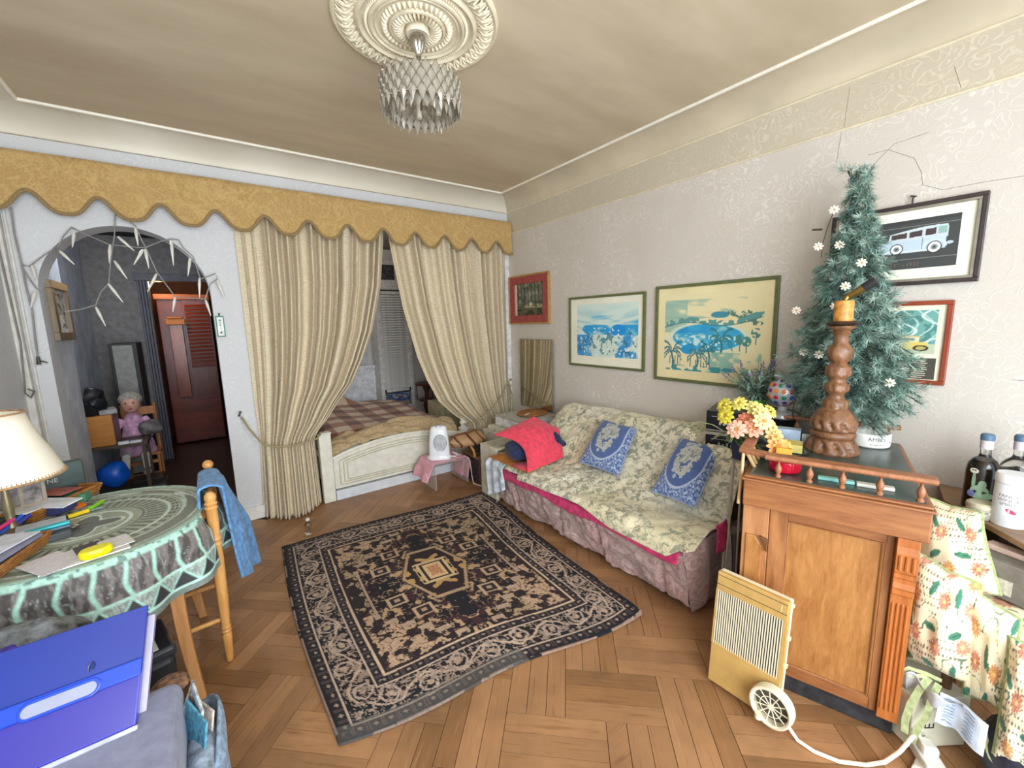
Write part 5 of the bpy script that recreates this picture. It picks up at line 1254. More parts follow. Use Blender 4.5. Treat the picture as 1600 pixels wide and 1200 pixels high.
# ================================================================== ceiling rose and chandelier
CX, CY = .897, 1.868
rose = thing('ceiling_rose', 'round cream plaster ceiling rose with leaf rings around the chandelier', 'ceiling rose', (CX, CY, ZC))
M_pla = plain('#e6dcc2', .5, var=.06)
def ring_relief(b, prof, n, amp, z0, z1, seg, lean=0.0, sharp=1.0):
    """ring band between r0..r1 hanging below the ceiling, ribbed n times"""
    vs = []; fs = []; m = 9
    (r0, za), (r1, zb) = prof
    for j in range(m):
        t = j/(m-1); r = lerp(r0, r1, t)
        for i in range(seg):
            a = 2*pi*i/seg; q = .5+.5*cos(n*a+lean*t*pi)
            z = lerp(za, zb, t)-amp*sin(pi*t)**.7*q**sharp
            vs.append((r*cos(a), r*sin(a), z))
    for j in range(m-1):
        for i in range(seg):
            k = (i+1) % seg; fs.append((j*seg+i, (j+1)*seg+i, (j+1)*seg+k, j*seg+k))
    b.add(vs, fs)
b = MB(); b.lathe([(.355, 0), (.352, -.014), (.345, -.018), (.336, -.014), (.330, -.010), (.262, -.014), (.256, -.024), (.246, -.028), (.238, -.022), (.234, -.014), (.224, -.014), (.208, -.016), (.205, -.026), (.196, -.028), (.192, -.018), (.184, -.017), (.178, -.024), (.171, -.017), (.155, -.016), (.122, -.018), (.120, -.030), (.112, -.032), (.108, -.02), (.05, -.012), (.052, -.04), (.046, -.048), (.030, -.046), (0, -.046)], 96, False)
b.build('plaster_disc', M_pla, rose, angle=40)
b = MB()
for k in range(44):
    a = 2*pi*k/44; da = pi/44
    for tw in (-1, 1):
        pts = [((.266)*cos(a), .266*sin(a), -.014), (.29*cos(a+tw*da*.9), .29*sin(a+tw*da*.9), -.024), (.315*cos(a+tw*da*1.1), .315*sin(a+tw*da*1.1), -.025), (.333*cos(a+tw*da*.5), .333*sin(a+tw*da*.5), -.014)]
        b.tube(pts, [.004, .0085, .008, .003], 6)
    b.tube([(.268*cos(a), .268*sin(a), -.012), (.30*cos(a), .30*sin(a), -.028), (.332*cos(a), .332*sin(a), -.012)], [.004, .007, .004], 6)
o = b.build('leaf_ring', M_pla, rose); o['kind'] = 'stuff'
b = MB(); ring_relief(b, ((.238, -.014), (.262, -.014)), 90, .012, 0, 0, 540)
b.build('bead_ring', M_pla, rose)
b = MB(); ring_relief(b, ((.208, -.014), (.224, -.014)), 110, .012, 0, 0, 660); b.build('bead_ring', M_pla, rose)
b = MB(); ring_relief(b, ((.124, -.016), (.156, -.016)), 40, .018, 0, 0, 400, 0, 1); b.build('egg_ring', M_pla, rose)
b = MB(); ring_relief(b, ((.050, -.014), (.114, -.020)), 34, .024, 0, 0, 408, 1.4, 1); b.build('fluted_ring', M_pla, rose)
ch = thing('chandelier', 'drum chandelier of hanging glass drops below the plaster ceiling rose', 'chandelier', (CX, CY, 0))
M_chr = plain('#b8b4ab', .2, .95, var=.03)
MB().lathe([(0, 2.803), (.030, 2.803), (.034, 2.795), (.033, 2.775), (.026, 2.752), (.016, 2.735), (.012, 2.728), (.012, 2.716), (0, 2.716)], 40, False, lambda r, a, z: r*(1-.12*(.5+.5*cos(14*a)))).build('canopy', M_chr, ch)
MB().tube([(0, 0, 2.72), (0, 0, 2.50)], .006, 10).build('stem', M_chr, ch)
RD = .172
for z in (2.60, 2.50): MB().tube([(RD*cos(2*pi*k/48), RD*sin(2*pi*k/48), z) for k in range(49)], .003, 6, False).build('hoop', M_chr, ch)
for k in range(4):
    a = 2*pi*k/4; MB().tube([(0, 0, 2.64), (RD*cos(a), RD*sin(a), 2.60)], .003, 6).build('arm', M_chr, ch)
for k in range(5):
    a = 2*pi*k/5; x, y = .085*cos(a), .085*sin(a)
    MB().at((x, y, 2.505)).lathe([(0, 0), (.012, 0), (.012, .05), (.02, .07), (.022, .085), (.014, .10), (0, .104)], 14, False).build('bulb', plain('#d8d2c2', .3, var=.03), ch)
t = NT('crystal'); M_cry = t.out('#cfc8b8', .06, 0, Transmission_Weight=.55, IOR=1.5)
dm = MB().add([(0, 0, .03), (.0135, 0, .004), (0, .0075, .002), (-.0135, 0, .004), (0, -.0075, .002), (0, 0, -.034), (.008, .005, .018), (-.008, .005, .018), (.008, -.005, .018), (-.008, -.005, .018)],
              [(0, 6, 2, 7), (0, 8, 1, 6), (0, 9, 4, 8), (0, 7, 3, 9), (6, 1, 2), (7, 2, 3), (8, 4, 1), (9, 3, 4), (5, 2, 1), (5, 3, 2), (5, 4, 3), (5, 1, 4)])
d0 = dm.build('glass_drop', M_cry, ch, smooth=False); first = True
wires = MB()
for row in range(4):
    n = 27; z = 2.590-.030*row
    for k in range(n):
        a = 2*pi*(k+.5*(row % 2))/n
        o = d0 if first else d0.copy()
        if not first: COL.objects.link(o); o.parent = ch
        first = False
        o.location = (RD*cos(a), RD*sin(a), z); o.rotation_euler = (0, 0, a+pi/2); o.scale = (1.32, 1.2, 1.0)
        for s in (-.5, .5):
            a2 = a+s*2*pi/n; wires.tube([((RD+.006)*cos(a), (RD+.006)*sin(a), z+.034), ((RD+.006)*cos(a2), (RD+.006)*sin(a2), z+.002)], .0013, 3, False)
n = 24
for k in range(n):
    a = 2*pi*k/n; o = d0.copy(); COL.objects.link(o); o.parent = ch; o.location = (.130*cos(a), .130*sin(a), 2.492); o.rotation_euler = (0, 0, a+pi/2)
o = wires.build('drop_wires', M_chr, ch, smooth=False); o['kind'] = 'stuff'

# ================================================================== icicle lights round the arch
il = thing('icicle_lights', 'string of white icicle lights hung around the arch', 'fairy lights', (0, 0, 0))
CORDS = [[(-0.839, 2.292), (-0.845, 2.145), (-0.84, 1.963), (-0.839, 1.819), (-0.833, 1.69), (-0.843, 1.523), (-0.847, 1.399)], [(-0.84, 1.963), (-0.809, 1.956), (-0.737, 2.029), (-0.682, 2.076), (-0.66, 2.051)], [(-0.675, 2.076), (-0.641, 2.148), (-0.599, 2.204), (-0.584, 2.197)], [(-0.599, 2.204), (-0.537, 2.167), (-0.436, 2.113), (-0.295, 2.107), (-0.258, 2.11), (-0.178, 2.154), (-0.121, 2.178), (-0.074, 2.178), (-0.056, 2.126)], [(-0.841, 1.954), (-0.821, 1.887), (-0.799, 1.828), (-0.779, 1.803)], [(-0.385, 2.308), (-0.405, 2.171), (-0.439, 2.031), (-0.47, 1.865)], [(-0.47, 1.865), (-0.515, 1.808), (-0.549, 1.725), (-0.622, 1.697), (-0.695, 1.684)], [(-0.322, 2.275), (-0.293, 2.246), (-0.274, 2.164), (-0.258, 2.11), (-0.217, 1.95), (-0.139, 1.786), (-0.071, 1.777), (0.028, 1.768)], [(-0.056, 2.126), (-0.006, 2.07), (0.019, 1.921)], [(0.018, 1.911), (0.117, 1.956), (0.121, 1.915), (0.075, 1.882), (0.032, 1.768)]]
BULBS = [((-0.797, 1.957), (-0.791, 1.872)), ((-0.806, 1.802), (-0.836, 1.707)), ((-0.666, 2.051), (-0.613, 1.976)), ((-0.591, 2.17), (-0.609, 2.081)), ((-0.434, 2.105), (-0.451, 1.994)), ((-0.422, 2.005), (-0.375, 1.896)), ((-0.468, 1.855), (-0.415, 1.744)), ((-0.548, 1.706), (-0.518, 1.589)), ((-0.385, 2.163), (-0.317, 2.082)), ((-0.295, 2.227), (-0.294, 2.116)), ((-0.275, 2.089), (-0.331, 1.992)), ((-0.261, 2.091), (-0.256, 1.972)), ((-0.223, 1.931), (-0.282, 1.813)), ((-0.116, 2.16), (-0.122, 1.999)), ((-0.024, 2.049), (-0.05, 1.928)), ((0.014, 1.911), (-0.0, 1.778)), ((0.119, 1.894), (0.151, 1.78)), ((-0.14, 1.776), (-0.163, 1.676)), ((0.035, 1.757), (0.054, 1.648))]
YI = 3.82; M_wire = plain('#8d8b88', .5); M_ici = plain('#d9d6cc', .25, var=.05)
for k, c in enumerate(CORDS):
    MB().tube([(x, YI, z) for x, z in c], .005 if k == 0 else .0038, 6).build('wire', M_wire, il)
for (a, b2) in BULBS:
    p = Vector((a[0], YI-.004, a[1])); q = Vector((b2[0], YI-.006, b2[1])); d = q-p
    MB().tube([tuple(p-d*.06), tuple(p+d*.12), tuple(p+d*.3), tuple(p+d*.55), tuple(p+d*.85), tuple(q)], [.0055, .0085, .0095, .007, .0042, .0022], 10).build('icicle', M_ici, il)
MB().tube([(-.847, YI, 1.41), (-.848, YI-.004, 1.36)], [.008, .011], 8).tube([(-.845, YI, 1.385), (-.81, YI-.005, 1.37)], .004, 5).build('plug', plain('#4b4a48', .5), il)
hw = MB().tube([(XL+.02, 3.78, 2.1), (XL+.03, 3.79, 1.5), (XL+.022, 3.75, 1.24), (XL+.03, 3.70, 1.20), (XL+.045, 3.72, 1.17), (XL+.05, 3.78, 1.20), (XL+.03, 3.76, 1.22)], .005, 6).build('wall_cable', plain('#7d7a76', .5))
tag(hw, 'looped grey cable tied to the conduit in the left corner', 'cable')
sg = thing('green_sign', 'narrow white sign in a green frame hanging between arch and curtain', 'sign', (.105, YB, 1.57))
M_gn = plain('#3f8a72', .5)
MB().box(-.024, -.012, -.078, .024, -.010+.010, .078).build('board', plain('#eef2ee', .5), sg, smooth=False)
MB().box(-.026, -.014, .070, .026, 0, .078).box(-.026, -.014, -.078, .026, 0, -.070).box(-.026, -.014, -.072, -.019, 0, .072).box(.019, -.014, -.072, .026, 0, .072).build('frame', M_gn, sg, smooth=False)
MB().tube([(.0, -.004, .078), (0, -.008, .10)], .005, 6).build('hanger', plain('#2b3030', .5), sg)
for z, w, c in ((.045, .008, '#8aa8a0'), (.025, .005, '#a9bcb4'), (.008, .007, '#9fb2aa'), (-.012, .004, '#b3c2bb'), (-.046, .008, '#4b5a58')): MB().at((0, -.0125, z)).ball((0, 0, 0), (w, .001, .007), 8, 6).build('painted_mark', plain(c, .6), sg)

# ================================================================== round table with batik cloth
TCX, TCY, TR, TZ = -.485, 2.375, .430, .75
tb = thing('round_table', 'round pedestal-free wooden table under the green batik cloth', 'table', (TCX, TCY, 0))
tb['label'] = 'round wooden table under the green batik cloth, left of the room'
MB().lathe([(0, .715), (TR-.01, .715), (TR, .722), (TR, .742), (TR-.008, .748), (0, .748)], 48, False).build('tabletop', wood('#7c5230', '#9d6f44', 0), tb)
M_leg = wood('#b07a4a', '#cf9a66', 2, 18, .4, 10)
def sabre(b, x, y, sx, sy):
    n = 8; vs = []; fs = []
    for i in range(n+1):
        t = i/n; z = .715*(1-t); off = .05*t**2.2-.02*sin(pi*t); w = lerp(.026, .018, t)
        cx, cy = x+sx*off, y+sy*off
        vs += [(cx-w, cy-w, z), (cx+w, cy-w, z), (cx+w, cy+w, z), (cx-w, cy+w, z)]
    for i in range(n):
        for k in range(4): m = (k+1) % 4; fs.append((4*i+k, 4*(i+1)+k, 4*(i+1)+m, 4*i+m))
    fs += [(0, 1, 2, 3), tuple(4*n+k for k in (3, 2, 1, 0))]; return b.add(vs, fs)
for x, y in ((.285, -.29), (-.29, -.29), (.29, .29), (-.29, .29)): sabre(MB(), x, y, math.copysign(.5, x), math.copysign(.5, y)).build('leg', M_leg, tb, angle=50, bev=.003)
def batik(u, v):
    a = u*2*pi; r = v
    c = np.ones((len(u), 3))*hx('#828d78'); c = lay(c, np.clip((fbm(np.cos(a)*r*4+5, np.sin(a)*r*4+5, 3)-.4)*4, 0, 1), '#949d86')
    x = np.cos(a)*r; y = np.sin(a)*r
    crk = np.abs(fbm(x*9+20, y*9+20, 8, 2)-.5); c = lay(c, (crk < .012)*.6, '#c4d2c4')
    top = r < .72
    for rr, w, col in ((.24, .010, '#c9d8cc'), (.31, .008, '#50564a'), (.46, .008, '#c4d4c8'), (.70, .012, '#9ab8aa')): c = lay(c, (np.abs(r-rr) < w), col)
    seg = (u*46) % 1; c = lay(c, (r > .33)*(r < .44)*(seg < .42), '#4e5347'); c = lay(c, (r > .47)*(r < .52)*(((u*46) % 1) < .5)*(((r-.47)*40) % 1 > .3), '#3f443c')
    lob = .15+.05*np.cos(4*a); c = lay(c, (r < lob), '#565a50'); c = lay(c, np.abs(r-lob) < .012, '#c6d4c8')
    for k in range(7):
        q = ((u-k/7+.5) % 1)-.5; c = lay(c, (np.hypot(q*7*.5, (r-.60)/.065) < .8), '#6b7261'); c = lay(c, np.abs(np.hypot(q*7*.5, (r-.60)/.065)-.8) < .07, '#b9c8ba')
    rim = (r > .715)*(r < .76); c = lay(c, rim, '#a9d3c4'); c = lay(c, rim*(vn(u*160, r*90, 4) > .72), '#6b8a80')
    sf = lambda d, w, aa: np.clip((w-d)/aa+.5, 0, 1)
    hem_ = (r >= .76)*1.; n1 = fbm(np.cos(a)*30+40, r*26+np.sin(a)*30, 5)
    h = lay(np.ones((len(u), 3))*hx('#4c4846'), np.clip((n1-.44)*7, 0, 1), '#7b7674'); h = lay(h, sf(np.abs(fbm(np.cos(a)*24+9, r*14+np.sin(a)*24, 7, 2)-.5), .012, .02)*.8, '#a3b2ae')
    NB = 34; h = lay(h, sf(np.abs(((u*NB+.10*np.sin(r*40)) % 1)-.5), .085, .07), '#a9d8c9')
    c = c*(1-hem_[:, None])+h*hem_[:, None]
    z = (r >= .885)*1.; zz = np.abs(((u*NB) % 1)-.5)*2; t = (r-.89)/.075
    c = lay(c, z, '#a4b2ab'); c = lay(c, z*np.clip((vn(np.cos(a)*120+130, r*90+np.sin(a)*120, 9)-.45)*5, 0, .8), '#7a857f')
    c = lay(c, z*sf(zz, t, .12)*(t < 1), '#2f3134'); c = lay(c, z*sf(np.abs(t-zz), .10, .10)*(t < 1.02), '#a6d6c8')
    c = lay(c, sf(np.abs(r-.886), .007, .004)+sf(np.abs(r-.968), .006, .004), '#b4dccf'); c = lay(c, (r > .975), '#74807b')
    return c*(.92+.16*vn(u*400, r*160, 11))[:, None]
def cloth_pos(u, v):
    a = 2*pi*u
    if v < .74: r = (TR+.006)*v/.74; z = TZ+.003
    else:
        t = (v-.74)/.26; r = TR+.006+.028*min(1, t*4)+(.020+.020*sin(9*a+.6)+.012*sin(17*a+1))*t; z = TZ+.003-.012*min(1, t*6)**2-.235*t-.012*t*sin(4*a)
    x, y = max(TCX+r*cos(a), XL+.008), TCY+r*sin(a)
    for yp in (2.228, 2.578):
        if x > -.3: x -= max(0, x+.098)*exp(-((y-yp)/.05)**4)
    return (x, y, z)
tc = painted('tablecloth', batik, cloth_pos, 720, 170, vcol(.55, .15, 200, .1, 'cloth'), angle=80)
tag(tc, 'green batik tablecloth with turquoise bars hanging off the round table', 'tablecloth')
Z0 = TZ+.0045
# chair with turned posts, denim jacket over its back
chr_ = thing('wooden_chair', 'turned light wood chair with a pink seat pushed up to the round table', 'chair', (0, 0, 0))
M_tw = wood('#b9803f', '#dba765', 2, 16, .38, 8)
def turned_post(x, y, H, lean):
    pr = [(.012, 0), (.016, .02), (.019, .10), (.021, .14), (.0165, .15), (.022, .16), (.0175, .168), (.022, .178), (.018, .19), (.0235, .40), (.0245, .52), (.022, .585), (.0255, .60), (.020, .612), (.0255, .624), (.021, .64), (.0225, .72), (.0215, .765), (.026, .775), (.020, .785), (.026, .795), (.019, .805), (.0235, .82), (.022, .835), (.012, .848), (.0, .85)]
    b = MB(); b.at((x, y, 0), (0, lean, 0)).lathe([(r, z*H/.85) for r, z in pr], 18, False); return b
turned_post(-.068, 2.228, .835, .012).build('back_post', M_tw, chr_); turned_post(-.068, 2.575, .85, .012).build('back_post', M_tw, chr_)
MB().at((-.058, 2.575, .855)).ball((0, 0, .012), .024, 14, 10).build('finial', M_tw, chr_)
for z, h in ((.785, .04),): MB().box(-.066, 2.24, z, -.05, 2.565, z+h).build('back_rail', M_tw, chr_, smooth=False, bev=.004)
MB().box(-.42, 2.235, .425, -.075, 2.57, .455).build('seat', M_tw, chr_, smooth=False, bev=.006)
for y in (2.235, 2.57): MB().tube([(-.072, y, .215), (-.40, y, .20)], .0105, 10).build('stretcher', M_tw, chr_)
for y in (2.24, 2.565): MB().tube([(-.405, y, .43), (-.41, y, .2), (-.42, y, 0)], [.019, .02, .014], 12).build('front_leg', M_tw, chr_)
pcn = MB().grid(lambda u, v: (lerp(-.41, -.082, u), lerp(2.225, 2.575, v), .458+.035*(1-abs(2*u-1)**4)**.5*(1-abs(2*v-1)**4)**.5), 20, 20).build('seat_cushion', fabric('#e0408f', .1), None, angle=80, solid=.008, off=1)
tag(pcn, 'bright pink seat cushion on the turned wooden chair', 'cushion')
def jk(u, v):
    s = lerp(-.62, .62, v)                           # distance along the drape, 0 on the rail
    over = .838; y = lerp(2.27, 2.55, u)+.02*sin(v*6)*(u-.5)+.035*(abs(v-.5)*2)**2*(1 if u > .5 else -.2)
    if abs(s) < .03: x = -.058+s*1.3; z = over+.012*cos(s*50)
    elif s > 0: t = (s-.03); x = -.014+.045*t/.59+.075*u*min(1, t/.3)+.010*sin(u*9+v*5); z = over-t*(.80+.18*u)
    else: t = (-s-.03); x = -.098-.02*t; z = over-t*.42
    return (x, y, z)
jt = MB().grid(jk, 36, 80).build('denim_jacket', fabric('#5c8fc4', .22, 40, .7), None, angle=80, solid=.010, off=0)
tag(jt, 'faded blue denim jacket thrown over the wooden chair back', 'jacket')
# --- things on the table
lm = thing('table_lamp', 'table lamp with a cream bell shade and stitched edges on the round table', 'lamp', (-.715, 2.50, Z0))
M_sh = NT('lamp_shade_cloth'); M_sh.n; shade_m = M_sh.out('#f6f0df', .8, 0, Transmission_Weight=.0, Subsurface_Weight=.0)
MB().lathe([(.178, .222), (.170, .245), (.148, .31), (.125, .37), (.105, .43), (.092, .485)], 48, False).build('lamp_shade', shade_m, lm, solid=.002)
M_trim = fabric('#b08a5c', .3, 120)
for r_2, z in ((.179, .222), (.092, .486)):
    MB().tube([(r_2*cos(2*pi*k/64), r_2*sin(2*pi*k/64), z) for k in range(65)], .004, 6, False).build('shade_trim', M_trim, lm)
b = MB()
for k in range(90):
    a = 2*pi*k/90; b.tube([(.178*cos(a), .178*sin(a), .224), (.175*cos(a), .175*sin(a), .234)], .0014, 4)
o = b.build('stitching', M_trim, lm); o['kind'] = 'stuff'
MB().lathe([(0, 0), (.05, 0), (.052, .012), (.02, .02), (.012, .04), (.016, .10), (.011, .16), (.01, .24), (.01, .40), (0, .40)], 24, False).build('lamp_base', plain('#8a7d5e', .35, .5), lm)
def basket(name, label, pts, h, loc, rz):
    t = thing(name, label, 'tray', loc, rz); x, y = pts
    M = wood('#7b4a22', '#b9813f', 0, 40, .35, 3, .4)
    MB().box(-x, -y, 0, x, y, .006).build('bottom', M, t, smooth=False)
    b = MB()
    for s in (-1, 1):
        for k in range(4): z = .008+k*h/4; b.tube([(-x-.004*k, s*(y+.004*k), z), (x+.004*k, s*(y+.004*k), z)], h/7, 6); b.tube([(s*(x+.004*k), -y-.004*k, z), (s*(x+.004*k), y+.004*k, z)], h/7, 6)
    b.build('woven_side', M, t); return t
tr2 = basket('wicker_tray', 'brown woven tray of letters under the table lamp', (.085, .155), .05, (-.665, 2.74, Z0), radians(-30))
tr1 = basket('wicker_tray', 'brown woven tray full of envelopes at the near left edge of the table', (.06, .14), .045, (-.665, 2.14, Z0), radians(-14))
def flat(name, label, cat, loc, rz, sx, sy, sz, col, rough=.5, bev=.002, tilt=(0, 0), group=None, m=None):
    o = MB().box(-sx/2, -sy/2, 0, sx/2, sy/2, sz).build(name, m or plain(col, rough), None, smooth=False, bev=bev)
    o.location = loc; o.rotation_euler = (tilt[0], tilt[1], rz); return tag(o, label, cat, group)
def printed(c1, c2, key):
    k = ('news', key)
    if k in MATS: return MATS[k]
    t = NT('newsprint'); co = t.coord('Object', (1, 1, 1)); w = t.n('ShaderNodeTexBrick'); w.inputs['Scale'].default_value = 46; w.inputs['Mortar Size'].default_value = .035; w.inputs['Row Height'].default_value = .18
    w.inputs['Color1'].default_value = (*lin(c1), 1); w.inputs['Color2'].default_value = (*lin(c2), 1); w.inputs['Mortar'].default_value = (*lin('#e4e2de'), 1); t.l(co, w.inputs['Vector'])
    MATS[k] = t.out(w.outputs['Color'], .8); return MATS[k]
flat('envelope', 'white letter with a blue stripe on the tray under the lamp', 'letter', (-.625, 2.62, Z0+.052), radians(-38), .20, .085, .006, '#e3e5ea', tilt=(.1, 0))
flat('envelope', 'small white slip at the left of the letters under the lamp', 'letter', (-.70, 2.575, Z0+.052), radians(-34), .09, .06, .005, '#efefec')
flat('red_leaflet', 'reddish leaflet at the back of the tray under the lamp', 'leaflet', (-.64, 2.79, Z0+.054), radians(-36), .14, .10, .004, '#b0645a')
flat('navy_booklet', 'navy booklet under the letters in the lamp tray', 'booklet', (-.65, 2.655, Z0+.008), radians(-36), .18, .09, .04, '#39406e')
flat('envelope', 'uppermost white envelope in the near left tray', 'letter', (-.66, 2.16, Z0+.064), radians(-24), .11, .19, .006, '#d3d6e2')
flat('envelope', 'violet grey envelope beneath the white one in the near left tray', 'letter', (-.655, 2.13, Z0+.052), radians(-18), .12, .22, .01, '#83839e')
flat('dark_folder', 'dark folder at the bottom of the near left tray', 'folder', (-.66, 2.12, Z0+.012), radians(-14), .115, .25, .038, '#35343c')
fp = thing('family_photo', 'wooden framed grey family photo in front of the lamp foot', 'photo', (-.735, 2.615, Z0+.055), radians(24))
MB().box(-.10, -.008, .0, .10, .008, .012).box(-.10, -.008, .11, .10, .008, .122).box(-.10, -.008, .012, -.088, .008, .11).box(.088, -.008, .012, .10, .008, .11).box(.02, -.008, .012, .032, .008, .11).build('frame', wood('#8a7a66', '#a39684', 0), fp, smooth=False)
MB().box(-.088, -.004, .012, .088, .004, .11).build('photo', plain('#77706c', .4, var=.6, scale=22), fp, smooth=False)
dg = thing('green_box', 'dark green box with pale lettering behind the lamp', 'box', (-.655, 2.86, Z0), radians(18))
MB().box(-.12, 0, 0, .10, .05, .17).build('body', plain('#2f4541', .4, var=.2), dg, smooth=False, bev=.004)
def loc_text(txt, size, m, parent, loc, rot=(pi/2, 0, 0), name='lettering'):
    cu = bpy.data.curves.new(name, 'FONT'); cu.body = txt; cu.size = size; cu.align_x = 'CENTER'
    to = bpy.data.objects.new(name, cu); COL.objects.link(to); me = bpy.data.meshes.new_from_object(to); bpy.data.objects.remove(to)
    me.materials.clear(); me.materials.append(m); o = bpy.data.objects.new(name, me); COL.objects.link(o); o.parent = parent; o.location = loc; o.rotation_euler = rot; return o
M_pale = plain('#c9cec6', .6)
loc_text('CTNE', .030, M_pale, dg, (-.03, -.0015, .085))
flat('green_carton', 'flat sea green box at the far edge of the round table', 'box', (-.575, 2.755, Z0), radians(-8), .085, .07, .04, '#4f8f72', .5)
sc = thing('scissors', 'orange handled scissors lying on the batik cloth', 'scissors', (-.535, 2.665, Z0+.004), radians(15))
M_or = plain('#e8741a', .35)
for s in (-1, 1):
    b = MB(); b.tube([(.022*cos(2*pi*k/20)-.02, s*.014+.013*sin(2*pi*k/20), .004) for k in range(21)], .005, 6, False); b.build('handle_loop', M_or, sc)
    MB().tube([(.0, s*.006, .004), (.03, 0, .004)], .004, 6).tube([(.03, 0, .004), (.085, -s*.004, .004)], [.003, .0012], 6).build('blade', plain('#b9bcc0', .25, .9), sc)
lg = MB().at((-.483, 2.605, Z0+.011), (0, 0, radians(70))).tube([(-.045, 0, 0), (.03, 0, 0), (.045, 0, 0)], [.010, .010, .007], 10).build('green_lighter', plain('#7fcf2a', .25))
tag(lg, 'lime green lighter beside the orange scissors', 'lighter')
ct = thing('yellow_cutter', 'yellow and black box cutter lying on the batik cloth', 'cutter', (-.545, 2.525, Z0+.008), radians(28))
MB().box(-.02, -.010, -.006, .05, .010, .010).build('handle', plain('#e6c71a', .35), ct, smooth=False, bev=.004)
MB().box(-.055, -.012, -.006, -.02, .012, .011).build('grip', plain('#1f1f20', .5), ct, smooth=False, bev=.004)
MB().box(.05, -.007, -.004, .095, .007, .002).build('blade', plain('#a9b4c6', .25, .6), ct, smooth=False)
ky = thing('keys', 'bunch of metal keys on a ring lying on the batik cloth', 'keys', (-.535, 2.385, Z0+.004))
M_key = plain('#b7b3a8', .25, .9)
MB().tube([(.015*cos(2*pi*k/20), .015*sin(2*pi*k/20), .003) for k in range(21)], .0018, 6, False).build('ring', M_key, ky)
for a in (.2, 1.0, 2.1, -.8, -1.6):
    MB().at((0, 0, .002), (0, 0, a)).tube([(.015, 0, 0), (.06, 0, 0)], .0028, 5).ball((.022, 0, 0), (.011, .011, .003), 10, 6).box(.05, 0, -.001, .058, .008, .002).build('key', M_key, ky)
flat('cyan_case', 'turquoise phone case on top of the dark notebook', 'phone case', (-.575, 2.325, Z0+.040), radians(14), .115, .030, .009, '#2fc4cf', .3, .003)
flat('notebook', 'dark grey notebook under the turquoise case', 'notebook', (-.575, 2.30, Z0), radians(14), .125, .075, .028, '#3f4247', .5, .003)
flat('slate_pouch', 'slate blue pouch between the notebook and the turquoise case', 'pouch', (-.58, 2.335, Z0+.029), radians(14), .12, .065, .010, '#5c7288', .6, .003)
flat('papers', 'stack of white papers in front of the lamp tray', 'papers', (-.625, 2.455, Z0), radians(12), .14, .08, .022, '#c9cdd6', .8)
for (x, y, rz, c, l) in ((-.715, 2.50, 1.05, '#2f63c9', 'blue pen standing up out of the left hand papers'), (-.69, 2.525, .95, '#4b4aa3', 'violet pen beside the blue pen'), (-.745, 2.46, .7, '#d8357a', 'pink marker at the left edge of the table')):
    o = MB().tube([(-.05, 0, .012), (.045, 0, .05), (.055, 0, .054)], [.008, .008, .004], 8).build('pen', plain(c, .35)); o.location = (x, y, Z0); o.rotation_euler = (0, 0, rz); tag(o, l, 'pen')
flat('black_case', 'small black case behind the blue pen', 'case', (-.735, 2.545, Z0), .6, .07, .05, .05, '#2a2f2c', .4)
nw = flat('newspaper', 'folded newspaper lying under the yellow tape measure', 'newspaper', (-.435, 2.055, Z0), radians(14), .23, .15, .006, '#b5aeae', .8, .001, m=printed('#a9a3a6', '#c4bfc0', 1))
n2 = flat('leaflet', 'printed leaflet with grey columns at the table edge, left of the newspaper', 'leaflet', (-.515, 2.035, Z0+.0065), radians(34), .11, .17, .003, '#b9b4bd', .8, .001, m=printed('#a69eaa', '#c6c1ca', 2))
n3 = flat('leaflet', 'white leaflet with red stripe right of the tape measure', 'leaflet', (-.355, 2.085, Z0+.0065), radians(20), .085, .11, .003, '#d4cfcf', .8, .001, m=printed('#b5adb0', '#dad6d4', 3))
n4 = flat('leaflet', 'dark photo page between the two leaflets', 'leaflet', (-.43, 2.09, Z0+.0066), radians(18), .07, .10, .002, '#4d454b', .7, .001)
tp = MB().at((-.395, 2.00, Z0+.010), (0, 0, radians(18))).lathe([(0, 0), (.040, 0), (.045, .006), (.045, .022), (.040, .028), (0, .028)], 28, False, lambda r, a, z: r*(1+.0*a)*(1-.35*abs(sin(a))**2)).build('tape_measure', plain('#f0e20c', .3))
tag(tp, 'bright yellow tape measure on the newspaper at the table edge', 'tape measure')
# --- below and in front of the table
pr = thing('document_shredder', 'black waste shredder with a silver slot top on the floor under the table', 'shredder', (-.345, 1.985, 0), radians(14))
MB().frustum(-.10, -.11, .10, .11, 0, .34, -.006, -.006).build('bin', plain('#22252b', .35), pr, smooth=False, bev=.02, seg=3)
MB().box(-.11, -.12, .34, .11, .12, .385).build('head', plain('#2a2e36', .3), pr, smooth=False, bev=.014, seg=3)
MB().box(-.095, -.105, .3845, .06, .105, .389).build('slot_plate', plain('#c4c9c4', .35), pr, smooth=False, bev=.002)
MB().box(-.02, -.07, .389, .0, .08, .391).build('slot', plain('#16181a', .5), pr, smooth=False); MB().box(.03, -.05, .389, .045, -.03, .392).build('switch', plain('#26282c', .4), pr, smooth=False)
ac2 = thing('armchair', 'blue grey upholstered armchair in the near left corner, under the blue folder', 'armchair', (0, 0, 0))
M_ua = fabric('#878ba3', .08, 30, .3)
MB().box(-.88, .62, .10, -.165, 1.50, .525).build('seat', M_ua, ac2, smooth=False, bev=.035, seg=4)
MB().box(-.88, .30, .10, -.165, .64, .53).build('arm', M_ua, ac2, smooth=False, bev=.04, seg=4)
for x, y in ((-.84, .36), (-.22, .36), (-.84, 1.42), (-.22, 1.42)): MB().tube([(x, y, .11), (x, y, 0)], [.025, .018], 10).build('leg', plain('#4a3526', .5), ac2)
bd = thing('blue_folder', 'glossy blue document case leaning on the armchair, nearest thing at left', 'folder', (0, 0, 0))
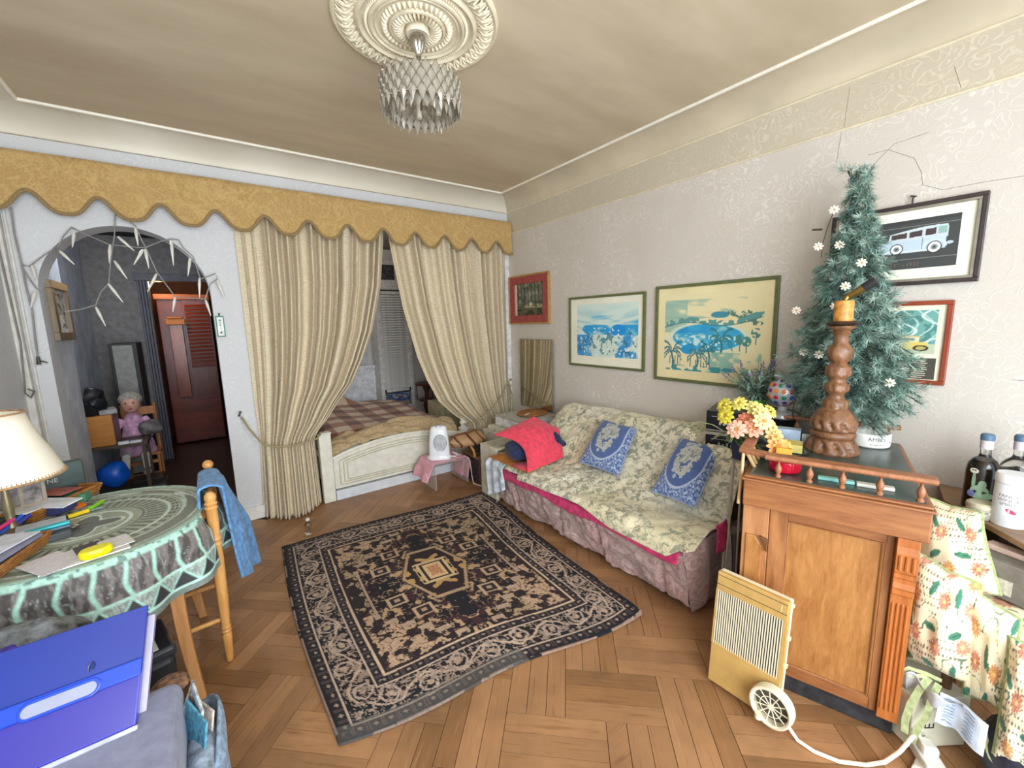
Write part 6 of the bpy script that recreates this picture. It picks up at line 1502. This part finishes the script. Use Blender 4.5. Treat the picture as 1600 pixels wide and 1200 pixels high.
# case axes: s along the bottom edge, t up the slope, n outwards
B0 = Vector((-.255, 1.355, .535)); ts = Vector((.035, .155, .215)).normalized(); ss = Vector((-1, .02, -.02)).normalized(); ns = ss.cross(ts).normalized()
if ns.y > 0: ns = -ns
def fslab(s0, s1, t0, t1, n0, n1): 
    pts = [B0+ss*s+ts*t+ns*n for n in (n0, n1) for t in (t0, t1) for s in (s0, s1)]
    return MB().add([tuple(p) for p in pts], [(0, 1, 3, 2), (6, 7, 5, 4), (0, 4, 5, 1), (2, 3, 7, 6), (0, 2, 6, 4), (1, 5, 7, 3)])
M_fb = plain('#3550c8', .22, var=.04, scale=3); M_fl = plain('#1b3088', .2, var=.04, scale=3)
fslab(0, .60, .0, .27, -.035, .0).build('base', plain('#4a4cc8', .25, var=.04, scale=3), bd, smooth=False, bev=.003)
fslab(.004, .60, .004, .255, .0, .004).build('front_sheet', plain('#322d92', .22, var=.03, scale=3), bd, smooth=False)
fslab(-.004, .60, .12, .285, .006, .012).build('flap', M_fl, bd, smooth=False, bev=.002)
fslab(-.004, .60, .112, .155, .010, .018).build('flap_band', plain('#123fb4', .2, var=.03, scale=3), bd, smooth=False, bev=.004)  # lip of the flap in brighter blue, catching light painted in
lp = MB(); n = 16
def pill(s0, s1, tm, h, n0, n1):
    o = [(s1-h+h*sin(pi*k/n), tm+h*cos(pi*k/n)) for k in range(n+1)]+[(s0+h-h*sin(pi*k/n), tm-h*cos(pi*k/n)) for k in range(n+1)]
    P = [B0+ss*s+ts*t+ns*nn for nn in (n0, n1) for s, t in o]; m = len(o)
    return MB().add([tuple(p) for p in P], [tuple(range(m-1, -1, -1)), tuple(range(m, 2*m))]+[(i, (i+1) % m, (i+1) % m+m, i+m) for i in range(m)])
pill(.075, .225, .128, .022, .012, .020).build('window_rim', plain('#123fb4', .2, var=.03, scale=3), bd, smooth=False, bev=.003)
pill(.083, .217, .127, .014, .0195, .0212).build('label_window', plain('#8f93a8', .3, var=.04), bd, smooth=False)
for n0, c in ((-.048, '#b3b0c0'), (-.056, '#7a62c2'), (-.062, '#b9b8c2')): fslab(-.012, .60, -.004, .262, n0-.006, n0).build('paper_sheet', plain(c, .6, var=.04), bd, smooth=False)
fslab(-.006, .60, -.012, -.0, -.04, .006).build('white_edge', plain('#a9acb6', .3), bd, smooth=False, bev=.003)
q = B0+ss*.105+ts*.165+ns*.014; MB().tube([tuple(q), tuple(q+ts*.014+ns*.006), tuple(q+ts*.022+ns*.004-ss*.006), tuple(q+ts*.014+ns*.004-ss*.010), tuple(q+ts*.004+ns*.003-ss*.007)], .0017, 6).build('wire_clip', plain('#4a4a52', .3, .8), bd)
dt = thing('denim_bag', 'grey denim bag with papers and a black belt hanging by the armchair', 'bag', (0, 0, 0))
def dbag(u, v):
    a = 2*pi*u; z = lerp(.375+.045*sin(a+.4), .02, v); w = lerp(.062, .085, v)*(1+.12*sin(3*a+v*6)); l = lerp(.17, .15, v)*(1+.06*sin(5*a+v*9))
    return (-.128+.52*w*math.copysign(abs(cos(a))**.7, cos(a))+.02*v*0+.012*sin(v*14+a), 1.34+l*math.copysign(abs(sin(a))**.7, sin(a)), z+.02*sin(2*a+1)*(1-v))
MB().grid(dbag, 60, 40, True).build('body', fabric('#7f95ad', .3, 45, .8), dt, angle=80, solid=.006)
MB().grid(lambda u, v: tuple(Vector(dbag(u, .30+.07*v))*1+Vector((.010*cos(2*pi*u), .012*sin(2*pi*u), -.02*sin(2*pi*u)))), 60, 4, True).build('belt', plain('#1a1b1f', .4), dt, angle=80)
MB().ball((-.13, 1.34, .355), (.042, .15, .055), 16, 10).build('stuffing', fabric('#8b9aab', .4, 30), dt)
MB().tube([(-.092, 1.30, .30), (-.082, 1.30, .18), (-.085, 1.27, .04)], .014, 8).build('strap', fabric('#3b4454', .3), dt)
for k, (x, y, rz, c) in enumerate(((-.12, 1.42, .2, '#b9c3c8'), (-.125, 1.38, .4, '#4f8fa8'), (-.14, 1.46, -.2, '#8d8d92'), (-.115, 1.44, .5, '#c9b7ae'))):
    MB().at((x, y, .37), (.1, .12, rz)).box(-.03, -.06, 0, -.024, .06, .13-.012*k).build('paper', plain(c, .8, var=.3, scale=60), dt, smooth=False)
cr_ = MB().ball((-.20, 1.53, .48), (.05, .05, .025), 14, 8).build('wicker_bowl', plain('#7a5a44', .8, var=.5, scale=60)); tag(cr_, 'small wicker bowl between the folder and the denim bag', 'bowl')
pb_ = thing('plastic_bag', 'clear plastic bag of purple and black bits between the cloth and the blue folder', 'bag', (-.50, 1.70, .525))
bgm = MB().ball((0, 0, .10), (.13, .07, .11), 24, 14); bgm.v = [(x+.03*(vnf(y*25, z*25, 2)-.5), y+.03*(vnf(x*25, z*25, 3)-.5), z+.03*(vnf(x*25, y*25, 4)-.5)) for x, y, z in bgm.v]
bgm.build('contents', plain('#5f6366', .5, var=.7, scale=30), pb_, angle=80)
MB().ball((-.02, -.045, .16), (.035, .02, .022), 12, 8).build('purple_wrapper', plain('#43309c', .3), pb_); MB().ball((.09, -.05, .10), (.03, .02, .02), 12, 8).build('blue_wrapper', plain('#2f7fc0', .3), pb_)
sup = thing('side_stool', 'low dark stool carrying the plastic bag beside the armchair', 'stool', (-.50, 1.70, 0))
MB().box(-.18, -.10, .48, .18, .10, .523).build('top', plain('#4c3d33', .6), sup, smooth=False, bev=.006)
for x, y in ((-.15, -.08), (.15, -.08), (-.15, .08), (.15, .08)): MB().box(x-.02, y-.015, 0, x+.02, y+.015, .48).build('leg', plain('#4c3d33', .6), sup, smooth=False)
wb2 = MB().at((-.63, 1.72, .525), (.1, .0, .2)).box(-.06, -.01, 0, .05, .02, .26).build('white_packet', plain('#d5d7e4', .4), None, smooth=False, bev=.006); tag(wb2, 'pale packet standing at the left edge beside the plastic bag', 'packet')

# ================================================================== the hall seen through the arch
jp = thing('hall_picture', 'small picture in a brown wooden frame on the arch reveal', 'picture', (0, 0, 0))
JX = AX-AR
f = MB(); y0, y1, z0, z1, w = 4.02, 4.44, 1.50, 1.90, .055
f.box(JX, y0, z0, JX+.03, y1, z0+w).box(JX, y0, z1-w, JX+.03, y1, z1).box(JX, y0, z0+w, JX+.03, y0+w, z1-w).box(JX, y1-w, z0+w, JX+.03, y1, z1-w)
f.build('frame', wood('#6f5f4a', '#8f7d62', 2), jp, smooth=False, bev=.004)
MB().box(JX, y0+w, z0+w, JX+.012, y1-w, z1-w).build('mount', plain('#d9d9d4', .6), jp, smooth=False)
painted('print', lambda u, v: lay(lay(lay(np.ones((len(u), 3))*hx('#8f8a7c'), fbm(u*6, v*6, 3) > .5, '#b3ab99'), (v < .4)*(np.abs(u-.5) < .22), '#e2ddcf'), fbm(u*9, v*9, 4) > .66, '#4f4a42'), lambda u, v: (JX+.0125, lerp(y1-.09, y0+.09, u), lerp(z0+.08, z1-.08, v)), 40, 40, vcol(.7), jp, smooth=False)
tbh = thing('hall_table', 'narrow dark hall table in front of the doll chair', 'table', (0, 0, 0))
M_dkw = plain('#4b3c30', .5, var=.2)
MB().box(-.96, 4.72, .572, -.50, 5.06, .60).build('top', M_dkw, tbh, smooth=False, bev=.003)
for x, y in ((-.94, 4.75), (-.53, 4.75), (-.94, 5.03), (-.53, 5.03)): MB().box(x-.012, y-.012, 0, x+.012, y+.012, .572).build('leg', M_dkw, tbh, smooth=False)
MB().box(-.96, 4.74, .17, -.42, 5.04, .19).build('lower_shelf', plain('#3c3a3c', .3), tbh, smooth=False, bev=.003)
wbx = thing('wooden_box', 'plain light wood box on the hall table', 'box', (0, 0, 0))
MB().box(-.95, 4.76, .602, -.705, 5.02, .86).build('body', wood('#b9762f', '#cf8f45', 0, 18, .5, 6), wbx, smooth=False, bev=.003)
MB().box(-.705, 4.762, .604, -.70, 5.018, .858).build('side_panel', wood('#6f4a30', '#86603f', 1), wbx, smooth=False)
hb = MB().ball((-.83, 4.90, .97), (.075, .12, .115), 20, 14); hb.v = [(x+.09*(vnf(y*22, z*22, 2)-.5), y+.06*(vnf(x*22, z*22, 3)-.5), z-.03+.10*(vnf(x*16, y*16, 4)-.5)) for x, y, z in hb.v]
tag(hb.build('black_handbag', plain('#1c1e24', .35, var=.3)), 'slumped black handbag on the wooden hall box', 'bag')
flat('newspapers', 'grey newspapers stacked beside the black handbag', 'newspaper', (-.745, 4.90, .862), .2, .11, .20, .035, '#a9adb2', .8)
flat('white_card', 'white card lying on the hall table before the doll', 'card', (-.655, 4.745, .602), .1, .07, .05, .022, '#e2e6ec', .6); flat('white_card', 'rounded white slip right of the white card', 'card', (-.575, 4.745, .602), -.1, .08, .05, .018, '#d3d9e2', .6)
bs = MB().ball((-.755, 4.80, .34), (.105, .09, .115), 20, 14); bs.v = [(x+.02*(vnf(y*16, z*16, 2)-.5), y, z+.02*(vnf(x*16, y*16, 4)-.5)) for x, y, z in bs.v]; bs.v = [(x, y, max(z, .193)) for x, y, z in bs.v]
tag(bs.build('blue_bag', plain('#1766e0', .35, var=.15, scale=12)), 'bright blue plastic bag on the lower shelf of the hall table', 'bag')
flat('black_case', 'flat black case with a pale edge on the lower hall shelf', 'case', (-.54, 4.88, .192), .05, .22, .20, .05, '#1b1b20', .25)
flat('green_tray', 'small lime green tray on the floor under the hall table', 'tray', (-.55, 4.70, .003), .1, .14, .10, .10, '#5fae4a', .5)
sc_ = thing('small_chair', 'child sized wooden chair holding the doll in the hall', 'chair', (-.60, 5.26, 0))
M_sc = wood('#9a5f33', '#bb7d49', 2)
MB().box(-.14, -.13, .38, .14, .13, .405).build('seat', M_sc, sc_, smooth=False, bev=.004)
for x in (-.12, .12):
    MB().tube([(x, -.11, 0), (x, -.11, .38)], .013, 8).build('leg', M_sc, sc_); MB().tube([(x, .12, 0), (x, .13, .85)], .013, 8).build('leg', M_sc, sc_)
for z in (.18, .30): MB().box(-.12, -.118, z, .12, -.10, z+.03).build('stretcher', M_sc, sc_, smooth=False)
MB().box(-.12, .118, .74, .12, .14, .82).build('back_rail', M_sc, sc_, smooth=False, bev=.004)
dol = thing('doll', 'grey haired doll in a pink dress sitting in the dark hall', 'doll', (-.625, 5.20, .406))
sk_ = plain('#d7a08c', .5, var=.05)
MB().lathe([(.0, 0), (.13, .0), (.12, .10), (.09, .20), (.075, .30), (.06, .36), (.03, .39), (0, .40)], 24, False, lambda r, a, z: r*(1+.06*cos(9*a)*(1-z/.4))).build('dress', fabric('#cf9fc0', .25, 20), dol)
hd = MB(); hd.ball((0, -.02, .475), (.068, .07, .082), 20, 16)
hd.ball((0, -.09, .468), (.012, .014, .012), 8, 6); hd.build('head', sk_, dol)
for x in (-.026, .026): MB().ball((x, -.082, .492), (.009, .006, .009), 8, 6).build('eye', plain('#23303c', .2), dol)
MB().ball((0, -.084, .438), (.017, .006, .006), 8, 6).build('mouth', plain('#a8434f', .4), dol)
hr = MB().ball((0, .0, .515), (.085, .082, .075), 24, 16); hr.v = [(x*(1+.12*(vnf(y*60, z*60, 2)-.3)), y*(1+.12*(vnf(x*60, z*60, 3)-.3))+.012, z) for x, y, z in hr.v]; hr.build('hair', plain('#a29c92', .9, var=.3, scale=80), dol)
for s in (-1, 1):
    MB().tube([(s*.075, -.01, .33), (s*.13, -.05, .25), (s*.12, -.12, .19)], [.034, .03, .022], 10).build('sleeve', fabric('#d6a3c6', .2, 20), dol)
    MB().ball((s*.118, -.135, .185), (.018, .02, .016), 10, 8).build('hand', sk_, dol)
    MB().tube([(s*.06, -.06, .03), (s*.065, -.19, .02), (s*.07, -.23, -.10)], [.034, .03, .024], 10).build('stocking', fabric('#d9d5cf', .1), dol); MB().ball((s*.07, -.255, -.13), (.03, .048, .03), 12, 8).build('shoe', plain('#cfcac4', .4), dol)
dbk = MB().ball((-.50, 5.06, .66), (.09, .08, .075), 18, 12); dbk.v = [(x+.02*(vnf(y*20, z*20, 2)-.5), y+.02*(vnf(x*20, z*20, 3)-.5), max(.603, z+.02*(vnf(x*20, y*20, 4)-.5))) for x, y, z in dbk.v]
tag(dbk.build('grey_bag', plain('#6d6768', .7, var=.4)), 'crumpled grey bag on the end of the hall table by the doll', 'bag')
fg = thing('tall_cabinet', 'tall black cabinet with a pale grey door panel behind the doll', 'cabinet', (0, 0, 0))
MB().box(-.80, 5.85, 0, -.585, 6.3, 1.43).build('body', plain('#1b1b1d', .5), fg, smooth=False, bev=.004); MB().box(-.775, 5.84, .05, -.62, 5.85, 1.41).build('door', plain('#8d8c86', .5), fg, smooth=False, bev=.003)
wd = thing('red_wardrobe', 'red brown wardrobe with slatted door and top coloured orange as if lamplit in the far room', 'wardrobe', (0, 0, 0))
M_rw = wood('#4f1710', '#7d2b1a', 2, 12, .3, 6); M_rh = wood('#5b1d12', '#8a3420', 0, 12, .3, 6)
MB().box(-.46, 7.15, .02, .10, 7.5, 2.02).build('body', M_rw, wd, smooth=False, bev=.004)
MB().box(-.48, 7.09, 1.95, .10, 7.15, 2.02).build('cornice', wood('#8a4a24', '#b06a38', 0), wd, smooth=False, bev=.004)
MB().box(-.36, 7.06, .66, -.22, 7.15, 1.62).build('door', wood('#7d2e16', '#a34a22', 2, 12, .25, 6), wd, smooth=False, bev=.005)
MB().box(-.39, 7.03, 1.62, -.19, 7.16, 1.70).box(-.37, 7.02, 1.70, -.21, 7.16, 1.725).build('capital', wood('#b06a1c', '#d9922f', 0), wd, smooth=False, bev=.006)  # orange wood colour stands for warm lamplight on the wardrobe top
ld = MB().box(-.20, 7.12, .66, .09, 7.15, 1.95).build('door', M_rw, wd, smooth=False, bev=.003)
sl_ = MB().box(-.13, -.02, -.02, .13, .0, .02).build('slat', M_rh, ld, smooth=False, bev=.004); sl_.location = (-.05, 7.118, 1.06); sl_.rotation_euler = (-.35, 0, 0)
for k in range(1, 17):
    c = sl_.copy(); COL.objects.link(c); c.parent = ld; c.location = (-.05, 7.118, 1.06+k*.05)
MB().box(-.45, 7.12, .05, .09, 7.15, .64).build('drawer', M_rh, wd, smooth=False, bev=.004)
L3 = bpy.data.lights.new('alcove_fill_light', 'POINT'); L3.energy = 9; L3.color = (1, .93, .84); L3.shadow_soft_size = .12  # unseen fill without a fixture, added to lift the dark alcove
lo3 = bpy.data.objects.new('alcove_fill_light', L3); lo3.location = (1.2, 5.0, 2.45); COL.objects.link(lo3)
L_ = bpy.data.lights.new('hall_lamp', 'POINT'); L_.energy = 7; L_.color = (1, .62, .26); L_.shadow_soft_size = .05
lo = bpy.data.objects.new('hall_lamp', L_); lo.location = (-.40, 6.75, 2.12); COL.objects.link(lo)
L2 = bpy.data.lights.new('hall_fill_light', 'POINT'); L2.energy = 13; L2.color = (.86, .92, 1); L2.shadow_soft_size = .12  # unseen fill, added to brighten the left wall of the hall
lo2 = bpy.data.objects.new('hall_fill_light', L2); lo2.location = (-.55, 4.62, 2.45); COL.objects.link(lo2)

# ================================================================== right edge: floral chair, shelf, bottles
def floral(u, v, s=1.0, dots=True):
    c = np.ones((len(u), 3))*hx('#e6dcbc'); x, y = u*s, v*s
    gx, gy = (x*16+.5*np.floor(y*12)) % 1-.5, (y*12) % 1-.5
    if dots: c = lay(c, (np.hypot(gx/.26, gy/.20) < 1)*(fbm(x*2.3+7, y*2.3, 5) > .42), '#6f6250')
    vine = np.abs(fbm(x*3.2, y*3.2, 9, 2)-.5) < .010; c = lay(c, vine, '#56705a')
    x = x*.72; y = y*.72; cx = np.floor(x*3.1); cy = np.floor(y*3.1); hx_ = vn(cx*7.3+.5, cy*5.1+.5, 3); hy_ = vn(cx*3.7+.5, cy*9.1+.5, 4)
    dx = x*3.1-cx-.3-.4*hx_; dy = y*3.1-cy-.3-.4*hy_; r = np.hypot(dx, dy); a = np.arctan2(dy, dx)
    pet = (r < .25*(.66+.34*np.abs(np.cos(a*6))))*(vn(cx*1.7+.5, cy*6.1+.5, 15) > .25); kind = vn(cx*2.9+.5, cy*4.7+.5, 8)
    oc = np.where((kind > .55)[:, None], hx('#d39a62'), hx('#c98a72')); m = pet[:, None]*1.; c = c*(1-m)+oc*m
    c = lay(c, pet*(np.abs(np.sin(a*6)) < .22), '#9c5a36'); c = lay(c, r < .06, '#e6c27a')
    lx = x*3.1+.37; ly = y*3.1+.61; lcx = np.floor(lx); lcy = np.floor(ly); ldx = lx-lcx-.5; ldy = ly-lcy-.5; th = vn(lcx*5.3+.5, lcy*3.3+.5, 6)*6
    p = ldx*np.cos(th)+ldy*np.sin(th); q = -ldx*np.sin(th)+ldy*np.cos(th); leaf = (np.hypot(p/.26, q/.11) < 1)*(vn(lcx*2.7+.5, lcy*3.9+.5, 12) > .3); c = lay(c, leaf, '#3f7a62'); c = lay(c, leaf*(np.abs(q) < .012), '#2b5646')
    return c
def soft(name, label, cat, cpts, th, s, seed, off=(0, 0, 0), parent=None, n=70):
    """stuffed cushion between four corners: TL, TR, BR, BL"""
    TL, TR, BR, BL = map(Vector, cpts); N = (TR-TL).cross(BL-TL).normalized()
    if N.x > 0: N = -N
    root = thing(name, label, cat, (0, 0, 0))
    def pos(sg):
        def f(u, v):
            p = BL.lerp(BR, u).lerp(TL.lerp(TR, u), v); e = max(0, (1-abs(2*u-1)**3)*(1-abs(2*v-1)**3))**.5
            k = .06*((abs(2*u-1)**2)*(1-abs(2*v-1))+(abs(2*v-1)**2)*(1-abs(2*u-1))); p = p.lerp((TL+TR+BR+BL)/4, k)
            return tuple(p+N*(sg*(.004+th*e)+.028*(vnf(u*5+seed, v*5, seed)-.5)))
        return f
    painted('cover', lambda u, v: floral(u+seed*.37, v+seed*.21, s), pos(1), n, n, vcol(.9, .3, 260, .2), root, angle=80)
    MB().grid(pos(-1), 16, 16).build('cover_back', fabric('#d9cfae', .1), root, angle=80)
    lp_ = [pos(0)(i/10, 0) for i in range(11)]+[pos(0)(1, i/10) for i in range(1, 11)]+[pos(0)(1-i/10, 1) for i in range(1, 11)]+[pos(0)(0, 1-i/10) for i in range(1, 11)]
    MB().tube(lp_, .006, 6).build('piping', fabric('#9fae78', .15), root); return root
soft('floral_cushion', 'cream floral cushion standing tallest behind the oak cabinet corner', 'cushion', ((2.30, .315, .80), (2.26, .155, .80), (2.22, .075, .53), (2.24, .30, .40)), .075, 1.25, 1)
soft('floral_cushion', 'white floral cushion in front, beside the fluted cabinet corner', 'cushion', ((2.06, .275, .66), (2.03, .115, .625), (1.96, .100, .30), (1.98, .262, .27)), .075, 1.2, 3)
soft('floral_cushion', 'cream floral cushion right of the white one, with green piping', 'cushion', ((2.05, .135, .60), (2.02, .020, .56), (1.93, .015, .28), (1.96, .112, .25)), .045, 1.0, 6)
soft('floral_cushion', 'pale floral cushion at the right edge of the view', 'cushion', ((1.96, .035, .52), (1.94, -.11, .52), (1.84, -.11, .15), (1.86, .025, .17)), .045, 1.2, 9)
fc = thing('floral_chair', 'low chair with a cream floral cover behind the oak cabinet', 'chair', (0, 0, 0))
def seat_pos(u, v): return (lerp(1.98, 2.42, v), lerp(.225, -.14, u)+.0*v, .50-.02*(abs(2*u-1)**4)-.02*(abs(2*v-1)**4)+.01*(vnf(u*6, v*6, 4)-.5))
painted('seat', lambda u, v: floral(u*1.1+3, v*1.1+2, 1.1, False), seat_pos, 60, 60, vcol(.9, .3, 260, .2), fc, angle=80, solid=.02)
for x, y in ((2.03, .16), (2.03, -.10), (2.38, .16), (2.38, -.10)): MB().tube([(x, y, .48), (x, y, 0)], .015, 8).build('leg', plain('#6d4c30', .5), fc)
M_rib = fabric('#b3bf8c', .15)
rb = thing('green_ribbons', 'loose pale green tie ribbons hanging from the white floral cushion', 'ribbon', (0, 0, 0))
def ribbon(pts, w=.010):
    b = MB(); vs = []; fs = []
    for i, p in enumerate(pts):
        t = Vector(pts[min(i+1, len(pts)-1)])-Vector(pts[max(i-1, 0)]); s = t.cross(Vector((-1, .1, .3))); s = s.normalized()*w if s.length > 1e-6 else Vector((0, w, 0))
        vs += [tuple(Vector(p)-s), tuple(Vector(p)+s)]
    for i in range(len(pts)-1): fs.append((2*i, 2*i+1, 2*i+3, 2*i+2))
    b.add(vs, fs); return b.build('ribbon', M_rib, rb, smooth=False, solid=.0012)
ribbon([(1.90, .19, .29), (1.875, .205, .25), (1.86, .222, .18), (1.85, .228, .12), (1.845, .225, .075)]); ribbon([(1.89, .165, .29), (1.875, .175, .24), (1.86, .18, .17), (1.85, .195, .12), (1.85, .205, .05)], .009)
ribbon([(1.90, .20, .29), (1.88, .235, .275), (1.87, .255, .285), (1.885, .24, .30), (1.90, .20, .30), (1.90, .16, .30)], .006)
ribbon([(1.885, .06, .24), (1.87, .05, .20), (1.86, .035, .16), (1.855, .03, .14), (1.86, .02, .18), (1.87, .015, .26)], .007)
kx = thing('cream_carton', 'cream cardboard carton with a letter E on the floor by the cushions', 'box', (1.875, .215, 0), radians(-35))
cb_ = plain('#d9d6bf', .6, var=.05)
# local x runs to the right along the front, y into the corner
MB().box(0, 0, .002, .205, .18, .20).build('body', cb_, kx, smooth=False, bev=.003)
M_blk = plain('#27282a', .6)
loc_text('E', .05, M_blk, kx, (.083, -.001, .088), (pi/2, -pi/2, 0)); loc_text('c', .035, M_blk, kx, (.055, -.001, .035), (pi/2, -.4, 0))
pl_ = MB().grid(lambda u, v: (1.86+.02*sin(u*9)+.05*v, lerp(.245, .10, u), lerp(.29, .20, v)+.012*sin(u*14+v*6)-.03*u), 30, 14).build('plastic_film', plain('#b9bcc0', .15), None, angle=80, solid=.002); tag(pl_, 'crumpled grey plastic film under the white floral cushion', 'plastic')
ppn = thing('crumpled_paper', 'crumpled pale blue printed paper lying on the cream carton', 'paper', (0, 0, 0))
def pp_(u, v): return (lerp(1.872, 1.845, u)+.05*v-.03+.015*sin(u*5), lerp(.158, .045, u), lerp(.190, .268, v)+.016*(vnf(u*5, v*5, 3)-.5)-.02*abs(u-.5))
MB().grid(pp_, 16, 16).build('sheet', plain('#c6d2e2', .7, var=.06), ppn, smooth=False, solid=.0015)
for k in range(8):
    for s in (0, 1):
        p = [Vector(pp_(.12+s*.42+.07*q, .12+.1*k+(.03 if q == 1 else 0)))+Vector((-.004, 0, .001)) for q in range(4)]; MB().tube([tuple(x) for x in p], .0013, 4).build('printed_line', plain('#6f8298', .7), ppn)
dbg = MB().ball((1.93, -.02, .15), (.10, .09, .13), 18, 12); dbg.v = [(x+.02*(vnf(y*20, z*20, 2)-.5), y, max(.004, z+.03*(vnf(x*20, y*20, 4)-.5))) for x, y, z in dbg.v]
tag(dbg.build('dark_bag', plain('#2e3040', .4, var=.4)), 'dark navy bag on the floor at the lower right edge', 'bag')
shf = thing('wooden_shelf', 'brown wooden shelf holding bottles by the right wall', 'shelf', (0, 0, 0))
SZ = .72
MB().prism([(2.56, .285), (2.80, .34), (2.80, -.5), (2.05, -.5), (2.17, -.04)], SZ-.022, SZ, 'z').build('top', wood('#7c5f45', '#9c7d5e', 1, 12, .5, 8), shf, smooth=False, bev=.003)
MB().box(2.60, -.48, .0, 2.79, .24, SZ-.03).build('cupboard', plain('#4a4038', .7), shf, smooth=False)
for x, y in ((2.16, -.45), (2.56, -.45), (2.56, .10)): MB().box(x-.015, y-.015, 0, x+.015, y+.015, SZ-.024).build('leg', plain('#5d4632', .6), shf, smooth=False)
def bottle(label, x, y, liquid, level):
    t = thing('spirit_bottle', label, 'bottle', (x, y, SZ+.001))
    pr_ = [(0, .0), (.046, .0), (.050, .006), (.050, .165), (.046, .195), (.034, .215), (.020, .228), (.0165, .24), (.0165, .275), (.019, .278)]
    MB().lathe(pr_, 32, False).build('glass', glass('#e8ebe6', .02), t)
    lq = [(0, .004), (.044, .004), (.0475, .008), (.0475, min(level, .165))]+([(.0435, .193), (.03, .212)] if level > .2 else [])+[(0, lq_z := (.212 if level > .2 else level))]
    q_ = NT('liquor_'+liquid.lstrip('#')); MB().lathe(lq, 28, False).build('liquid', plain(liquid, .15, var=.1), t)
    MB().lathe([(0, .262), (.0195, .262), (.0195, .30), (0, .30)], 24, False).build('foil', plain('#cfc4cf', .35), t)
    MB().lathe([(0, .298), (.021, .298), (.0215, .318), (.017, .324), (0, .324)], 24, False).build('cap', plain('#4d6a86', .4), t); return t
b1 = bottle('round bottle of dark liquor with a pale green figure on its side', 2.55, .185, '#4a1a20', .21)
# pale painted figure on the bottle: long neck, small head, leafy body
M_fig = plain('#9fc7ae', .5, var=.1)
def onb(a0, z, w, h, m, nm):
    vs = [(0.0515*cos(a0), .0515*sin(a0), z)]+[(.0515*cos(a0+w/.05*cos(2*pi*k/14)), .0515*sin(a0+w/.05*cos(2*pi*k/14)), z+h*sin(2*pi*k/14)) for k in range(14)]
    return MB().add(vs, [(0, 1+k, 1+(k+1) % 14) for k in range(14)]).build(nm, m, b1, smooth=False)
aa = pi+.02
onb(aa-.42, .172, .014, .011, plain('#dfe6da', .5), 'figure_head'); onb(aa-.38, .130, .006, .036, M_fig, 'figure_neck'); onb(aa+.0, .085, .028, .030, M_fig, 'figure_body'); onb(aa+.12, .118, .012, .018, M_fig, 'figure_leaf'); onb(aa-.46, .075, .012, .014, plain('#7d86cc', .5), 'figure_flower'); onb(aa+.48, .072, .018, .014, M_fig, 'figure_tail')
for d in (-.50, -.35): onb(aa+d, .175, .003, .003, plain('#25302b', .5), 'figure_eye')
b2 = bottle('round bottle of amber liquor, half hidden behind the white canister', 2.62, .10, '#8a4a22', .19)
cn = thing('white_canister', 'white canister with a red mark and grey lettering on the shelf', 'canister', (2.44, .095, SZ+.001))
MB().lathe([(0, 0), (.046, 0), (.048, .004), (.048, .165), (.046, .168), (0, .168)], 36, False).build('body', plain('#dfe7ec', .3, var=.02), cn)
MB().lathe([(0, .170), (.049, .170), (.050, .174), (.050, .200), (.046, .206), (0, .206)], 36, False).build('lid', plain('#e9eef1', .3, var=.02), cn)
def cyl_text(txt, size, z, a0, m, parent, R): return text_on_cyl(txt, R, z, size, a0, 1, m, parent)
M_gtx = plain('#7a6f7c', .6); a_c = pi-.12
for k, (s_, z) in enumerate((('FANCY', .118), ('WINE &', .102), ('SPIRIT', .086))): cyl_text(s_, .017, z, a_c, M_gtx, cn, .0485)
vs = [(.0486*cos(a_c+.22+.3*cos(2*pi*k/14)), .0486*sin(a_c+.22+.3*cos(2*pi*k/14)), .066+.008*sin(2*pi*k/14)-.006*cos(2*pi*k/14)) for k in range(14)]
MB().add(vs, [tuple(range(14))]).build('red_mark', plain('#c9365a', .5), cn, smooth=False)
for k in range(5): cyl_text('— —— ——', .007, .045-.007*k, a_c, M_gtx, cn, .0485)
jr = thing('round_tin', 'low round patterned jar in front of the dark liquor bottle', 'jar', (2.455, .168, SZ+.001))
MB().lathe([(0, 0), (.040, 0), (.044, .006), (.044, .036), (.040, .04), (0, .04)], 32, False).build('body', plain('#bdb9ac', .4, var=.5, scale=60), jr)
MB().lathe([(0, .04), (.0445, .04), (.0455, .046), (.044, .056), (.036, .062), (0, .063)], 32, False).build('lid', plain('#cbc3ab', .35), jr)
gx = thing('grey_carton', 'grey printed carton with a pale label on the lower board', 'box', (2.33, .075, .512), radians(-20))
MB().box(-.10, -.10, 0, .10, .06, .135).build('body', plain('#77736d', .5, var=.15), gx, smooth=False, bev=.003)
MB().box(-.1012, -.06, .02, -.10, .03, .075).build('label', plain('#c9c5ba', .6, var=.15, scale=60), gx, smooth=False); MB().box(-.1, -.1005, .0, .10, -.10, .135).build('blue_side', plain('#9db6c4', .4), gx, smooth=False); MB().box(-.1, -.101, .0, .10, -.1005, .025).build('red_band', plain('#b3545a', .5), gx, smooth=False)
flat('pink_box', 'pale pink flat box on top of the grey carton', 'box', (2.33, .075, .648), radians(-20), .05, .12, .02, '#cbb0a6', .6)
flat('ivory_box', 'ivory box standing at the right edge of the lower board', 'box', (2.24, -.01, .512), radians(-15), .07, .05, .10, '#cfc9a6', .6)
fl_ = thing('floral_plate', 'small white floral cloth spilling onto the floor by the plug', 'cloth', (0, 0, 0)); fl_.name = 'floral_cloth'
painted('cloth', lambda u, v: lay(np.ones((len(u), 3))*hx('#e2ded2'), fbm(u*6, v*6, 3) > .58, '#a5a06a'), lambda u, v: (lerp(1.70, 1.86, u), lerp(.19, .06, v), .006+.02*vnf(u*4, v*4, 3)), 30, 30, vcol(.8), fl_, angle=80, solid=.004, off=1)
